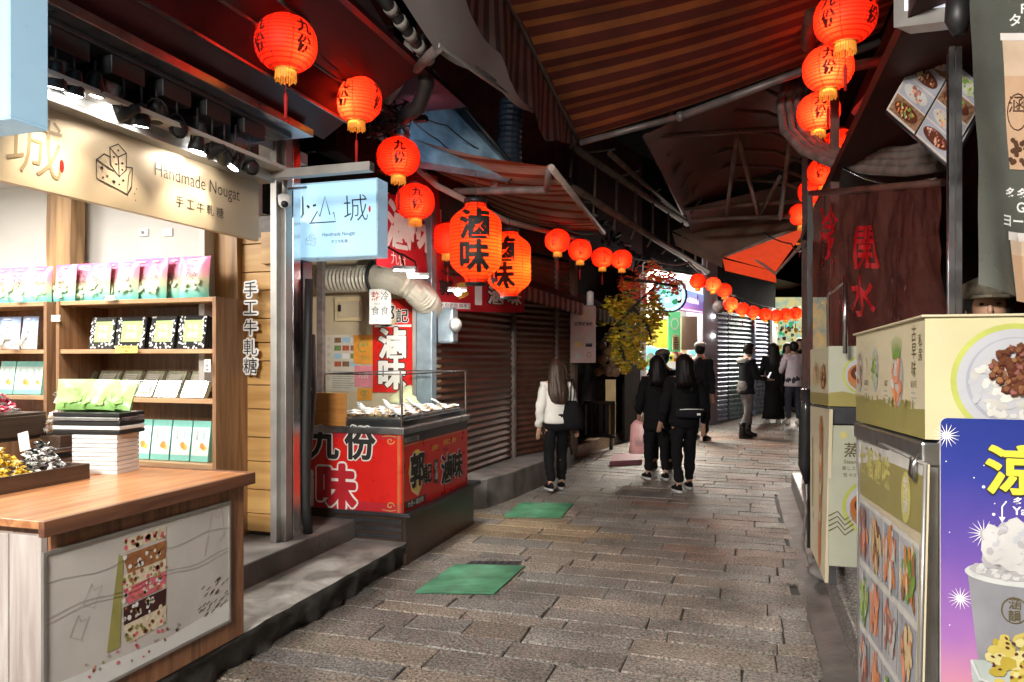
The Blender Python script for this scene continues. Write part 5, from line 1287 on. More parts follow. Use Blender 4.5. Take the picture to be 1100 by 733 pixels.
# shuttered shops at the bend
s1=thing('blue_shutter_shop','closed shop with blue and teal roller shutters past the grey pillar','shop',(*pc(800,16.3),0))
for a,b,mt in ((pc(770,15.2),pc(781,15.6),'shutter_blue'),(pc(782,15.65),pc(807.5,16.7),'shutter_teal'),(pc(811,16.85),pc(824,17.4),'shutter_blue')):
    m=MB(); shutter(m,a,b,.25,2.55,.095,.03,mt); m.build('roller_shutter',s1)
m=MB(); colm(m,809.5,16.75,.08,.2,2.7,'shutter_blue'); m.build('shutter_guide',s1)
m=MB(); wallq(m,[pc(769,15.5),pc(806,17.0),pc(833,18.2)],.1,7,.3,'night_wall'); m.build('wall',s1)
m=MB(); wallq(m,[pc(825,17.4),pc(830,17.7)],.2,2.55,.05,'burgundy'); m.build('door',s1)
m=MB(); wallq(m,[pc(829.5,17.5),pc(835,17.9)],.2,2.75,.1,'store_white'); m.build('white_column',s1)
m=MB(); m.lathe([(.0001,0),(.12,.01),(.13,.04),(.05,.08),(.0001,.08)],P(772,330,14.9),'conduit',18,axis=(.2,-1,0)); o=m.build('vent_cap'); tag(o,'round grey vent cap at the top of the grey pillar','vent cap')
# bright end shop
es=thing('end_shop','brightly lit snack shop closing the end of the lane','shop',(*pc(850,20.5),0))
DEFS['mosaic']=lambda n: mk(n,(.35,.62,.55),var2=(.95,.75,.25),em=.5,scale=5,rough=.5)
m=MB(); wallq(m,[pc(833,20),pc(905,20)],.2,3.2,.2,'mosaic'); m.build('wall',es)
for i in range(26):
    x=rnd.uniform(836,866); y=rnd.uniform(346,382); 
m=MB(); f=Fr(P(834,383,19.96),P(905,383,19.96)-P(834,383,19.96),(0,0,1),.004)
rect(m,f,0,-.05,1.6,1.0,'mosaic',.5)
for i in range(60): blob(m,f,rnd.uniform(.05,.85),rnd.uniform(-.0,.95),rnd.uniform(.02,.07),rnd.choice(('sign_green','poster_yellow','card_white','photo_red','poster_cyan')),1+i%4,7,rnd)
m.build('mural',es)
m=MB(); wallq(m,[pc(820,20),pc(960,20)],3.2,7,.3,'night_wall'); m.build('upper_wall',es)
m=MB(); a_,b_=P(834,400,19.5),P(870,400,19.5); m.box((a_.x,a_.y-.2,.2),(b_.x,b_.y+.2,1.15),'store_white',rz=0); m.build('counter',es)
light('AREA','end_light',P(850,330,18.8),85,(1,.9,.78),1.5,es,target=P(845,450,15.5)).data.spread=math.radians(110)

# ================= RIGHT: food carts, signs, banner =================
rnd=random.Random(33)




PAL={'veg':['veg1','veg2','carrot','rice'],'shrimp':['shrimp','carrot','rice','shrimp'],'noodle':['noodle','meat4','shrimp','noodle'],'beef':['beef','shrimp','rice2','beef'],'mix':['noodle','veg1','carrot','meat4'],'green':['veg1','veg1','veg2','rice']}
def food(m,fr,x,y,rx,ry,pal,n=26,l=2,plate='plate',ringm=None,r2=None):
    if ringm: ell(m,fr,x,y,rx*1.12,ry*1.12,ringm,l,24)
    ell(m,fr,x,y,rx,ry,plate,l+1,24); ell(m,fr,x,y,rx*.86,ry*.86,'rice2' if plate=='plate' else plate,l+2,20)
    for i in range(n):
        a=rnd.random()*6.28; q=math.sqrt(rnd.random())*.78; blob(m,fr,x+rx*q*math.cos(a),y+ry*q*math.sin(a),min(rx,ry)*rnd.uniform(.12,.26),rnd.choice(PAL[pal]) if isinstance(pal,str) else rnd.choice(pal),l+3+i*.15,7,rnd,rnd.uniform(1,2.2))
# --- cart 1 (near)
n0=P(993.7,350,2.2); f0_=P(919.8,350,3.2)     # street-side corners in plan
dirc=Vector((f0_.x-n0.x,f0_.y-n0.y,0)); Lc=dirc.length; dirc.normalize(); perp=Vector((dirc.y,-dirc.x,0))
WC=.85
def cpt(a,b,z): return Vector((n0.x,n0.y,0))+dirc*a+perp*b+Vector((0,0,z))
cart=thing('food_cart','near cream food cart printed with a braised pork rice bowl','food cart',cpt(Lc/2,WC/2,.2))
zn0,zn1,zf0,zf1=1.353,1.716,1.322,1.690
m=MB(); m.hexa([cpt(0,0,zn0),cpt(0,WC,zn0),cpt(Lc,WC,zf0),cpt(Lc,0,zf0),cpt(0,0,zn1),cpt(0,WC,zn1),cpt(Lc,WC,zf1),cpt(Lc,0,zf1)],'cart_cream')
fs=FrQ(cpt(Lc,0,zf0),cpt(0,0,zn0),cpt(0,0,zn1),cpt(Lc,0,zf1),Lc,.366,.0008)     # street side: x from the far end to the near end
pol(m,fs,[(0,0),(Lc,0),(Lc,.09),(.85*Lc,.085),(.7*Lc,.10),(.6*Lc,.085),(.45*Lc,.105),(.3*Lc,.095),(.15*Lc,.11),(0,.10)],'cart_green')
# squashed blobs of paint along the torn edge
for i in range(26): blob(m,fs,Lc*rnd.random(),.098,.014,'cart_green',1.5,7,rnd,1.6)
food(m,fs,.08*Lc,.21,.052,.085,'beef',16); food(m,fs,.36*Lc,.215,.055,.085,'green',18); food(m,fs,.69*Lc,.185,.075,.10,'shrimp',24); 
for i in range(9): stroke(m,fs,[(.69*Lc+.01*(i-4),.25),(.69*Lc+.016*(i-4),.33-.004*abs(i-4))],[.012,.004],'veg1',8)
vtext(m,fs,'古早味',.885*Lc,.325,.052,'calli',2,shear=.1); vtext(m,fs,'私房',.955*Lc,.30,.04,'calli',2)
for x,t1 in ((.20,'滷豆腐'),(.53,'青菜'),(.885,'金針花')):
    text(m,fs,t1,x*Lc,.165,.022,'calli',2)
    for k in range(3): rect(m,fs,x*Lc-.03,.135-.016*k,x*Lc+.02+.01*(k%2),.139-.016*k,'grey_print',2)
ff=FrQ(cpt(0,0,zn0),cpt(0,WC,zn0),cpt(0,WC,zn1),cpt(0,0,zn1),WC,.363,.0008)      # front facing the viewer
rect(m,ff,0,0,WC,.363,'cart_yellow',1)
bx_,bz_=.235,.175
ell(m,ff,bx_,bz_,.168,.168,'rim_green',2,40); ell(m,ff,bx_,bz_,.152,.152,'plate',3,40); ell(m,ff,bx_,bz_,.128,.128,'plate_shade',4,36); ell(m,ff,bx_+.003,bz_+.003,.122,.122,'plate',5,36)
for i in range(120):
    a=rnd.random()*6.28; q=math.sqrt(rnd.random())*.115; blob(m,ff,bx_+q*math.cos(a),bz_-.02+q*math.sin(a)*.8,rnd.uniform(.006,.013),rnd.choice(('rice','rice','rice2','plate')),6+i*.03,6,rnd,1.6)
for i in range(210):
    a=rnd.random()*6.28; q=math.sqrt(rnd.random())*.098; x=bx_+.028+q*math.cos(a)*1.0; y=bz_+.034+q*math.sin(a)*.74
    r_=rnd.uniform(.006,.014); an=rnd.random()*3; blob(m,ff,x+.001,y-.002,r_*1.1,'meat3',10+i*.08,5,rnd,1.1,an); blob(m,ff,x,y+.001,r_*.85,rnd.choice(('meat1','meat2','meat4','meat5','meat1','meat2')),10.04+i*.08,5,rnd,1.1,an)
stroke(m,ff,[(.02,.34),(.05,.30),(.03,.28)],.004,'cart_cream',2)
m.build('printed_box',cart,bevel=.0)
m=MB(); m.hexa([cpt(-.012,-.012,zn1),cpt(-.012,WC,zn1),cpt(Lc+.012,WC,zf1),cpt(Lc+.012,-.012,zf1),cpt(-.012,-.012,zn1+.008),cpt(-.012,WC,zn1+.008),cpt(Lc+.012,WC,zf1+.008),cpt(Lc+.012,-.012,zf1+.008)],'cart_cream'); m.build('box_lid',cart,bevel=.003)
# steel worktop edge with the dents
m=MB(); m.hexa([cpt(.0,-.01,1.27),cpt(.0,WC,1.27),cpt(Lc,WC,1.25),cpt(Lc,-.01,1.25),cpt(.0,-.01,1.345),cpt(.0,WC,1.345),cpt(Lc,WC,1.315),cpt(Lc,-.01,1.315)],'steel'); m.build('worktop',cart,bevel=.008)
m=MB(); m.tube([cpt(-.01,-.02,1.31),cpt(-.02,-.035,1.28),cpt(-.015,-.03,1.235),cpt(.04,-.03,1.24),cpt(.06,-.02,1.29)],.007,'steel',7); m.build('latch',cart)
# frame legs
for (a,b) in ((.02,.02),(.02,WC-.03),(Lc-.03,.02),(Lc-.03,WC-.03)):
    m=MB(); q=cpt(a,b,0); m.box((q.x-.018,q.y-.018,.216),(q.x+.018,q.y+.018,1.27),'steel',rz=-.05); m.build('leg',cart)
m=MB(); m.hexa([cpt(.03,.06,.30),cpt(.03,WC-.05,.30),cpt(Lc,WC-.05,.30),cpt(Lc,.06,.30),cpt(.03,.06,1.26),cpt(.03,WC-.05,1.26),cpt(Lc,WC-.05,1.25),cpt(Lc,.06,1.25)],'cart_cream'); m.build('cupboard',cart,bevel=.004)
m=MB(); m.hexa([cpt(.0,.05,.50),cpt(.0,.14,.50),cpt(.028,.14,.50),cpt(.028,.05,.50),cpt(.0,.05,.52),cpt(.0,.14,.52),cpt(.028,.14,.52),cpt(.028,.05,.52)],'wood_dark'); m.build('crossbar',cart)
# hanging menu board on the street side (tilted)
bn=P(993,499,2.12); bf=P(921,464,3.22)
t=thing('photo_menu_board','tall cream menu board of food photos hanging on the near cart side','menu board',cpt(.4,-.05,.1))
zb=.10
BN=Vector((bn.x,bn.y,0)); BF=Vector((bf.x,bf.y,0))
# top slopes as in the photo; the near edge leans a little to the kerb
tl=BF+Vector((0,0,1.27)); tr=BN+Vector((0,0,1.29)); 
tl=P(921,464,3.22); tr=P(994,499,2.12); bl=P(923,740,3.18); br=P(985,860,2.14)
m=MB(); m.slab([bl,br,tr,tl],.012,'cart_cream'); w=(BN-BF).length; h=1.1; f=FrQ(bl,br,tr,tl,w,h,.0008)
def up(y): return y
rect(m,f,0,.98,w,1.10,'rice',1); 
pol(m,f,[(0,.84),(w,.87),(w,1.06),(w*.6,1.045),(w*.4,1.03),(w*.2,.99),(0,.965)],'cart_green',2)
for x,ch in ((.12,'七'),(.26,'福'),(.40,'滷'),(.54,'味')): text(m,f,ch,x*w,1.0,.12,'calli_gold',3,bold=.02,sx=1.1)
ell(m,f,.81*w,.955,.065,.09,'calli_gold',4,20); vtext(m,f,'熱滷',.81*w,.995,.062,'rice',5,gap=1.05,bold=.02)
for x,y in ((.3,1.06),(.45,1.055),(.93,1.06),(.2,1.05)): ell(m,f,x*w,y,.008,.006,'ink',5,8)
rect(m,f,w*.02,0.02,w*.97,.83,'rice',2)
pals=['beef','noodle','shrimp','mix','green','shrimp','beef','noodle','beef','shrimp','green','veg']
k=0
for r_ in range(3):
    for c_ in range(4):
        x0=w*(.04+.235*c_); y1=.81-.27*r_; 
        rect(m,f,x0,y1-.24,x0+w*.215,y1,'plate' if (r_+c_)%2 else 'plate_shade',3)
        p_=pals[k]; k+=1
        for i in range(34):
            a=rnd.random()*6.28; q=math.sqrt(rnd.random()); blob(m,f,x0+w*.107+q*w*.085*math.cos(a),y1-.115+q*.085*math.sin(a),rnd.uniform(.012,.028),rnd.choice(PAL[p_]),5+i*.15,7,rnd,rnd.uniform(1.2,2.8),rnd.uniform(.9,2.2))
        for i in range(3): rect(m,f,x0+w*.02,y1-.235+.012*i,x0+w*(.08+.03*(i%2)),y1-.229+.012*i,'grey_print',4)
m.build('board',t)
m=MB()
for a_,b_ in ((tl,tr),(tr,br),(tl,bl)): m.tube([a_,b_],.006,'alu',6)
m.build('board_frame',t)
# --- cart 2 (farther)
n2=P(890,380,4.45); f2_=P(870.5,380,5.1); d2=Vector((f2_.x-n2.x,f2_.y-n2.y,0)); L2=d2.length; d2.normalize(); p2=Vector((d2.y,-d2.x,0))
def c2(a,b,z): return Vector((n2.x,n2.y,0))+d2*a+p2*b+Vector((0,0,z))
cart2=thing('food_cart','farther cream food cart with steamer basket prints behind the near one','food cart',c2(L2/2,.3,.2))
m=MB(); W2=.8; m.hexa([c2(0,0,1.30),c2(0,W2,1.30),c2(L2,W2,1.28),c2(L2,0,1.28),c2(0,0,1.662),c2(0,W2,1.662),c2(L2,W2,1.645),c2(L2,0,1.645)],'cart_cream')
fs=FrQ(c2(L2,0,1.28),c2(0,0,1.30),c2(0,0,1.662),c2(L2,0,1.645),L2,.365,.001); rect(m,fs,0,0,L2,.075,'cart_green',1); food(m,fs,.35*L2,.2,.12,.075,'noodle',20,2,'noodle'); food(m,fs,.75*L2,.18,.1,.08,'mix',20,2,'broth')
ff=FrQ(c2(0,0,1.30),c2(0,W2,1.30),c2(0,W2,1.662),c2(0,0,1.662),W2,.362,.001)
rect(m,ff,0,.0,W2,.362,'cart_grey',1); pol(m,ff,[(0,0),(W2,0),(W2,.07),(.2,.085),(.15,.075),(.08,.09),(0,.08)],'cart_green',2)
def basket(m,f,x,y,r):
    ell(m,f,x,y,r*1.22,r*1.12,'rim_green',3,30); ell(m,f,x,y,r*1.08,r,'plate',4,30); ell(m,f,x,y-r*.15,r*.95,r*.75,'steam_wood',5,30); ell(m,f,x,y+r*.05,r*.95,r*.62,'broth',6,30); ell(m,f,x,y+r*.08,r*.8,r*.5,'meat3',7,26)
    for a,b in ((-.35,.1),(.05,.25),(.4,.05),(0,-.1)): blob(m,f,x+a*r,y+b*r,r*.24,'rice2',8+a,9,rnd)
basket(m,ff,.21,.19,.11); m.build('printed_box',cart2)
m=MB(); m.hexa([c2(.01,0.0,1.19),c2(.01,W2,1.19),c2(L2,W2,1.18),c2(L2,0.0,1.18),c2(.01,0.0,1.296),c2(.01,W2,1.296),c2(L2,W2,1.275),c2(L2,0.0,1.275)],'dark_steel'); m.build('worktop',cart2,bevel=.006)
m=MB(); m.hexa([c2(.0,0.0,.34),c2(.0,W2,.34),c2(.02,W2,.34),c2(.02,0.0,.34),c2(.0,0.0,1.185),c2(.0,W2,1.185),c2(.02,W2,1.185),c2(.02,0.0,1.185)],'cart_grey'); f=FrQ(c2(0,0,.34),c2(0,W2,.34),c2(0,W2,1.185),c2(0,0,1.185),W2,.845,.001)
text(m,f,'蒸',.13,.70,.085,'calli',2,bold=.01); text(m,f,'汁',.23,.70,.085,'calli',2,bold=.01); text(m,f,'Steamed',.14,.63,.03,'calli',2); text(m,f,'蒸しスープ',.14,.59,.024,'calli',2); text(m,f,'찜 수프',.12,.55,.024,'calli',2); ell(m,f,.085,.79,.022,.022,'calli_gold',2,14); text(m,f,'1',.085,.79,.026,'rice',3)
basket(m,f,.27,.36,.16)
for i in range(4): stroke(m,f,[(.0,.30-.03*i),(.05,.33-.03*i),(.09,.28-.03*i),(.14,.32-.03*i)],.008,'calli',4)
m.build('front_panel',cart2)
bfar,bnear=P(870.5,500,5.08),P(886,500,4.55)
m=MB(); m.slab([P(870.5,588,5.1),P(886,626,4.5),P(891,440,4.42),P(870.5,436,5.1)],.02,'cart_cream'); f=FrQ(P(870.5,588,5.1),P(886,626,4.5),P(891,440,4.42),P(870.5,436,5.1),.65,.95,.001)
for i in range(14): blob(m,f,.42+.08*noise.noise(Vector((i,0,0))),.1+.055*i,.06,rnd.choice(('carrot','broth','noodle')),2+i*.2,9,rnd,1.6,1.5)
rect(m,f,.08,.3,.12,.75,'cart_green',2); m.build('side_board',cart2)
for (a,b) in ((.02,.03),(.02,W2-.05),(L2-.05,.03)):
    m=MB(); q=c2(a+.03,b,0); m.box((q.x-.02,q.y-.02,.216),(q.x+.02,q.y+.02,1.19),'dark_steel'); m.build('leg',cart2)
# chrome rack standing on cart 2
t=thing('chrome_rack','bent chrome tube rack standing behind the farther cart','tube rack',P(905,372,4.4)); m=MB()
m.tube([P(889.5,378,4.75),P(889.5,317,4.75),P(908,303,4.3)],.009,'chrome',8); m.build('bent_tube',t)
m=MB(); m.tube([P(908,380,4.3),P(908,296,4.3)],.014,'chrome',10); m.build('upright_tube',t)
# --- blue ice sign
DEFS['ice_print']=grad('Z',[(-.95,(.50,.19,.22)),(-.75,(.60,.26,.28)),(-.55,(.30,.13,.38)),(-.35,(.13,.075,.32)),(-.15,(.035,.045,.25)),(0,(.02,.035,.20))],rough=.25,noisy=.12)
p0,p1=P(1010.5,449,1.9),P(1100,445,1.84)
isg=thing('ice_dessert_sign','upright blue to pink ice dessert sign with a cup and yellow 涼','sign board',Vector((p0.x,p0.y,p0.z)))
ux=(Vector((p1.x-p0.x,p1.y-p0.y,0))).normalized(); f=Fr(p0-Vector((0,0,.95)),ux,(0,0,1),.0009); Wd=.42; H_=.95
m=MB(); q=f.p(0,0,0); cs=[f.p(0,0,0),f.p(Wd,0,0),f.p(Wd,H_,0),f.p(0,H_,0)]
# rounded panel
rc=.015; pts=[]
for cx_,cy_,a0 in ((Wd-rc,H_-rc,0),(rc,H_-rc,90),(rc,rc,180),(Wd-rc,rc,270)):
    for a in range(0,91,30): t_=math.radians(a0+a); pts.append((cx_+rc*math.cos(t_),cy_+rc*math.sin(t_)))
m.slab([f.p(x,y,0) for x,y in pts],.012,'ice_print','card_white')
K=1.87/794   # metres per photo pixel at the sign
def ix(px): return (px-1010.5)*K
def iy(py): return H_-(py-447)*K
text(m,f,'涼',ix(1079),iy(501),.118,'ink',2,bold=.05); text(m,f,'涼',ix(1079),iy(500),.118,'yel_ink',5,bold=.032); text(m,f,'冰',ix(1140),iy(500),.118,'yel_ink',5,bold=.032)

text(m,f,'多多冰沙',ix(1098),iy(534),.022,'card_white',2,bold=.02); text(m,f,'Yakult',ix(1093),iy(543.5),.026,'card_white',2,bold=.02)
stroke(m,f,[(ix(1072),iy(534)),(ix(1068),iy(540)),(ix(1068),iy(551))],.003,'card_white',2); pol(m,f,[(ix(1065),iy(551)),(ix(1068),iy(557)),(ix(1071),iy(551))],'card_white',2)
for i in range(60):
    x,y=rnd.uniform(.01,Wd-.01),rnd.uniform(.02,H_-.02); ell(m,f,x,y,.0016 if i%5 else .0038,.0016 if i%5 else .0038,'card_white',1.5,8)
def star(px,py,r):
    for i in range(8): a=math.pi*i/8; stroke(m,f,[(ix(px)-r*math.cos(a),iy(py)-r*math.sin(a)),(ix(px),iy(py)),(ix(px)+r*math.cos(a),iy(py)+r*math.sin(a))],[.0004,.003,.0004],'card_white',1.6+i*.05)
star(1016,466,.03); star(1029,642,.028); star(1051,570,.035)
pol(m,f,[(ix(1036),iy(615)),(ix(1045),iy(700)),(ix(1052),iy(760)),(ix(1130),iy(760)),(ix(1140),iy(615))],'cup_grey',3)
ell(m,f,ix(1086),iy(611),.125,.031,'ring_clear',4,36); ell(m,f,ix(1086),iy(608),.115,.024,'ice_md',5,36)
for i in range(90): a=rnd.random()*6.28; q=math.sqrt(rnd.random()); blob(m,f,ix(1084)+q*.1*math.cos(a),iy(607)+q*.02*math.sin(a),rnd.uniform(.004,.009),rnd.choice(('ice_lt','ice_md','ring_clear')),6+i*.02,6,rnd)
for x,y,r in ((1062,588,17),(1058,570,11),(1078,565,15),(1070,576,14),(1088,580,20),(1096,570,14),(1074,592,16),(1090,596,18)):
    blob(m,f,ix(x)+.002,iy(y)-.003,r*K,'ice_md',9,12,rnd,1.1); blob(m,f,ix(x),iy(y),r*K*.92,'ice_lt',9.5+r*.02,12,rnd,1.1)
for i in range(40): a=rnd.random()*6.28; q=math.sqrt(rnd.random()); blob(m,f,ix(1076+q*22*math.cos(a)),iy(580+q*20*math.sin(a)),rnd.uniform(.003,.010),rnd.choice(('ice_md','ice_lt','plate','ice_lt')),11+i*.05,7,rnd,1.5)
stroke(m,f,[(ix(1079)+.028*math.cos(i*.35),iy(649)+.032*math.sin(i*.35)) for i in range(17)],.003,'calli',6); vtext(m,f,'涵韻',ix(1079),iy(642),.027,'calli',6,bold=.01)
pol(m,f,[(ix(1038),iy(706)),(ix(1044),iy(770)),(ix(1120),iy(770)),(ix(1120),iy(700))],'cup_pale',7)
for i in range(46):
    a=rnd.random()*6.28; q=math.sqrt(rnd.random()); x=1080+q*26*math.cos(a); y=704+q*30*math.sin(a); blob(m,f,ix(x),iy(y),rnd.uniform(.008,.02),rnd.choice(('mango','mango','mango2','mango3')),12+i*.06,8,rnd)
for i in range(22):
    a=rnd.random()*6.28; q=math.sqrt(rnd.random()); blob(m,f,ix(1078+q*22*math.cos(a)),iy(698+q*22*math.sin(a)),.0035,'meat3',17,6,rnd,1.5)
stroke(m,f,[(ix(1038),iy(705)),(ix(1046),iy(724)),(ix(1070),iy(732)),(ix(1110),iy(735))],.006,'ring_clear',18)
m.build('sign_panel',isg)
b_=f.p(Wd/2,0,-10); m=MB()
for x in (.06,Wd-.06): m.tube([f.p(x,H_*.5,-16),f.p(x,-.1,-16),f.p(x,-(p0.z-.95)+.012,-16)],.01,'chrome',8); 
m.tube([f.p(.06,-.1,-16),f.p(Wd-.06,-.1,-16)],.01,'chrome',8); m.tube([f.p(.06,H_*.5,-16),f.p(Wd-.06,H_*.5,-16)],.01,'chrome',8); m.build('easel_frame',isg)
# --- vinyl drink banner (top right)

bd=2.3; bw_=.62; z0b,z1b=P(1060,296,bd).z,P(1060,-60,bd).z
b0=P(1041,200,bd)
uxb=Vector((cA,sA,0)).normalized(); O=Vector((P(1047,200,bd).x,P(1047,200,bd).y,z0b)); H=z1b-z0b
def bpnt(x,y,l=1):
    v=y/H; wx=.018*math.sin(x*14+1.5+v*2)+.010*math.sin(x*31+v*5)*(1-v)+.012*noise.noise(Vector((x*5,y*4,0)))
    droop=-.05*(1-v)**6*(.6+.5*math.sin(x*9))+(-.05*(x/bw_)*(1-v)**2)
    return O+uxb*(x-.017*v)+Vector((sA,-cA,0))*(wx+.001*l)+Vector((0,0,y+droop))
class BF_: p=staticmethod(bpnt)
ban=thing('drink_banner','large olive vinyl banner with milk tea cups hanging at the top right','banner',O)
m=MB(); nx,ny=36,50; vs=[bpnt(bw_*i/nx,H*j/ny,0) for j in range(ny+1) for i in range(nx+1)]; m.add(vs,[(j*(nx+1)+i,j*(nx+1)+i+1,(j+1)*(nx+1)+i+1,(j+1)*(nx+1)+i) for j in range(ny) for i in range(nx)],'banner_olive',True)
kb=bd/794
def bx2(px): return (px-1047)*kb
def by2(py): return (296-py)*kb
text(m,BF_,'Pearl Milk Tea',bx2(1072)+.21,by2(8),.038,'card_white',2,bold=.02); text(m,BF_,'タピオカミルクティー',bx2(1072)+.26,by2(20),.038,'card_white',2,bold=.02)
def cupp(y0p,y1p,x0):
    pl=lambda a,b:(bx2(x0+a),by2(b))
    n=10
    for i in range(n):
        ya=y0p+(y1p-y0p)*i/n; yb=y0p+(y1p-y0p)*(i+1)/n; la=6*i/n; lb=6*(i+1)/n
        for j in range(5): pol(m,BF_,[pl(lb+(70-2*lb)*j/5,yb),pl(lb+(70-2*lb)*(j+1)/5,yb),pl(la+(70-2*la)*(j+1)/5,ya),pl(la+(70-2*la)*j/5,ya)],'tea' if i>2 else 'tea2',3)
    for j in range(6): pol(m,BF_,[pl(-2+74*j/6,y0p+4),pl(-2+74*(j+1)/6,y0p+4),pl(-2+74*(j+1)/6,y0p-4),pl(-2+74*j/6,y0p-4)],'cup_edge',4)
cupp(38,178,1083)
for i in range(26): ell(m,BF_,bx2(rnd.uniform(1090,1140)),by2(rnd.uniform(146,174)),.008,.008,'pearl',5,9)
stroke(m,BF_,[(bx2(1098)+.03*math.cos(i*.4),by2(118)+.055*math.sin(i*.4)) for i in range(16)],.003,'pearl',6); text(m,BF_,'涵',bx2(1097),by2(110),.05,'pearl',6)
text(m,BF_,'多多綠茶',bx2(1082)+.08,by2(203),.036,'card_white',2,bold=.02); text(m,BF_,'Green Tea Yogurt',bx2(1081)+.19,by2(217),.036,'card_white',2,bold=.02); text(m,BF_,'ヨーグルト緑茶',bx2(1081)+.13,by2(229),.036,'card_white',2,bold=.02)
cupp(244,300,1087)
m.build('vinyl_sheet',ban)
m=MB(); m.tube([bpnt(-.02,H,0)+Vector((0,0,.01)),bpnt(bw_,H,0)+Vector((0,0,.01))],.012,'alu',8); m.build('top_bar',ban)
# --- poles
t=thing('steel_poles','pair of thin bright steel uprights beside the drink banner','steel posts',P(1026,400,2.75)); 
for px,mt,wd in ((1022,'chrome',.010),(1029.5,'chrome',.010)):
    p=P(px,400,2.75); m=MB(); m.box((p.x-wd,p.y-wd,.216),(p.x+wd,p.y+wd,2.75),mt); m.build('upright',t)
p=P(1026,400,2.78); m=MB(); m.box((p.x-.02,p.y+.01,.216),(p.x+.02,p.y+.04,2.75),'black'); m.build('channel',t)
# dark thick hanging sleeve + black hinge top
m=MB(); m.tube([P(1029,-10,2.5),P(1029,20,2.5),P(1031,38,2.5)],[.035,.04,.02],'black',10); o=m.build('hanging_strap'); tag(o,'black strap hanging beside the top of the drink banner','strap')
# plastic curtain
def vinylc(name):
    m,nt,b=nodes(name); L=nt.links.new
    tc=N(nt,'ShaderNodeTexCoord'); mp=N(nt,'ShaderNodeMapping'); L(tc.outputs['Object'],mp.inputs[0]); mp.inputs['Scale'].default_value=(3.2,3.2,2.6)
    nz=N(nt,'ShaderNodeTexNoise'); nz.inputs['Scale'].default_value=2.5; nz.inputs['Detail'].default_value=5; nz.inputs['Distortion'].default_value=1.2; L(mp.outputs[0],nz.inputs[0])
    bp=N(nt,'ShaderNodeBump'); bp.inputs['Strength'].default_value=.8; bp.inputs['Distance'].default_value=.04; L(nz.outputs[0],bp.inputs['Height'])
    b.inputs['Base Color'].default_value=(.34,.11,.09,1); b.inputs['Roughness'].default_value=.06; b.inputs['Specular IOR Level'].default_value=.8; L(bp.outputs[0],b.inputs['Normal'])
    tr=N(nt,'ShaderNodeBsdfTransparent'); tr.inputs[0].default_value=(.75,.6,.57,1); tl_=N(nt,'ShaderNodeBsdfTranslucent'); tl_.inputs[0].default_value=(.5,.14,.11,1)
    m1=N(nt,'ShaderNodeMixShader'); m1.inputs[0].default_value=.45; L(b.outputs[0],m1.inputs[1]); L(tl_.outputs[0],m1.inputs[2])
    m2=N(nt,'ShaderNodeMixShader'); m2.inputs[0].default_value=.62; L(m1.outputs[0],m2.inputs[1]); L(tr.outputs[0],m2.inputs[2]); L(m2.outputs[0],nt.nodes['Material Output'].inputs[0]); return m
DEFS['vinyl_curtain']=vinylc
ctl,ctr=P(871,211,5.6),P(1014,200,4.0); cbl,cbr=P(872,378,5.6),P(1014,375,4.0)
cd=thing('plastic_curtain','wrinkled reddish plastic curtain with red brush characters over the carts','plastic curtain',ctl)
wc=(ctr-ctl).length; hc=1.15
nrm=(ctr-ctl).cross(Vector((0,0,1))).normalized()
if nrm.dot(Vector((0,0,1.6))-ctl)<0: nrm=-nrm
hz=lambda x:(ctl.z-cbl.z)*(1-x)+(ctr.z-cbr.z)*x+.25
def cpn(x,y,l=1):   # x 0..wc from the far end, y 0..1 downwards
    u=x/wc; b=ctl.lerp(ctr,u); k=y
    wv=.012*math.sin(x*17+3*math.sin(k*2.2+x*3))*(.1+k)+.05*noise.noise(Vector((x*3.5,k*1.7,2)))+.022*noise.noise(Vector((x*9+k*4,k*6,7)))+.015*noise.noise(Vector((x*25,k*9,4)))
    return Vector((b.x,b.y,b.z-k*hz(u)))+nrm*(wv+.002*l)
m=MB(); nx,ny=90,40; vs=[cpn(wc*i/nx,j/ny,0) for j in range(ny+1) for i in range(nx+1)]; m.add(vs,[(j*(nx+1)+i,j*(nx+1)+i+1,(j+1)*(nx+1)+i+1,(j+1)*(nx+1)+i) for j in range(ny) for i in range(nx)],'vinyl_curtain',True)
class CF: p=staticmethod(lambda x,y,l=1: cpn(x,-y,l*1.0))

def ctext(ch,px,py,sz):
    u=(px-871)/143; x=wc*(u*4.0/ (u*4.0+(1-u)*5.6)) if False else wc*u*5.6/(5.6*u+4.0*(1-u)) if False else None
    # invert the perspective along the rail
    d=1/((1-u)/5.6+u/4.0); x=wc*((1/d-1/5.6)*0+ (P(px,200,d)-ctl).dot((ctr-ctl).normalized())/wc)
    y=(211-11*u-py)*d/794/hz(x/wc)
    vs_,fs_,bb=tmesh(ch,.022,3); vs_,fs_=fine(vs_,fs_,.08); k=sz/.92
    m.add([cpn(x+a*k,-(y+b*k/hz(x/wc)),3) for a,b in vs_],fs_,'cur_red')
ctext('冷',893,242,.27); ctext('飲',893,268,.22); ctext('開',933,266,.28); ctext('水',928,318,.26)
m.build('plastic_sheet',cd)
m=MB(); m.tube([ctl+Vector((0,0,.02)),ctr+Vector((0,0,.02))],.022,'rust_beam',8); m.build('rail',cd)
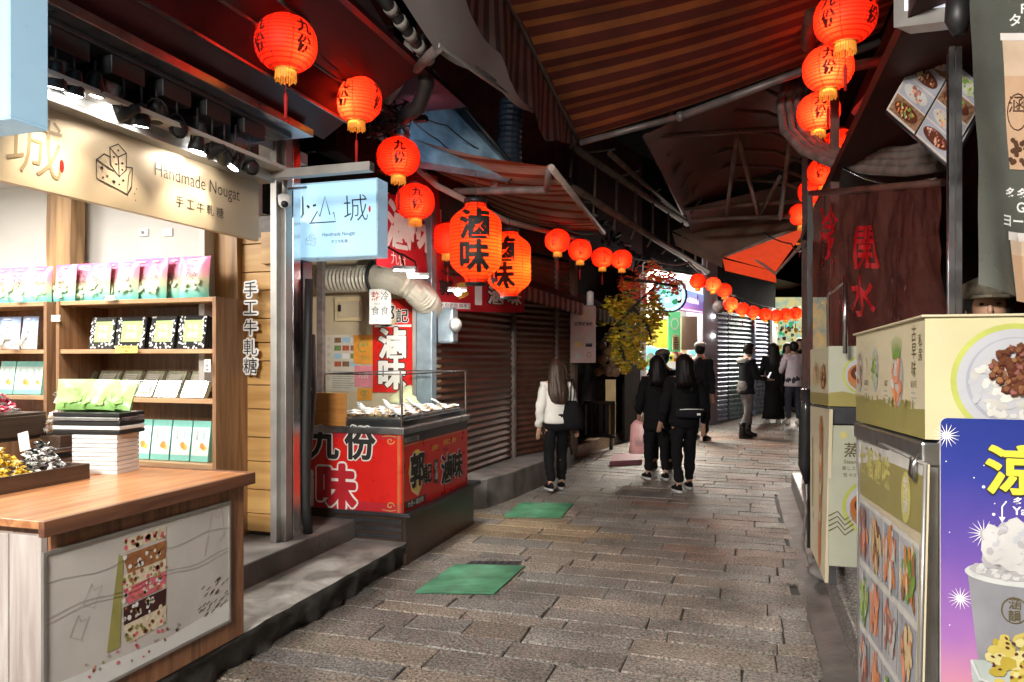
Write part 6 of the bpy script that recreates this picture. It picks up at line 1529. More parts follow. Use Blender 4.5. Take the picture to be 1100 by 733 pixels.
# dark pole at the far end of the carts with a black bag and a black panel
t=thing('dark_post','thin black post at the far side of the carts beside the curtain','post',P(871,520,5.9)); p=P(870,400,5.8); m=MB(); m.box((p.x-.02,p.y-.02,.1),(p.x+.02,p.y+.02,2.9),'black'); m.build('post_body',t)
m=MB(); m.tube([P(865,418,5.7),P(866,440,5.7),P(866,470,5.7),P(864,500,5.7),P(866,520,5.72)],[.03,.05,.055,.045,.01],'foil_black',12); o=m.build('black_sack'); tag(o,'limp black sack hanging on the thin black post','sack')
m=MB(); m.tube([P(863,520,5.7),P(866,550,5.6),P(862,585,5.5),P(868,610,5.3)],.012,'conduit',7); o=m.build('grey_hose'); tag(o,'grey hose running down to the gutter under the black sack','hose')
# right hand shops: dark wall, floor
rs=thing('right_shop','dark shop interior behind the food carts and the drink banner','shop',(2.5,4,0))
m=MB(); m.box((2.6,-2.5,.2),(2.8,9.5,4.2),'dark_red_wood'); m.build('wall',rs)
m=MB(); m.box((1.0,9.3,.2),(2.6,9.5,4.2),'dark_wall'); m.build('end_wall',rs)
m=MB(); m.box((.62,3.1,2.95),(2.6,9.3,3.02),'dark_red_wood'); m.box((.6,-2.5,4.2),(2.9,9.5,7),'night_wall'); m.build('upper_floor',rs)
for x,y in ((.66,6.2),(.66,9.2)):
    m=MB(); m.box((x-.03,y-.03,.2),(x+.03,y+.03,4.2),'rust_beam'); m.build('post',rs)
# photo menu panel tilted overhead
DEFS['photo_bg']=lambda n: mk(n,(.50,.44,.40),rough=.35,var=.1)
q=[P(952,118,3.6),P(1017,175,3.25),P(1062,98,3.2),P(995,42,3.55)]
t=thing('overhead_menu','tilted overhead menu panel with rows of dish photographs','menu panel',q[0]); w,h=(q[1]-q[0]).length,(q[3]-q[0]).length
m=MB(); m.slab(q,.05,'photo_bg','black'); f=FrQ(q[0],q[1],q[2],q[3],w,h,.0015)
if f.n.dot(Vector((0,0,1.6))-q[0])<0: f.n=-f.n
pp=['mix','beef','noodle','shrimp','beef','noodle','mix','green']; k=0
for c_ in range(2):
    for r_ in range(4):
        x0=w*(.03+.49*c_); y0=h*(.03+.245*r_); rect(m,f,x0,y0,x0+w*.46,y0+h*.225,'plate_shade' if (c_+r_)%3 else 'photo_brown',1); food(m,f,x0+w*.23,y0+h*.11,w*.19,h*.085,pp[k],22,2,'rice2' if k%2 else 'meat3'); k+=1
for x in (.5,): stroke(m,f,[(w*x,0),(w*x,h)],.012,'ink',1)
m.build('panel',t)
m=MB()
for i in range(4): m.tube([q[i]-f.n*.02,q[(i+1)%4]-f.n*.02],.014,'dark_steel',6)
m.build('panel_frame',t)
# silver framed sign bottom at the very top
q=[P(960,30,3.0),P(1026,22,2.8),P(1026,-45,2.8),P(960,-45,3.0)]
t=thing('framed_lamp_box','grey framed light fixture cut by the top edge of the photo','light fixture',q[0]); m=MB(); m.slab(q,.12,'alu','steel'); m.build('casing',t,bevel=.01)
m=MB(); f=FrQ(q[0],q[1],q[2],q[3],.26,.27,.002); 
if f.n.dot(Vector((0,0,1.6))-q[0])<0: f.n=-f.n
rect(m,f,.05,.06,.24,.26,'glow_panel',2); m.build('diffuser',t)
# bundle of bent conduits
t=thing('conduit_bundle','bundle of grey conduits curving under the right string of lanterns','pipe bundle',P(870,150,6.3))
for i,(o1,rr) in enumerate(((0,.035),(9,.03),(18,.03),(26,.022))):
    m=MB(); m.tube([P(848+o1*.9,78,6.6),P(838+o1,110,6.5),P(842+o1,140,6.3),P(862+o1*.8,162-o1*.25,6.0),P(895+o1*.3,176-o1*.55,5.6),P(935,182-o1*.8,5.0),P(975,184-o1*.9,4.5),P(1012,178-o1,4.1)],rr,'conduit',10); m.build('conduit',t)
m=MB(); m.tube([P(905,180,5.3),P(930,192,5.0),P(960,200,4.7),P(1005,192,4.2)],.008,'chrome',6); m.build('cable',t)

# ================= OVERHEAD =================
rnd=random.Random(77)

DEFS['awn_brown']=stripes((.40,.125,.03),(.14,.02,.012),'Y',5.2,trans=.15,duty=.42); DEFS['awn_orange']=stripes((.80,.62,.48),(.45,.10,.03),'Y',3.6,trans=.35,duty=.5,ramp=[(.82,(.7,.45,.3))])
DEFS['valance_strip']=stripes((.16,.13,.12),(.035,.025,.03),'Y',6.5,trans=.1)
# big striped awning across the lane
aw=thing('striped_awning','large brown and ochre striped awning spanning the top of the photo','awning',(-.2,4.2,3.6))
xl_,xr_=-1.4,1.0; ya,yb=1.6,6.35
def az(x,y=6.35): return 3.50+(x-xl_)*.26*(1-.35*(6.35-y)/4.7)+.15*(6.35-y)*(1-(x-xl_)/2.4)
m=MB(); nx,ny=16,40; vs=[(xl_+(xr_-xl_)*i/nx,ya+(yb-ya)*j/ny,az(xl_+(xr_-xl_)*i/nx,ya+(yb-ya)*j/ny)-.05*math.sin(math.pi*i/nx)+.012*math.sin(j*math.pi/2.5)) for j in range(ny+1) for i in range(nx+1)]
m.add(vs,[(j*(nx+1)+i,j*(nx+1)+i+1,(j+1)*(nx+1)+i+1,(j+1)*(nx+1)+i) for j in range(ny) for i in range(nx)],'awn_brown',True); m.build('canvas',aw)
m=MB(); ny=160; vs=[]
for j in range(ny+1):
    y=ya+(yb-ya)*j/ny
    for k in range(4): vs.append((xl_-.01+.02*math.sin(y*9+k*.4)*k/3,y,az(xl_,y)-(.14*k+(.02*abs(math.sin(y*9)) if k==3 else 0))*min(1,max(.1,(6.45-y)/1.1))))
m.add(vs,[(j*4+k,j*4+k+1,(j+1)*4+k+1,(j+1)*4+k) for j in range(ny) for k in range(3)],'valance_strip',True); m.build('valance',aw)
m=MB(); m.tube([(xl_,ya,az(xl_,ya)+.01),(xl_,yb,3.51)],.025,'painted_beam',8); m.build('front_bar',aw)
for k,y in enumerate((yb,4.05)):
    m=MB(); mid=P(731,92,6.2) if k==0 else Vector((-.15,y-.1,3.72)); mid=Vector((mid.x,y-.02 if k==0 else y,az(mid.x,y)-.12)); m.tube([(xl_+.02,y,az(xl_,y)-.03),mid],.028,'arm_metal',8); m.tube([mid,(xr_,y-(.0 if k==0 else .2),az(xr_,y)-.08)],.034,'arm_metal',8); m.ball(mid,.045,'arm_metal',8); m.build('folding_arm',aw)
# off-white awning at the upper left
aw2=thing('pale_awning','plain grey white awning tilted above the first lanterns','awning',P(500,60,5.5))
g=[P(405,-40,4.0),P(470,52,4.8),P(572,122,6.9),P(545,-30,5.6)]
m=MB(); n=14; vs=[]
for j in range(n+1):
    for i in range(n+1):
        a=i/n;b=j/n; p=g[0]*(1-a)*(1-b)+g[1]*a*(1-b)+g[2]*a*b+g[3]*(1-a)*b; p.z-=.13*math.sin(math.pi*a)*(.3+b) - .03*math.sin(b*9+a*4); vs.append(p)
m.add(vs,[(j*(n+1)+i,j*(n+1)+i+1,(j+1)*(n+1)+i+1,(j+1)*(n+1)+i) for j in range(n) for i in range(n)],'awn_white',True); m.build('canvas',aw2)
m=MB(); 
for k,o_ in enumerate((0,.035,.07)): m.tube([g[1]+Vector((.0,0,.02+o_)),g[2]+Vector((0,0,.02+o_))],.018,'alu' if k==0 else 'conduit',7)
m.build('front_bar',aw2)
m=MB(); m.tube([P(470,52,4.8),P(447,74,5.2)],.035,'conduit',8); m.tube([P(447,74,5.2),P(455,40,5.5)],.03,'conduit',8); m.build('folding_arm',aw2)
# sleeved pipes
t=thing('sleeved_pipe','dark pipe wrapped with white printed sleeves at the top','pipe',P(420,30,4.6))
a,b=P(398,-20,4.4),P(462,66,5.1); m=MB(); m.tube([a,b],.04,'cable',10); m.build('pipe',t)
for i in range(5):
    u=.28+.16*i; m=MB(); m.tube([a.lerp(b,u),a.lerp(b,u+.07)],.045,'pipe_sleeve',12); m.build('sleeve',t)
m=MB(); m.tube([P(440,45,5.2),P(436,75,5.3),P(424,96,5.4),P(415,108,5.5)],.04,'pipe_sleeve',10); o=m.build('plaster_pipe'); tag(o,'short bent cream pipe hanging under the sleeved pipe','pipe')
m=MB(); m.tube([P(455,60,5.3),P(458,90,5.4),P(450,115,5.5),P(430,128,5.6)],.06,'cable',10); o=m.build('black_duct'); tag(o,'thick black bent duct between the lanterns and the blue roof','duct')
# tangles of cable along the left string of lanterns
def cable(px,r=.008,mat='cable',label=None,cat='cable',name='cable'):
    m=MB(); pts=[P(*q) for q in px]; out=[]
    for i in range(len(pts)-1):
        a,b=pts[i],pts[i+1]; L_=(b-a).length
        for k in range(8): f=k/8; p=a.lerp(b,f); p.z-=.05*L_*4*f*(1-f); out.append(p)
    out.append(pts[-1]); m.tube(out,r,mat,5); o=m.build(name); tag(o,label,cat); return o
cable([(300,0,3.9),(345,28,4.4),(392,82,5.0),(430,130,5.9),(470,200,7)],.012,label='black cable carrying the first hanging lanterns at the left')
cable([(262,-20,3.9),(330,45,4.4),(400,95,5.3),(440,165,6.2),(500,215,7.5),(590,240,9.5),(680,275,12)],.01,label='long black cable running over the lantern row to the far bend')
cable([(310,5,4.3),(345,50,4.6),(395,78,5.2),(415,120,5.6)],.018,mat='conduit',label='grey flexible conduit behind the second lantern from the top left')
cable([(440,118,5.9),(480,135,6.2),(540,170,7)],.006,label='thin wire crossing the blue roof near its top')
cable([(436,122,5.9),(470,150,6.2),(520,178,7)],.006,label='thin wire crossing the blue roof near its bottom')
cable([(340,0,4.5),(380,28,4.7),(410,30,4.9),(440,22,5.1)],.007,label='thin wire sagging against the red roof panels')
cable([(590,235,9.0),(640,250,10.5),(700,280,12.5),(760,300,14.5),(860,330,18)],.012,label='black cable above the small far lanterns')
cable([(700,278,12),(740,282,13),(770,300,14),(790,318,15.5)],.02,mat='conduit',label='grey conduit sagging before the lilac pillar')
cable([(820,250,11),(850,262,10.5),(870,255,8)],.01,label='dark wire beside the red canvas')
# tangle
m=MB()
for i in range(16):
    pts=[P(405+rnd.uniform(-12,40),118+rnd.uniform(-14,32),5.7+rnd.uniform(-.2,.3)) for _ in range(4)]; m.tube(pts,.007,'cable',5)
o=m.build('cable_tangle'); tag(o,'tangle of black wires between the second and third lanterns','cable tangle',kind='stuff')
# burgundy eave of the nougat shop
ev=thing('glossy_eave','dark burgundy glossy eave boards above the spotlights','eave',(-2.7,3,3.15))
EA=(-2.80,3.11); EB=(-2.62,3.22); EC=(-2.55,3.42); ED=(-2.2,3.62)
m=MB(); 
def ext(a,b,y0,y1,mat,m):
    d=Vector((b[0]-a[0],0,b[1]-a[1])); n_=Vector((d.z,0,-d.x)).normalized()*.02
    p=[Vector((a[0],y0,a[1])),Vector((a[0],y1,a[1])),Vector((b[0],y1,b[1])),Vector((b[0],y0,b[1]))]; m.hexa([*p,*[q-n_ for q in p]],mat)
y1_=T(372,172,-2.62).y
for (a,b,y1e) in ((EA,EB,y1_),(EB,EC,y1_+.02),(EC,ED,y1_+.3)):
    m=MB(); ext(a,b,.3,y1e,'burgundy',m); m.build('eave_board',ev)
for (c,y1e) in ((EB,y1_+.05),(EC,y1_+.4)):
    m=MB(); m.box((c[0]-.006,.3,c[1]-.012),(c[0]+.008,y1e,c[1]+.004),'steel'); m.build('edge_strip',ev)
m=MB(); m.box((-3.06,.3,3.62),(-2.15,5.6,3.66),'burgundy'); m.box((-3.3,4.76,3.1),(-2.85,5.4,3.6),'night_wall'); m.build('top_board',ev)
t=thing('red_roof_panel','dark red sloping roof panels seen at the top left behind the lanterns','roof panel',P(340,0,5)); m=MB(); m.slab([P(318,-60,5.2),P(318,40,5.2),P(425,48,6.2),P(405,-60,6.0)],.04,'dark_red_wood'); m.build('panel',t)
m=MB(); m.slab([P(322,-30,5.1),P(400,45,5.9),P(428,50,6.1),P(360,-60,5.6)],.02,'red_dim'); m.build('sheet',t)
# blue lit roof in the gap
t=thing('blue_roof','small blue grey tiled roof seen in the gap between the awnings','roof',P(470,120,9)); q=[P(438,112,9),P(470,172,9.2),P(556,176,10.6),P(470,76,9.8)]
q=[P(428,170,6.15),P(556,190,6.75),P(500,112,7.15),P(458,70,6.85),P(438,66,6.55)]
m=MB(); m.slab(q,.08,'roof_blue'); m.build('roof_sheet',t)
m=MB()
for i in range(9):
    a=P(462+11*i,80+14*i,6.7); m.tube([a,a+Vector((-.05,-.02,-.05))],.008,'cable',5)
m.tube([P(458,68,6.65),P(560,188,6.65)],.018,'cable',6); m.build('tile_edge',t)
light('AREA','roof_fill',P(452,128,5.75),1.5,(.55,.78,1),.2,t,target=P(478,120,6.7))  # added cool fill light for the blue roof, no known source here
m=MB(); lp_=P(452,128,5.72); m.box(lp_-Vector((.05,.03,.02)),lp_+Vector((.05,.03,.02)),'black'); m.build('fill_case',t)  # small case added around the roof fill light
m=MB()
for i in range(6): m.tube([P(536,95+14*i,9.0),P(560,100+14*i,9.2)],.09,'roof_blue',8)
t=thing('blue_vent_pipe','ribbed dark blue vent pipe right of the blue roof','vent pipe',P(548,180,9)); duct([P(548,190,6.95),P(547,150,6.95),P(550,108,6.95)],.12,14,.05,'vent_blue').build('pipe',t)
# orange striped awning above the booth
q=[P(398,136,6.2),P(590,180,6.3),P(645,262,8.6),P(520,236,9.4),P(430,190,6.6)]
bw=thing('booth_awning','orange and white striped awning lit from below above the oval lanterns','awning',q[1])
g=[P(398,134,6.3),P(592,180,6.25),P(648,250,8.9),P(540,230,9.5)]
m=MB(); n=16; vs=[]
for j in range(n+1):
    for i in range(n+1):
        a=i/n;b=j/n; p=g[0]*(1-a)*(1-b)+g[1]*a*(1-b)+g[2]*a*b+g[3]*(1-a)*b; p.z+=.03*math.sin(b*12+a*3)-.08*math.sin(math.pi*a); vs.append(p)
m.add(vs,[(j*(n+1)+i,j*(n+1)+i+1,(j+1)*(n+1)+i+1,(j+1)*(n+1)+i) for j in range(n) for i in range(n)],'awn_orange',True); m.build('canvas',bw)
m=MB(); m.tube([g[1],g[2]],.03,'cream_bar',8); m.build('front_bar',bw)
m=MB(); m.tube([g[0]+Vector((0,0,-.03)),P(470,200,6.6),P(545,238,7.4),P(632,260,9.8)],.03,'cream_bar',8); m.build('long_rail',bw)
for a,b,c_ in ((P(522,184,6.8),P(518,204,6.9),P(512,212,7.0)),):
    pass
m=MB(); m.tube([P(488,206,7.0),P(587,204,6.6)],.035,'conduit',8); m.tube([P(587,204,6.6),P(590,180,6.3)],.03,'conduit',8); m.build('folding_arm',bw)
m=MB(); m.tube([P(536,182,6.9),P(530,205,7.0)],.04,'cream_bar',8); m.build('strut',bw)
# lattice / black walkway frames centre
fr_=thing('roof_frame','black steel lattice gallery hanging over the middle of the lane','roof frame',P(690,230,11))
def bar(a,b,r,mat='painted_beam',nm='beam'):
    m=MB(); m.tube([a,b],r,mat,6); m.build(nm,fr_)
bar(P(615,158,9.5),P(760,255,14),.05); bar(P(612,200,9.2),P(760,292,14),.05); bar(P(655,165,10),P(735,235,13.2),.04)
for i in range(9):
    u=i/8; a=P(615,158,9.5).lerp(P(760,255,14),u); b=P(612,200,9.2).lerp(P(760,292,14),u); bar(a,b,.02)
    if i<8: bar(b,P(612,225,9.2).lerp(P(750,292,14),u),.015)
for i in range(5): u=i/4; bar(P(625,165,9.8).lerp(P(745,250,13.5),u),P(660,160,10.3).lerp(P(745,235,13.6),u),.018)
m=MB(); 
for i in range(30):
    a=P(597,195,9).lerp(P(700,290,13),i/30); m.tube([a,a+Vector((rnd.uniform(-.15,.15),rnd.uniform(-.1,.1),rnd.uniform(-.2,.1))),a+Vector((rnd.uniform(-.2,.2),.2,rnd.uniform(-.1,.1)))],.03,'black',5)
o=m.build('cable_bunch'); tag(o,'thick bunch of black cables hanging along the lattice gallery','cable bunch',kind='stuff')
# corrugated gutter catching light
t=thing('roof_gutter','dented shiny gutter glinting under the curved plastic roof','gutter',P(715,180,9)); m=MB(); m.tube([P(695,148,8.2),P(712,180,9.3),P(735,228,11)],.05,'steel',8); m.build('gutter_channel',t)
# curved dark plastic roof with hoops over the lane
cr=thing('hoop_roof','curved dark plastic roof with steel hoops over the lane beyond the striped awning','roof',P(800,140,8.5))
def qs(nm,par,pts,mat,th=.03,n_=8,sag=0):
    m=MB(); g=pts; vs=[]
    for j in range(n_+1):
        for i in range(n_+1):
            a=i/n_;b=j/n_; p=g[0]*(1-a)*(1-b)+g[1]*a*(1-b)+g[2]*a*b+g[3]*(1-a)*b; p.z+=sag*math.sin(math.pi*a)*math.sin(math.pi*b); vs.append(p)
    m.add(vs,[(j*(n_+1)+i,j*(n_+1)+i+1,(j+1)*(n_+1)+i+1,(j+1)*(n_+1)+i) for j in range(n_) for i in range(n_)],mat,True); return m.build(nm,par)
qs('roof_sheet',cr,[P(690,146,7.3),P(880,60,6.8),P(900,150,10),P(735,232,11)],'tarp_grey',sag=.25)
qs('roof_sheet',cr,[P(735,225,10.5),P(880,190,10.5),P(890,262,12),P(745,258,13)],'tarp_grey',sag=.15)
for i in range(6):
    u=i/5; a=P(708,146,7.6).lerp(P(742,230,10.6),u); b=P(875,120,7.2).lerp(P(890,215,9.8),u); mid=a.lerp(b,.35)+Vector((0,0,.42)); m=MB(); m.tube([a,a.lerp(mid,.5)+Vector((-.05,0,.13)),mid,mid.lerp(b,.5)+Vector((0,0,.1)),b],.022,'painted_beam',6); m.build('hoop',cr)
for a,b in ((P(700,147,7.6),P(885,135,7.6)),(P(742,236,10.4),P(875,232,9.8)),(P(735,225,10.4),P(880,215,9.6)),(P(792,146,7.8),P(815,232,10.2)),(P(838,235,9.8),P(850,140,7.6)),(P(792,146,7.8),P(780,232,10.2)),(P(815,232,10.2),P(838,190,9))):
    m=MB(); m.tube([a,b],.028,'painted_beam',6); m.build('truss_bar',cr)
# grey brown canvas + red canvas umbrella further down
cv=thing('grey_canvas','folded grey brown canvas canopy beyond the hoop roof','canopy',P(770,270,12)); qs('canvas',cv,[P(722,248,12.5),P(775,276,12.2),P(862,240,11),P(840,215,12)],'canvas_tan')
qs('canvas_edge',cv,[P(722,250,12.5),P(726,264,12.5),P(776,288,12.1),P(776,274,12.2)],'canvas_tan')
m=MB(); m.tube([P(776,276,12.1),P(862,243,10.9)],.03,'cream_bar',6); m.build('front_bar',cv)
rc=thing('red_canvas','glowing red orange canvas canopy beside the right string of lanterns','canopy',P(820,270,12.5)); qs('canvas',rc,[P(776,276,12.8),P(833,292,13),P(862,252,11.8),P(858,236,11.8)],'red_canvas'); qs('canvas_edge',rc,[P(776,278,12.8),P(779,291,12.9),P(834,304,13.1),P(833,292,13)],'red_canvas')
m=MB(); m.tube([P(800,270,12.7),P(833,294,12.9),P(862,262,11.9)],.03,'cream_bar',6); m.build('folding_arm',rc)
dc=thing('dark_fascia','dark rust fascia boards over the shutters at the bend','fascia',P(800,300,14)); qs('board',dc,[P(700,262,16),P(860,330,22),P(862,306,20),P(776,286,16)],'dark_red_wood')
qs('board',dc,[P(866,332,24),P(775,318,19.5),P(700,275,17),P(866,316,21)],'rust_beam')
# far lane roof to close the sky
rf=thing('lane_roof','black sheet roof closing the lane above everything','roof',(0,12,5)); 
m=MB(); m.box((-4.5,-3,5.2),(9,26,5.3),'night_wall'); m.build('roof_sheet',rf)
rw=thing('right_far_shop','dark building behind the right string of lanterns','building',(2.9,14,0)); m=MB(); m.box((1.2,9.6,.1),(4.0,12.2,7),'night_wall'); m.build('wall',rw)
# burgundy beams right side ceiling
rb=thing('red_ceiling','dark red timber ceiling and beams over the food carts','ceiling',(1.6,4,4)); m=MB(); m.box((1.0,2.0,4.0),(2.8,9.4,4.05),'dark_red_wood'); m.build('boards',rb)
for a,b,r in ((P(1003,38,3.9),P(935,128,5.5),.045),(P(985,45,4.2),P(920,120,6),.04),(P(870,5,5),P(868,50,5.4),.05),(P(866,80,6.2),P(980,60,5),.04)):
    m=MB(); m.tube([a,b],r,'rust_beam',6); m.build('beam',rb)
# ================= LANTERNS =================
DEFS['shade_red']=lanternshade((.92,.028,.011),.08,300); DEFS['shade_orange']=lanternshade((1.0,.055,.010),.26,210)

def lantern_proto(chars='九份',tassel=True,e=2.4):
    t=thing('red_lantern','x','lantern',(0,0,0)); m=MB(); Rr=.175; Hh=.15; n=40
    prof=lambda v:(Rr*(1-abs(2*v-1)**2.6*.62))*(1)
    pr=[(max(.06,Rr*math.sqrt(max(.0,1-(abs(2*i/20-1)*.93)**2.3))),-Hh+2*Hh*i/20) for i in range(21)]
    m.lathe(pr,(0,0,0),'shade_red',n); m.f=[f for f in m.f if len(f)<10]; k=len(m.f); m.m=m.m[:k]; m.s=m.s[:k]
    def rad(z):
        v=(z+Hh)/(2*Hh)*20; i=max(0,min(19,int(v))); f=v-i; return pr[i][0]*(1-f)+pr[i+1][0]*f
    for a in range(8):
        th=a*math.pi/4+.2; m.tube([(math.cos(th)*(rad(z)+.001),math.sin(th)*(rad(z)+.001),z) for z in [-Hh+2*Hh*i/14 for i in range(15)]],.0022,'lan_rib',4)
    for a in range(0,8,2):
        th=a*math.pi/4+.2+math.pi/8
        for ch,cz in zip(chars,(.055,-.045)):
            vs,fs,bb=tmesh(ch,.03,2); vs,fs=fine(vs,fs,.3); kk=.085/.92
            for o_ in (0,1):
                pts=[]
                for x,y in vs:
                    x=x*kk+o_*.002; z=cz+y*kk; r=rad(z)+.0035+.0006*o_; an=th+x/r; pts.append((math.cos(an)*r,math.sin(an)*r,z))
                m.add(pts,fs,'lan_ink')
    m.build('shade',t,local=True)
    m=MB(); m.lathe([(.062,Hh-.012),(.066,Hh-.01),(.066,Hh+.022),(.05,Hh+.026),(.05,Hh+.02),(.02,Hh+.022)],(0,0,0),'lan_cap',18); m.tube([(0,0,Hh+.02),(0,0,Hh+.12)],.003,'cable',5); m.build('top_cap',t,local=True)
    m=MB(); 
    for i in range(26):
        a=i/26*6.283; m.add([(.058*math.cos(a),.058*math.sin(a),-Hh+.01),(.058*math.cos(a+.2),.058*math.sin(a+.2),-Hh+.01),(.062*math.cos(a+.2),.062*math.sin(a+.2),-Hh-.055-.008*(i%3)),(.062*math.cos(a),.062*math.sin(a),-Hh-.055-.008*(i%2))],[(0,1,2,3)],'fringe')
    m.lathe([(.06,-Hh-.006),(.064,-Hh),(.064,-Hh+.012),(.055,-Hh+.012)],(0,0,0),'gold',18); m.build('fringe',t,local=True)
    if tassel:
        m=MB(); m.tube([(0,0,-Hh),(0,0,-Hh-.13)],.0025,'tassel',5); m.tube([(0,0,-Hh-.13),(0,0,-Hh-.15),(0,0,-Hh-.28)],[.006,.012,.009],'tassel',8); m.build('tassel',t,local=True)
    light('POINT','bulb',(0.088,.060,-.05),e,(1,.58,.24),.018,t)
    return t
LP=lantern_proto(); first=[True]
LL=[(307,47,67,'九份 lantern largest of the left row, hanging over the nougat sign'),(383,107,55,'round red 九份 lantern second in the left row, before the black duct'),(428,169,47,'round red 九份 lantern above the pale blue light box corner'),(446,217,43,'round red 九份 lantern in front of the large red banner'),(481,257,38,'round red lantern half hidden behind the front oval lantern'),
(599,259,28,'small red lantern first right of the oval lanterns'),(623,269,26,'small red lantern second right of the oval lanterns'),(647,277,24,'small red lantern third right of the oval lanterns'),(668,279,23,'small red lantern fourth right of the oval lanterns'),(695,286,19,'small red lantern among the red leaves, upper one'),(713,296,18,'small red lantern among the red leaves, lower one'),
(749.5,302.5,18,'far lantern above the LED sign, leftmost of three'),(766,306,17,'far lantern above the lilac pillar, middle of three'),(778,312,16.5,'far lantern beside the vent cap, rightmost of three'),
(784.6,326.8,16,'tiny far lantern first of the seven over the blue shutters'),(797.6,332,15,'tiny far lantern second of the seven over the blue shutters'),(809.3,335.4,14.5,'tiny far lantern third of the seven over the blue shutters'),(822.2,338,14.5,'tiny far lantern fourth of the seven over the blue shutters'),(834,339.3,14,'tiny far lantern fifth of the seven at the white column'),(844,338,14,'tiny far lantern sixth of the seven before the end shop'),(854.6,336.7,14,'tiny far lantern last of the seven before the end shop'),
(908,19,65,'largest red lantern of the right row, cut by the top edge'),(889.5,74,53,'second red lantern from the top in the right row'),(879,120.6,45,'third red lantern from the top right, with 金山城 lettering'),(902,157,39,'fourth red lantern in the right row, behind the conduits'),(886,185,36,'fifth red lantern in the right row, below the conduits'),(873,206,31,'sixth red lantern in the right row, above the curtain rail'),(861.5,230.5,28,'seventh red lantern in the right row, left of the curtain'),(874,230,27,'eighth red lantern, half behind the curtain corner'),(859,250,22,'lowest small lantern in the right row above the red canvas'),(197,-60,72,'lantern above the top edge at the left, only its red tassel in view')]
for i,(px,py,w_,lab) in enumerate(LL):
    D0=.26 if 11<=i<=20 else .30 if 5<=i<=8 else .35; d=D0*F/w_; p=P(px,py,d); ph_=math.atan2(-p.y,-p.x)-.593; rz=ph_+(.62,-.55,.05,.1,.5,-.25,.15,.3,-.2,.4)[i%10]
    if i==0: o=LP; o.location=p; o.rotation_euler=(0,0,rz); o['label']=lab
    else: o=dup(LP,p,rz,lab)
    if i in (1,12,14,22,23,27):
        for c_ in o.children:
            if c_.type=='LIGHT': c_.data=c_.data.copy(); c_.data.energy=6.5; c_.data.color=(1,.66,.3)
    o['group']='red round lanterns strung along the lane'; s=D0/.355; o.scale=(s,s,s)
# oval lanterns
def oval():
    t=thing('oval_lantern','x','lantern'); m=MB(); Rr=.222; Hh=.345
    pr=[(max(.09,Rr*(1-max(0,abs(2*i/24-1)-.45)**2*1.9/ .55)),-Hh+2*Hh*i/24) for i in range(25)]
    m.lathe(pr,(0,0,0),'shade_orange',44); m.f=[f for f in m.f if len(f)<10]; k=len(m.f); m.m=m.m[:k]; m.s=m.s[:k]
    def rad(z):
        v=(z+Hh)/(2*Hh)*24; i=max(0,min(23,int(v))); f=v-i; return pr[i][0]*(1-f)+pr[i+1][0]*f
    for a in range(8):
        th=a*math.pi/4+.2; m.tube([(math.cos(th)*(rad(z)+.001),math.sin(th)*(rad(z)+.001),z) for z in [-Hh+2*Hh*i/18 for i in range(19)]],.003,'lan_rib',4)
    for th in (-1.57,1.57):
        for ch,cz in (('滷',.135),('味',-.135)):
            vs,fs,bb=tmesh(ch,.008,3); vs,fs=fine(vs,fs,.1); kk=.25/.92
            for q in range(9):
                ox,oy=(0,0) if q==0 else (.008*math.cos(q*.785),.008*math.sin(q*.785)); pts=[]
                for x,y in vs:
                    x=x*kk+ox; z=cz+y*kk+oy; r=rad(z)+.004+.0004*q; an=th+x/r; pts.append((math.cos(an)*r,math.sin(an)*r,z))
                m.add(pts,fs,'ink')
    m.build('shade',t,local=True)
    m=MB(); m.lathe([(.1,Hh-.01),(.10,Hh+.03),(.02,Hh+.03)],(0,0,0),'black',18); m.tube([(0,0,Hh+.02),(0,0,Hh+.25)],.004,'cable',5); m.build('top_cap',t,local=True)
    m=MB(); m.lathe([(.02,-Hh-.02),(.09,-Hh-.02),(.09,-Hh+.01)],(0,0,0),'black',18); m.build('bottom_cap',t,local=True)
    light('POINT','bulb',(0.09,-.03,-.06),9,(1,.6,.22),.03,t); return t
ov=oval(); ov.location=P(511,261,6.35); ov.rotation_euler=(0,0,YAW); ov['label']='front oval lantern with bold black 滷味, larger of the pair'; ov['group']='oval lanterns with 滷味'
o2=dup(ov,P(547,284,7.0),YAW-.35,'rear oval lantern with black 滷味, partly hidden by the front one'); o2.scale=(.93,.93,.9)

# ================= PEOPLE =================
rnd=random.Random(101)


def skin_mesh(verts,edges,root,levels=2,wr=0,seed=0):
    me=bpy.data.meshes.new('s'); me.from_pydata([v[0] for v in verts],edges,[]); ob=bpy.data.objects.new('s',me); COL.objects.link(ob)
    md=ob.modifiers.new('k','SKIN'); md.use_smooth_shade=True
    sv=me.skin_vertices[0].data
    for i,v in enumerate(verts): sv[i].radius=v[1] if isinstance(v[1],tuple) else (v[1],v[1])
    sv[root].use_root=True
    s=ob.modifiers.new('u','SUBSURF'); s.levels=levels; s.render_levels=levels
    dg=bpy.context.evaluated_depsgraph_get(); dg.update(); m2=bpy.data.meshes.new_from_object(ob.evaluated_get(dg))
    b=MB(); vs=[v.co.copy() for v in m2.vertices]
    if wr:
        m2.calc_loop_triangles()
        for i,v in enumerate(vs):
            n_=m2.vertices[i].normal; v+=n_*wr*(noise.noise(v*9+Vector((seed,0,0)))+.5*noise.noise(v*22+Vector((seed,3,0))))
    fs=[tuple(p.vertices) for p in m2.polygons]
    bpy.data.objects.remove(ob); bpy.data.meshes.remove(m2); bpy.data.meshes.remove(me); return vs,fs
def skin_part(name,parent,verts,edges,root,mat,levels=2,wr=0,seed=0):
    vs,fs=skin_mesh(verts,edges,root,levels,wr,seed); m=MB(); m.add(vs,fs,mat,True); return m.build(name,parent,local=True)
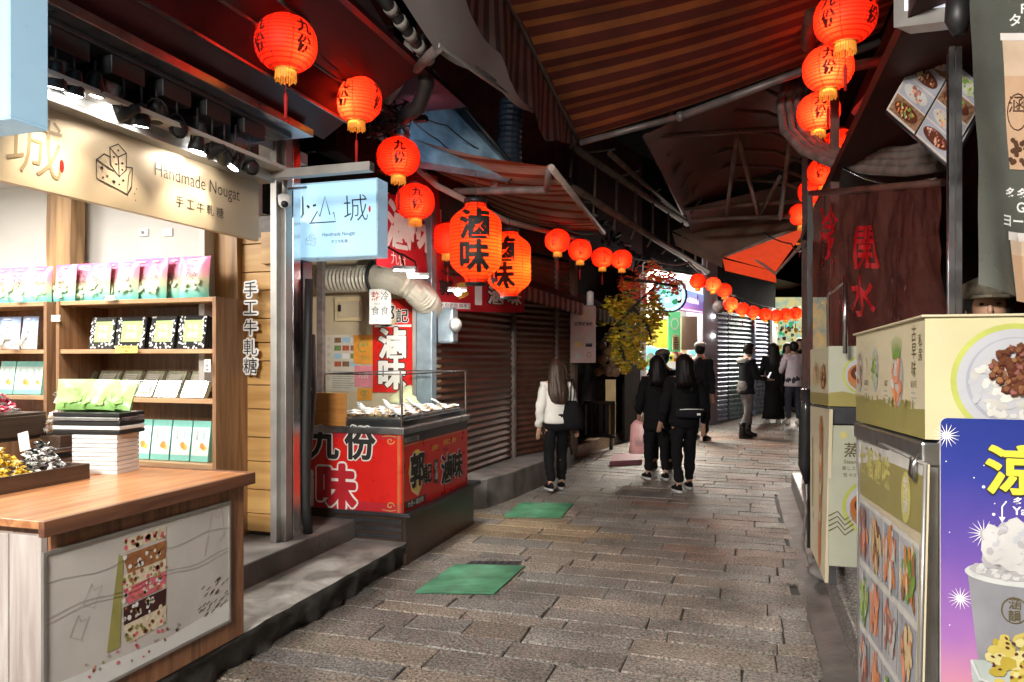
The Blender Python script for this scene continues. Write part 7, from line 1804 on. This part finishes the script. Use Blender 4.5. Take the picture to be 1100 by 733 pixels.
def loft(m,rings,mat,n=20,wav=0,cap=True):
    vs=[]
    for (x,y,z,rx,ry) in rings:
        for i in range(n):
            t=6.2832*i/n; w_=1+wav*math.sin(i*3+z*9)*.5+wav*noise.noise(Vector((math.cos(t)*2,math.sin(t)*2,z*3))); vs.append((x+rx*w_*math.cos(t),y+ry*w_*math.sin(t),z))
    k=len(rings); fs=[(j*n+i,j*n+(i+1)%n,(j+1)*n+(i+1)%n,(j+1)*n+i) for j in range(k-1) for i in range(n)]
    if cap: fs+=[tuple(range(n))[::-1],tuple((k-1)*n+i for i in range(n))]
    m.add(vs,fs,mat,True)
def person(px,py,H,face,label,arms=None,legs=None,top='cloth_black',bottom='cloth_black',hair='short',haircol='hair_black',skirt=False,hem=.50,shoes='boot_black',sole=None,lean=0,fat=1.0,at=None,bare_head=True,cap=None,mask=False,neck_tilt=0,sleeve=True):
    """face: heading in degrees relative to looking away from the camera (0 = back view, -90 = towards the right of the photo)"""
    base=at if at is not None else G(px,py)
    t=thing('person',label,'person',base,YAW+math.radians(face)); s=H
    arms=arms or {'L':((-.03,.02,-.19),(-.02,.06,-.17)),'R':((.03,.02,-.19),(.02,.06,-.17))}
    legs=legs or {'L':(.03,.0),'R':(-.03,.0)}
    hy=lean
    J={}
    J['pel']=Vector((0,0,.53)); J['wst']=Vector((0,hy*.3,.62)); J['chs']=Vector((0,hy*.7+.005,.735)); J['nkb']=Vector((0,hy,.83)); J['nk']=Vector((0,hy+.006,.865)); J['jaw']=Vector((0,hy+.022+neck_tilt*.5,.895)); J['hd']=Vector((0,hy+.012+neck_tilt,.935)); J['tp']=Vector((0,hy+.004+neck_tilt,.968))
    for S_n,sx in (('L',-1),('R',1)):
        J['sh'+S_n]=Vector((sx*.092*(.5+.5*fat),hy,.808)); e,w_=arms[S_n]; J['el'+S_n]=J['sh'+S_n]+Vector(e); J['wr'+S_n]=J['el'+S_n]+Vector(w_)
        d=(Vector(w_)).normalized(); J['pa'+S_n]=J['wr'+S_n]+d*.045
        f,l=legs[S_n]; J['hp'+S_n]=Vector((sx*.052,0,.50)); 
        foot=Vector((sx*.058,f,.045+l)); kn=(J['hp'+S_n]+foot)/2+Vector((0,.03+max(0,l)*.5+abs(f)*.1,.015)); J['kn'+S_n]=kn; J['an'+S_n]=foot; J['to'+S_n]=foot+Vector((sx*.012,.085,-.028-(l*.5)))
    vs=[];idx={}
    def V_(k,r): idx[k]=len(vs); vs.append((J[k]*s,tuple(q*s for q in r) if isinstance(r,tuple) else r*s))
    V_('pel',(.078*fat,.062*fat)); V_('wst',(.068*fat,.052*fat)); V_('chs',(.082*fat,.058*fat)); V_('nkb',(.045,.04)); V_('nk',.030); V_('jaw',(.036,.040)); V_('hd',(.044,.052)); V_('tp',(.030,.036))
    E=[('pel','wst'),('wst','chs'),('chs','nkb'),('nkb','nk'),('nk','jaw'),('jaw','hd'),('hd','tp')]
    for n_ in 'LR':
        V_('sh'+n_,.030); V_('el'+n_,.023); V_('wr'+n_,.015); V_('pa'+n_,(.020,.012)); V_('hp'+n_,.050); V_('kn'+n_,.033); V_('an'+n_,.021); V_('to'+n_,.016)
        E+=[('nkb','sh'+n_),('sh'+n_,'el'+n_),('el'+n_,'wr'+n_),('wr'+n_,'pa'+n_),('pel','hp'+n_),('hp'+n_,'kn'+n_),('kn'+n_,'an'+n_),('an'+n_,'to'+n_)]
    Ei=[(idx[a],idx[b]) for a,b in E]
    # fingers
    for n_,sx in (('L',-1),('R',1)):
        d=(J['pa'+n_]-J['wr'+n_]).normalized(); side=Vector((1,0,0)) if abs(d.x)<.7 else Vector((0,1,0)); side=(side-d*side.dot(d)).normalized(); bend=d.cross(side)
        if bend.y>0: bend=-bend
        for q,(o_,L_) in enumerate(((-.012,.030),(-.004,.036),(.004,.034),(.012,.026))):
            a=J['pa'+n_]+side*o_+d*.012; b=a+d*L_*.5; c_=b+(d*.7-bend*.5).normalized()*L_*.5; i0=len(vs)
            vs.append((a*s,.0055*s)); vs.append((b*s,.0048*s)); vs.append((c_*s,.004*s)); Ei+=[(idx['pa'+n_],i0),(i0,i0+1),(i0+1,i0+2)]
        a=J['wr'+n_].lerp(J['pa'+n_],.45)+side*(-sx)*.018; b=a+(d+side*(-sx)*.6).normalized()*.024; i0=len(vs); vs.append((a*s,.006*s)); vs.append((b*s,.005*s)); Ei+=[(idx['wr'+n_],i0),(i0,i0+1)]
    skin_part('body',t,vs,Ei,0,'skin',2)
    # top
    tv=[];ti={}
    def TV(k,p,r): ti[k]=len(tv); tv.append((p*s,tuple(q*s for q in r) if isinstance(r,tuple) else r*s))
    TV('hem',Vector((0,hy*.1,hem)),(.098*fat,.078*fat)); TV('w',J['wst'],(.090*fat,.070*fat)); TV('c',J['chs'],(.100*fat,.074*fat)); TV('n',J['nkb'],(.058,.050)); TE=[('hem','w'),('w','c'),('c','n')]
    for n_ in 'LR':
        TV('s'+n_,J['sh'+n_],.045*fat); TV('e'+n_,J['el'+n_],.038); TV('m'+n_,J['el'+n_].lerp(J['wr'+n_],.5),.034); TV('k'+n_,J['el'+n_].lerp(J['wr'+n_],.93),.026); TE+=[('n','s'+n_),('s'+n_,'e'+n_),('e'+n_,'m'+n_),('m'+n_,'k'+n_)]
    vs_,fs_=skin_mesh(tv,[(ti[a],ti[b]) for a,b in TE],0,2,.014*s,px); m=MB(); m.add(vs_,fs_,top,True)
    rr=[]
    for z,rx,ry,lo in ((hem-.012,.093,.076,0),(hem,.099,.082,.05),(hem+.02,.097,.080,.1),(hem+.06,.092,.074,.25),(.63,.088,.069,.4),(.69,.090,.068,.6),(.74,.094,.068,.8),(.79,.088,.062,.95),(.82,.066,.052,1),(.845,.042,.042,1)):
        if z>=hem-.02: rr.append((.0,hy*lo*s,z*s,rx*fat*s,ry*fat*s))
    n0_=len(m.v); loft(m,rr,top,28,.0)
    for i in range(n0_,len(m.v)):
        v=m.v[i]; c_=Vector((0,0,v.z)); d_=(v-c_); k_=1+.14*noise.noise(Vector((v.x*9,v.y*9,v.z*7+px)))+.05*noise.noise(Vector((v.x*22,v.y*22,v.z*20+px))); m.v[i]=c_+d_*k_
    m.build('jacket' if top!='cloth_lilac' else 'shirt',t,local=True)
    if skirt:
        m=MB(); loft(m,[(0,0,z*s,rx*s,ry*s) for z,rx,ry in ((.06,.135,.115),(.15,.125,.11),(.3,.11,.10),(.45,.095,.085),(.56,.085,.075),(.62,.08,.065))],bottom,24,.12); m.build('skirt',t,local=True)
    else:
        bv=[(J['pel']*s+Vector((0,0,.02*s)),(.086*fat*s,.072*fat*s)),(J['pel']*s-Vector((0,0,.03*s)),(.08*fat*s,.068*fat*s))]; be=[(0,1)]
        for n_ in 'LR':
            i0=len(bv); bv+=[(J['hp'+n_]*s,.058*fat*s),(J['kn'+n_]*s,.044*s),(J['kn'+n_].lerp(J['an'+n_],.6)*s,.037*s),(J['an'+n_].lerp(J['kn'+n_],.08)*s,.034*s)]; be+=[(1,i0),(i0,i0+1),(i0+1,i0+2),(i0+2,i0+3)]
        vs_,fs_=skin_mesh(bv,be,0,2,.012*s,px+7); m=MB(); m.add(vs_,fs_,bottom,True); loft(m,[(0,-.004*s,z*s,rx*fat*s,ry*fat*s) for z,rx,ry in ((.455,.05,.05),(.475,.090,.073),(.50,.094,.077),(.54,.092,.075),(.585,.084,.068),(.60,.078,.063))],bottom,24,.0); m.build('trousers',t,local=True)
    for n_ in 'LR':
        a,b=J['an'+n_]*s,J['to'+n_]*s; d=(b-a); m=MB(); f0=a+Vector((0,-.022*s,0)); zf=a.z-.045*s
        rings=[]; dirf=Vector((d.x,d.y,0)).normalized(); 
        n=14; vv=[]
        for z,k in ((0,1.0),(.018,1.02),(.03,.95),(.045,.7),(.06,.45)):
            for i in range(n):
                th=6.2832*i/n; L_=.078*s*(1 if k>.9 else k*.9); Wd=.030*s*(k if k<1 else 1); fx=math.cos(th)*L_; fy_=math.sin(th)*Wd*(1.1 if fx>0 else .9)
                c0_=a+dirf*(.040*s if k>.9 else .040*s*k*.6); vv.append((c0_.x+dirf.x*fx-dirf.y*fy_,c0_.y+dirf.y*fx+dirf.x*fy_,zf+z*s+(.0 if z==0 else 0)))
        fs=[(j*n+i,j*n+(i+1)%n,(j+1)*n+(i+1)%n,(j+1)*n+i) for j in range(4) for i in range(n)]+[tuple(range(n))[::-1],tuple(4*n+i for i in range(n))]
        o_=len(m.f); m.add(vv,fs,shoes,True)
        if sole:
            for q in range(n): m.m[o_+q]=sole
        m.build('shoe',t,local=True)
    # hair
    hc=J['hd']*s; m=MB()
    m.ball(hc+Vector((0,-.008*s,.004*s)),.062*s,haircol,18,1.10,.88+(.10 if hair!='short' else 0),1.04,jit=.10)
    # cut the face side open by moving front-lower vertices inwards
    for i,v in enumerate(m.v):
        rel=v-hc
        if rel.y>.012*s and rel.z<.030*s: v.y-= (rel.y-.012*s)*.95; v.x*=.93
    if hair=='long' or hair=='verylong':
        L_=.19 if hair=='long' else .235
        rings=[(0,hc.y-.012*s,hc.z+.045*s,.048*s,.045*s),(0,hc.y-.020*s,hc.z+.02*s,.060*s,.052*s),(0,hc.y-.026*s,hc.z-.02*s,.064*s,.050*s),(0,hc.y-.032*s,hc.z-.06*s,.067*s,.046*s),(0,hc.y-.04*s,hc.z-.09*s,.070*s,.040*s),(0,-.048*s+hy*s,hc.z-.13*s,.074*s,.036*s),(0,-.062*s+hy*s,hc.z-.17*s,.078*s,.032*s),(0,-.068*s+hy*s,hc.z-L_*s*.85,.074*s,.026*s),(.006*s,-.070*s+hy*s,hc.z-L_*s*1.05,.058*s,.016*s),(.012*s,-.068*s+hy*s,hc.z-L_*s*1.15,.036*s,.006*s)]
        n0_=len(m.v); loft(m,rings,haircol,44,.0)
        for i in range(n0_,len(m.v)):
            v=m.v[i]; a_=(i-n0_)%44; q_=.005*s*math.sin(a_*2.3+3*math.sin(v.z*5))+.010*s*noise.noise(Vector((a_*.9,v.z*6,px))); m.v[i]=v+Vector((v.x,v.y+.03*s,0)).normalized()*q_
    m.build('hair',t,local=True)
    # face
    m=MB(); fy0=hc.y+.050*s
    m.ball((0,fy0,hc.z-.012*s),.008*s,'skin',8,1.5,.8,1.4); ob=m.build('nose',t,local=True)
    for sx in (-1,1): m=MB(); m.ball((sx*.017*s,fy0-.008*s,hc.z+.002*s),.0055*s,'ink',8,.7); m.build('eye',t,local=True); m=MB(); m.ball((sx*.045*s,hc.y,hc.z-.008*s),.011*s,'skin',8,1.5,.4,1); m.build('ear',t,local=True)
    m=MB(); m.ball((0,fy0-.004*s,hc.z-.030*s),.010*s,'photo_red',8,.35,1.3,.5); m.build('mouth',t,local=True)
    if cap:
        m=MB(); m.lathe([(.062*s,.0),(.063*s,.018*s),(.055*s,.036*s),(.03*s,.050*s),(.0001,.054*s)],hc+Vector((0,-.002*s,.018*s)),cap,20); m.slab([hc+Vector((x*s,y*s,.02*s)) for x,y in ((-.04,.045),(.04,.045),(.035,.095),(0,.11),(-.035,.095))],.006*s,cap); m.build('cap',t,local=True)
    return t,J,s
def wpt(t,p): return Matrix.Rotation(t.rotation_euler.z,3,'Z')@Vector(p)+Vector(t.location)
# walking woman with white jacket
t,J,s=person(598,528,1.56,8,'woman with long brown hair, white jacket and black tote walking along the brown shutters',hair='verylong',haircol='hair_brown',top='cloth_white',bottom='cloth_black',shoes='cloth_black',sole='sole_white',hem=.53,arms={'L':((-.035,-.01,-.18),(-.005,.05,-.16)),'R':((.04,.0,-.18),(.03,.05,-.15))},legs={'L':(-.07,.02),'R':(.10,.0)})
c=wpt(t,(.115*s,-.045*s,.62*s)); q=MB()
vs=[]
rings=[(.115*s,-.05*s,.47*s,.075*s,.035*s),(.115*s,-.05*s,.50*s,.088*s,.05*s),(.11*s,-.05*s,.57*s,.085*s,.05*s),(.105*s,-.045*s,.65*s,.065*s,.035*s),(.10*s,-.04*s,.69*s,.045*s,.018*s)]
loft(q,rings,'cloth_black',20,.1)
bagt=thing('tote_bag','slouchy black tote bag on the shoulder of the woman in white','tote bag',t.location,t.rotation_euler.z); q.build('bag_body',bagt,local=True)
for o_ in (-.012,.03):
    q=MB(); q.tube([(.10*s+o_,-.055*s,.68*s),(.105*s+o_,-.055*s,.76*s),(.112*s+o_*.5,-.02*s,.853*s),(.112*s+o_*.5,.03*s,.845*s),(.11*s+o_,.065*s,.75*s),(.11*s,.04*s,.66*s)],.007,'cloth_black',6); q.build('strap',bagt,local=True)
# pair
t,J,s=person(706,516,1.60,4,'woman in black seen from behind, long black hair, carrying a pink bag',hair='long',top='cloth_black',bottom='cloth_black',hem=.42,fat=1.12,shoes='cloth_black',sole='sole_white',legs={'L':(.05,0),'R':(-.05,.01)},arms={'L':((-.04,.03,-.18),(.02,.10,-.12)),'R':((.035,.0,-.19),(.0,.05,-.17))})
h=wpt(t,J['paL']*s); q=MB(); hb=h+Vector((.02,-.05,-.02))
pt_=thing('pink_bag','pale pink shopping bag with dark print held by the woman in black','shopping bag',hb)
q=MB(); loft(q,[(hb.x,hb.y,hb.z-.42,.13,.035),(hb.x,hb.y,hb.z-.40,.14,.05),(hb.x,hb.y,hb.z-.25,.135,.05),(hb.x,hb.y,hb.z-.12,.125,.03),(hb.x-.01,hb.y,hb.z-.05,.11,.018),(hb.x-.04,hb.y,hb.z+.02,.02,.01)],'bag_pink',20,.12); 
f=Fr((hb.x,hb.y-.062,hb.z-.26),(1,0,0),(0,0,1),.002)
for i in range(9): stroke(q,f,[(-.06+.016*i,.06-.02*(i%3)),(-.05+.016*i,-.03),(-.055+.016*i,-.06)],.006,'board_pink',1)
q.build('bag_body',pt_)
t,J,s=person(735,527,1.62,2,'woman in black puffer jacket with a belt bag, nearest of the pair',hair='long',top='cloth_black',bottom='cloth_black',hem=.50,fat=1.12,shoes='cloth_black',sole='sole_white',legs={'L':(-.08,.0),'R':(.06,.0)},arms={'L':((-.05,.0,-.18),(-.01,.08,-.14)),'R':((.05,.0,-.18),(.01,.05,-.16))})
bt_=thing('belt_bag','black belt bag with a pale zip across the back of the puffer jacket','belt bag',t.location,t.rotation_euler.z)
q=MB(); loft(q,[(.01,-.115*s,.545*s,.09*s,.03*s),(.01,-.12*s,.56*s,.10*s,.035*s),(.01,-.12*s,.60*s,.10*s,.033*s),(.01,-.115*s,.615*s,.09*s,.025*s)],'cloth_dark',20,.02); q.build('bag_body',bt_,local=True)
q=MB(); q.tube([(-.075*s,-.157*s,.607*s),(.0,-.162*s,.61*s),(.10*s,-.152*s,.607*s)],.006,'card_white',6); q.build('zip',bt_,local=True)
q=MB(); q.box((.05*s,-.160*s,.565*s),(.075*s,-.155*s,.58*s),'card_white'); q.build('badge',bt_,local=True)
# hidden third with beige cap between them
person(712,503,1.66,0,'person with beige cap walking just ahead of the pair in black',hair='short',top='cloth_black',bottom='cloth_black',cap='cap_camo',fat=1.0,hem=.48)
# man with white cap
person(752,473,1.72,-35,'man in black sweater with a pale cap standing before the lilac pillar',hair='short',top='cloth_dark',bottom='cloth_dark',cap='cap_white',arms={'L':((-.03,.0,-.19),(.0,.03,-.17)),'R':((.03,-.01,-.19),(-.005,.05,-.16))},legs={'L':(.03,0),'R':(-.02,0)},shoes='boot_black')
# man in hoodie with phone and boots
t,J,s=person(801,470,1.70,-78,'man in black hoodie, grey trousers and black boots looking at a phone',hair='short',top='cloth_dark',bottom='cloth_grey',hem=.47,fat=1.05,arms={'L':((-.01,.06,-.17),(.02,.14,.0)),'R':((.01,.05,-.17),(-.02,.14,-.02))},legs={'L':(.06,0),'R':(-.07,0)},lean=.015,neck_tilt=.018)
q=MB(); loft(q,[(0,-.03*s,.79*s,.07*s,.05*s),(0,-.035*s,.82*s,.085*s,.06*s),(0,-.03*s,.845*s,.075*s,.05*s)],'cloth_white',16,.05); q.build('hood',t,local=True)
for n_ in 'LR':
    q=MB(); a=J['an'+n_]*s; q.lathe([(.036*s,-.02*s),(.034*s,.05*s),(.038*s,.12*s)],a,'boot_black',14); q.build('boot_shaft',t,local=True)
ph=wpt(t,(J['paL']+J['paR'])/2*s+Vector((0,.03,.03))); q=MB(); q.box((-.035,-.005,-.05),(.035,.005,.09),'black'); f=Fr((-.03,-.006,-.045),(1,0,0),(0,0,1),.001); rect(q,f,0,0,.06,.13,'glow_panel',1); o=q.build('phone',local=True,bevel=.004); o.location=ph; o.rotation_euler=(-.5,0,YAW-1.36+0); tag(o,'mobile phone held up by the man in the black hoodie','phone')
# woman in long black dress
person(831,455,1.66,0,'woman with very long black hair in a full length black dress',hair='verylong',top='cloth_black',bottom='cloth_black',skirt=True,fat=1.1,arms={'L':((-.04,.03,-.17),(.02,.12,-.04)),'R':((.04,.03,-.17),(-.02,.12,-.06))},shoes='sole_white')
# person in lilac shirt
person(853,456,1.70,6,'person in a pale lilac shirt and dark trousers at the lane end',hair='short',top='cloth_lilac',bottom='denim_dark',hem=.47,fat=1.15,shoes='cloth_white',arms={'L':((-.05,.03,-.16),(.02,.11,-.04)),'R':((.05,.02,-.17),(.0,.10,-.08))})
# two customers farther, facing the camera
person(0,0,1.64,170,'dark haired person facing the camera, left of the two at the bright end shop',at=P(846,410,17.6).xy.to_3d()+Vector((0,0,.28)),hair='long',top='cloth_black',bottom='cloth_black')
person(0,0,1.74,185,'dark haired person facing the camera, right of the two at the bright end shop',at=P(859,410,17.8).xy.to_3d()+Vector((0,0,.3)),hair='short',top='cloth_black',bottom='cloth_black')
# vendor sitting behind the near cart, wearing a bandana hat
vb=P(1060,400,3.15); vb=Vector((vb.x,vb.y,.216))
t,J,s=person(0,0,1.70,150,'vendor in dark clothes with camouflage cap bending behind the near cart',at=vb,hair='short',top='cloth_black',bottom='cloth_black',cap='cap_camo',lean=.05,neck_tilt=.03,arms={'L':((-.05,.05,-.16),(.03,.14,-.02)),'R':((.05,.05,-.16),(-.03,.14,-.02))})

# ================= added fill lamps, unseen behind the camera, to light the foreground =================
def fill_lamp(loc,size,e,col,label,tgt,name='fill_tube'):
    t=thing(name,label,'fill lamp',loc); x,y,z=loc; m=MB(); m.box((x-size/2,y-.12,z+.03),(x+size/2,y+.12,z+.09),'card_white'); m.build('housing',t,bevel=.005)
    m=MB(); m.tube([(x-size/2+.03,y,z+.0),(x+size/2-.03,y,z+.0)],.02,'lamp_white',10); m.build('tube',t)
    l=light('AREA','fill_light',(x,y,z-.03),e,col,size,t,target=tgt,size_y=.5); l.data.spread=math.radians(110)
fill_lamp((-1.3,-1.6,3.4),1.2,155,(1,.94,.86),'added white tube fill lamp, unseen behind the camera, left',(-.6,4.5,0))
fill_lamp((.3,-1.2,3.0),1.2,13,(1,.96,.92),'added white tube fill lamp, unseen behind the camera, right',(1.4,2.5,.9))

# ================= camera, world, render =================
cam=bpy.data.cameras.new('camera'); co=bpy.data.objects.new('camera',cam); COL.objects.link(co); sc.camera=co
co.location=(0,0,CH); co.rotation_euler=(math.radians(90),0,YAW); cam.sensor_width=36; cam.lens=36*F/1100; cam.shift_y=16.5/1100; cam.clip_end=600; cam.clip_start=.05
w=bpy.data.worlds.new('World'); sc.world=w; w.use_nodes=True; nt=w.node_tree; bg=nt.nodes['Background']
sky=nt.nodes.new('ShaderNodeTexSky'); sky.sky_type='NISHITA'; sky.sun_disc=False; sky.sun_elevation=math.radians(-2); sky.sun_rotation=math.radians(200)
nt.links.new(sky.outputs[0],bg.inputs[0]); bg.inputs[1].default_value=.06
sun=bpy.data.lights.new('moonlight','SUN'); sun.energy=.02; sun.angle=math.radians(10); sun.color=(.7,.8,1); so=bpy.data.objects.new('moonlight',sun); COL.objects.link(so); so.rotation_euler=(math.radians(40),0,math.radians(200))
sc.view_settings.view_transform='Standard'; sc.view_settings.look='None'; sc.view_settings.gamma=1; sc.view_settings.exposure=.7
sc.render.engine='CYCLES'; cy=sc.cycles; cy.use_denoising=True; cy.max_bounces=6; cy.diffuse_bounces=3; cy.glossy_bounces=3; cy.transparent_max_bounces=12; cy.transmission_bounces=4; cy.sample_clamp_indirect=4; cy.caustics_reflective=False; cy.caustics_refractive=False
cy.use_light_tree=True
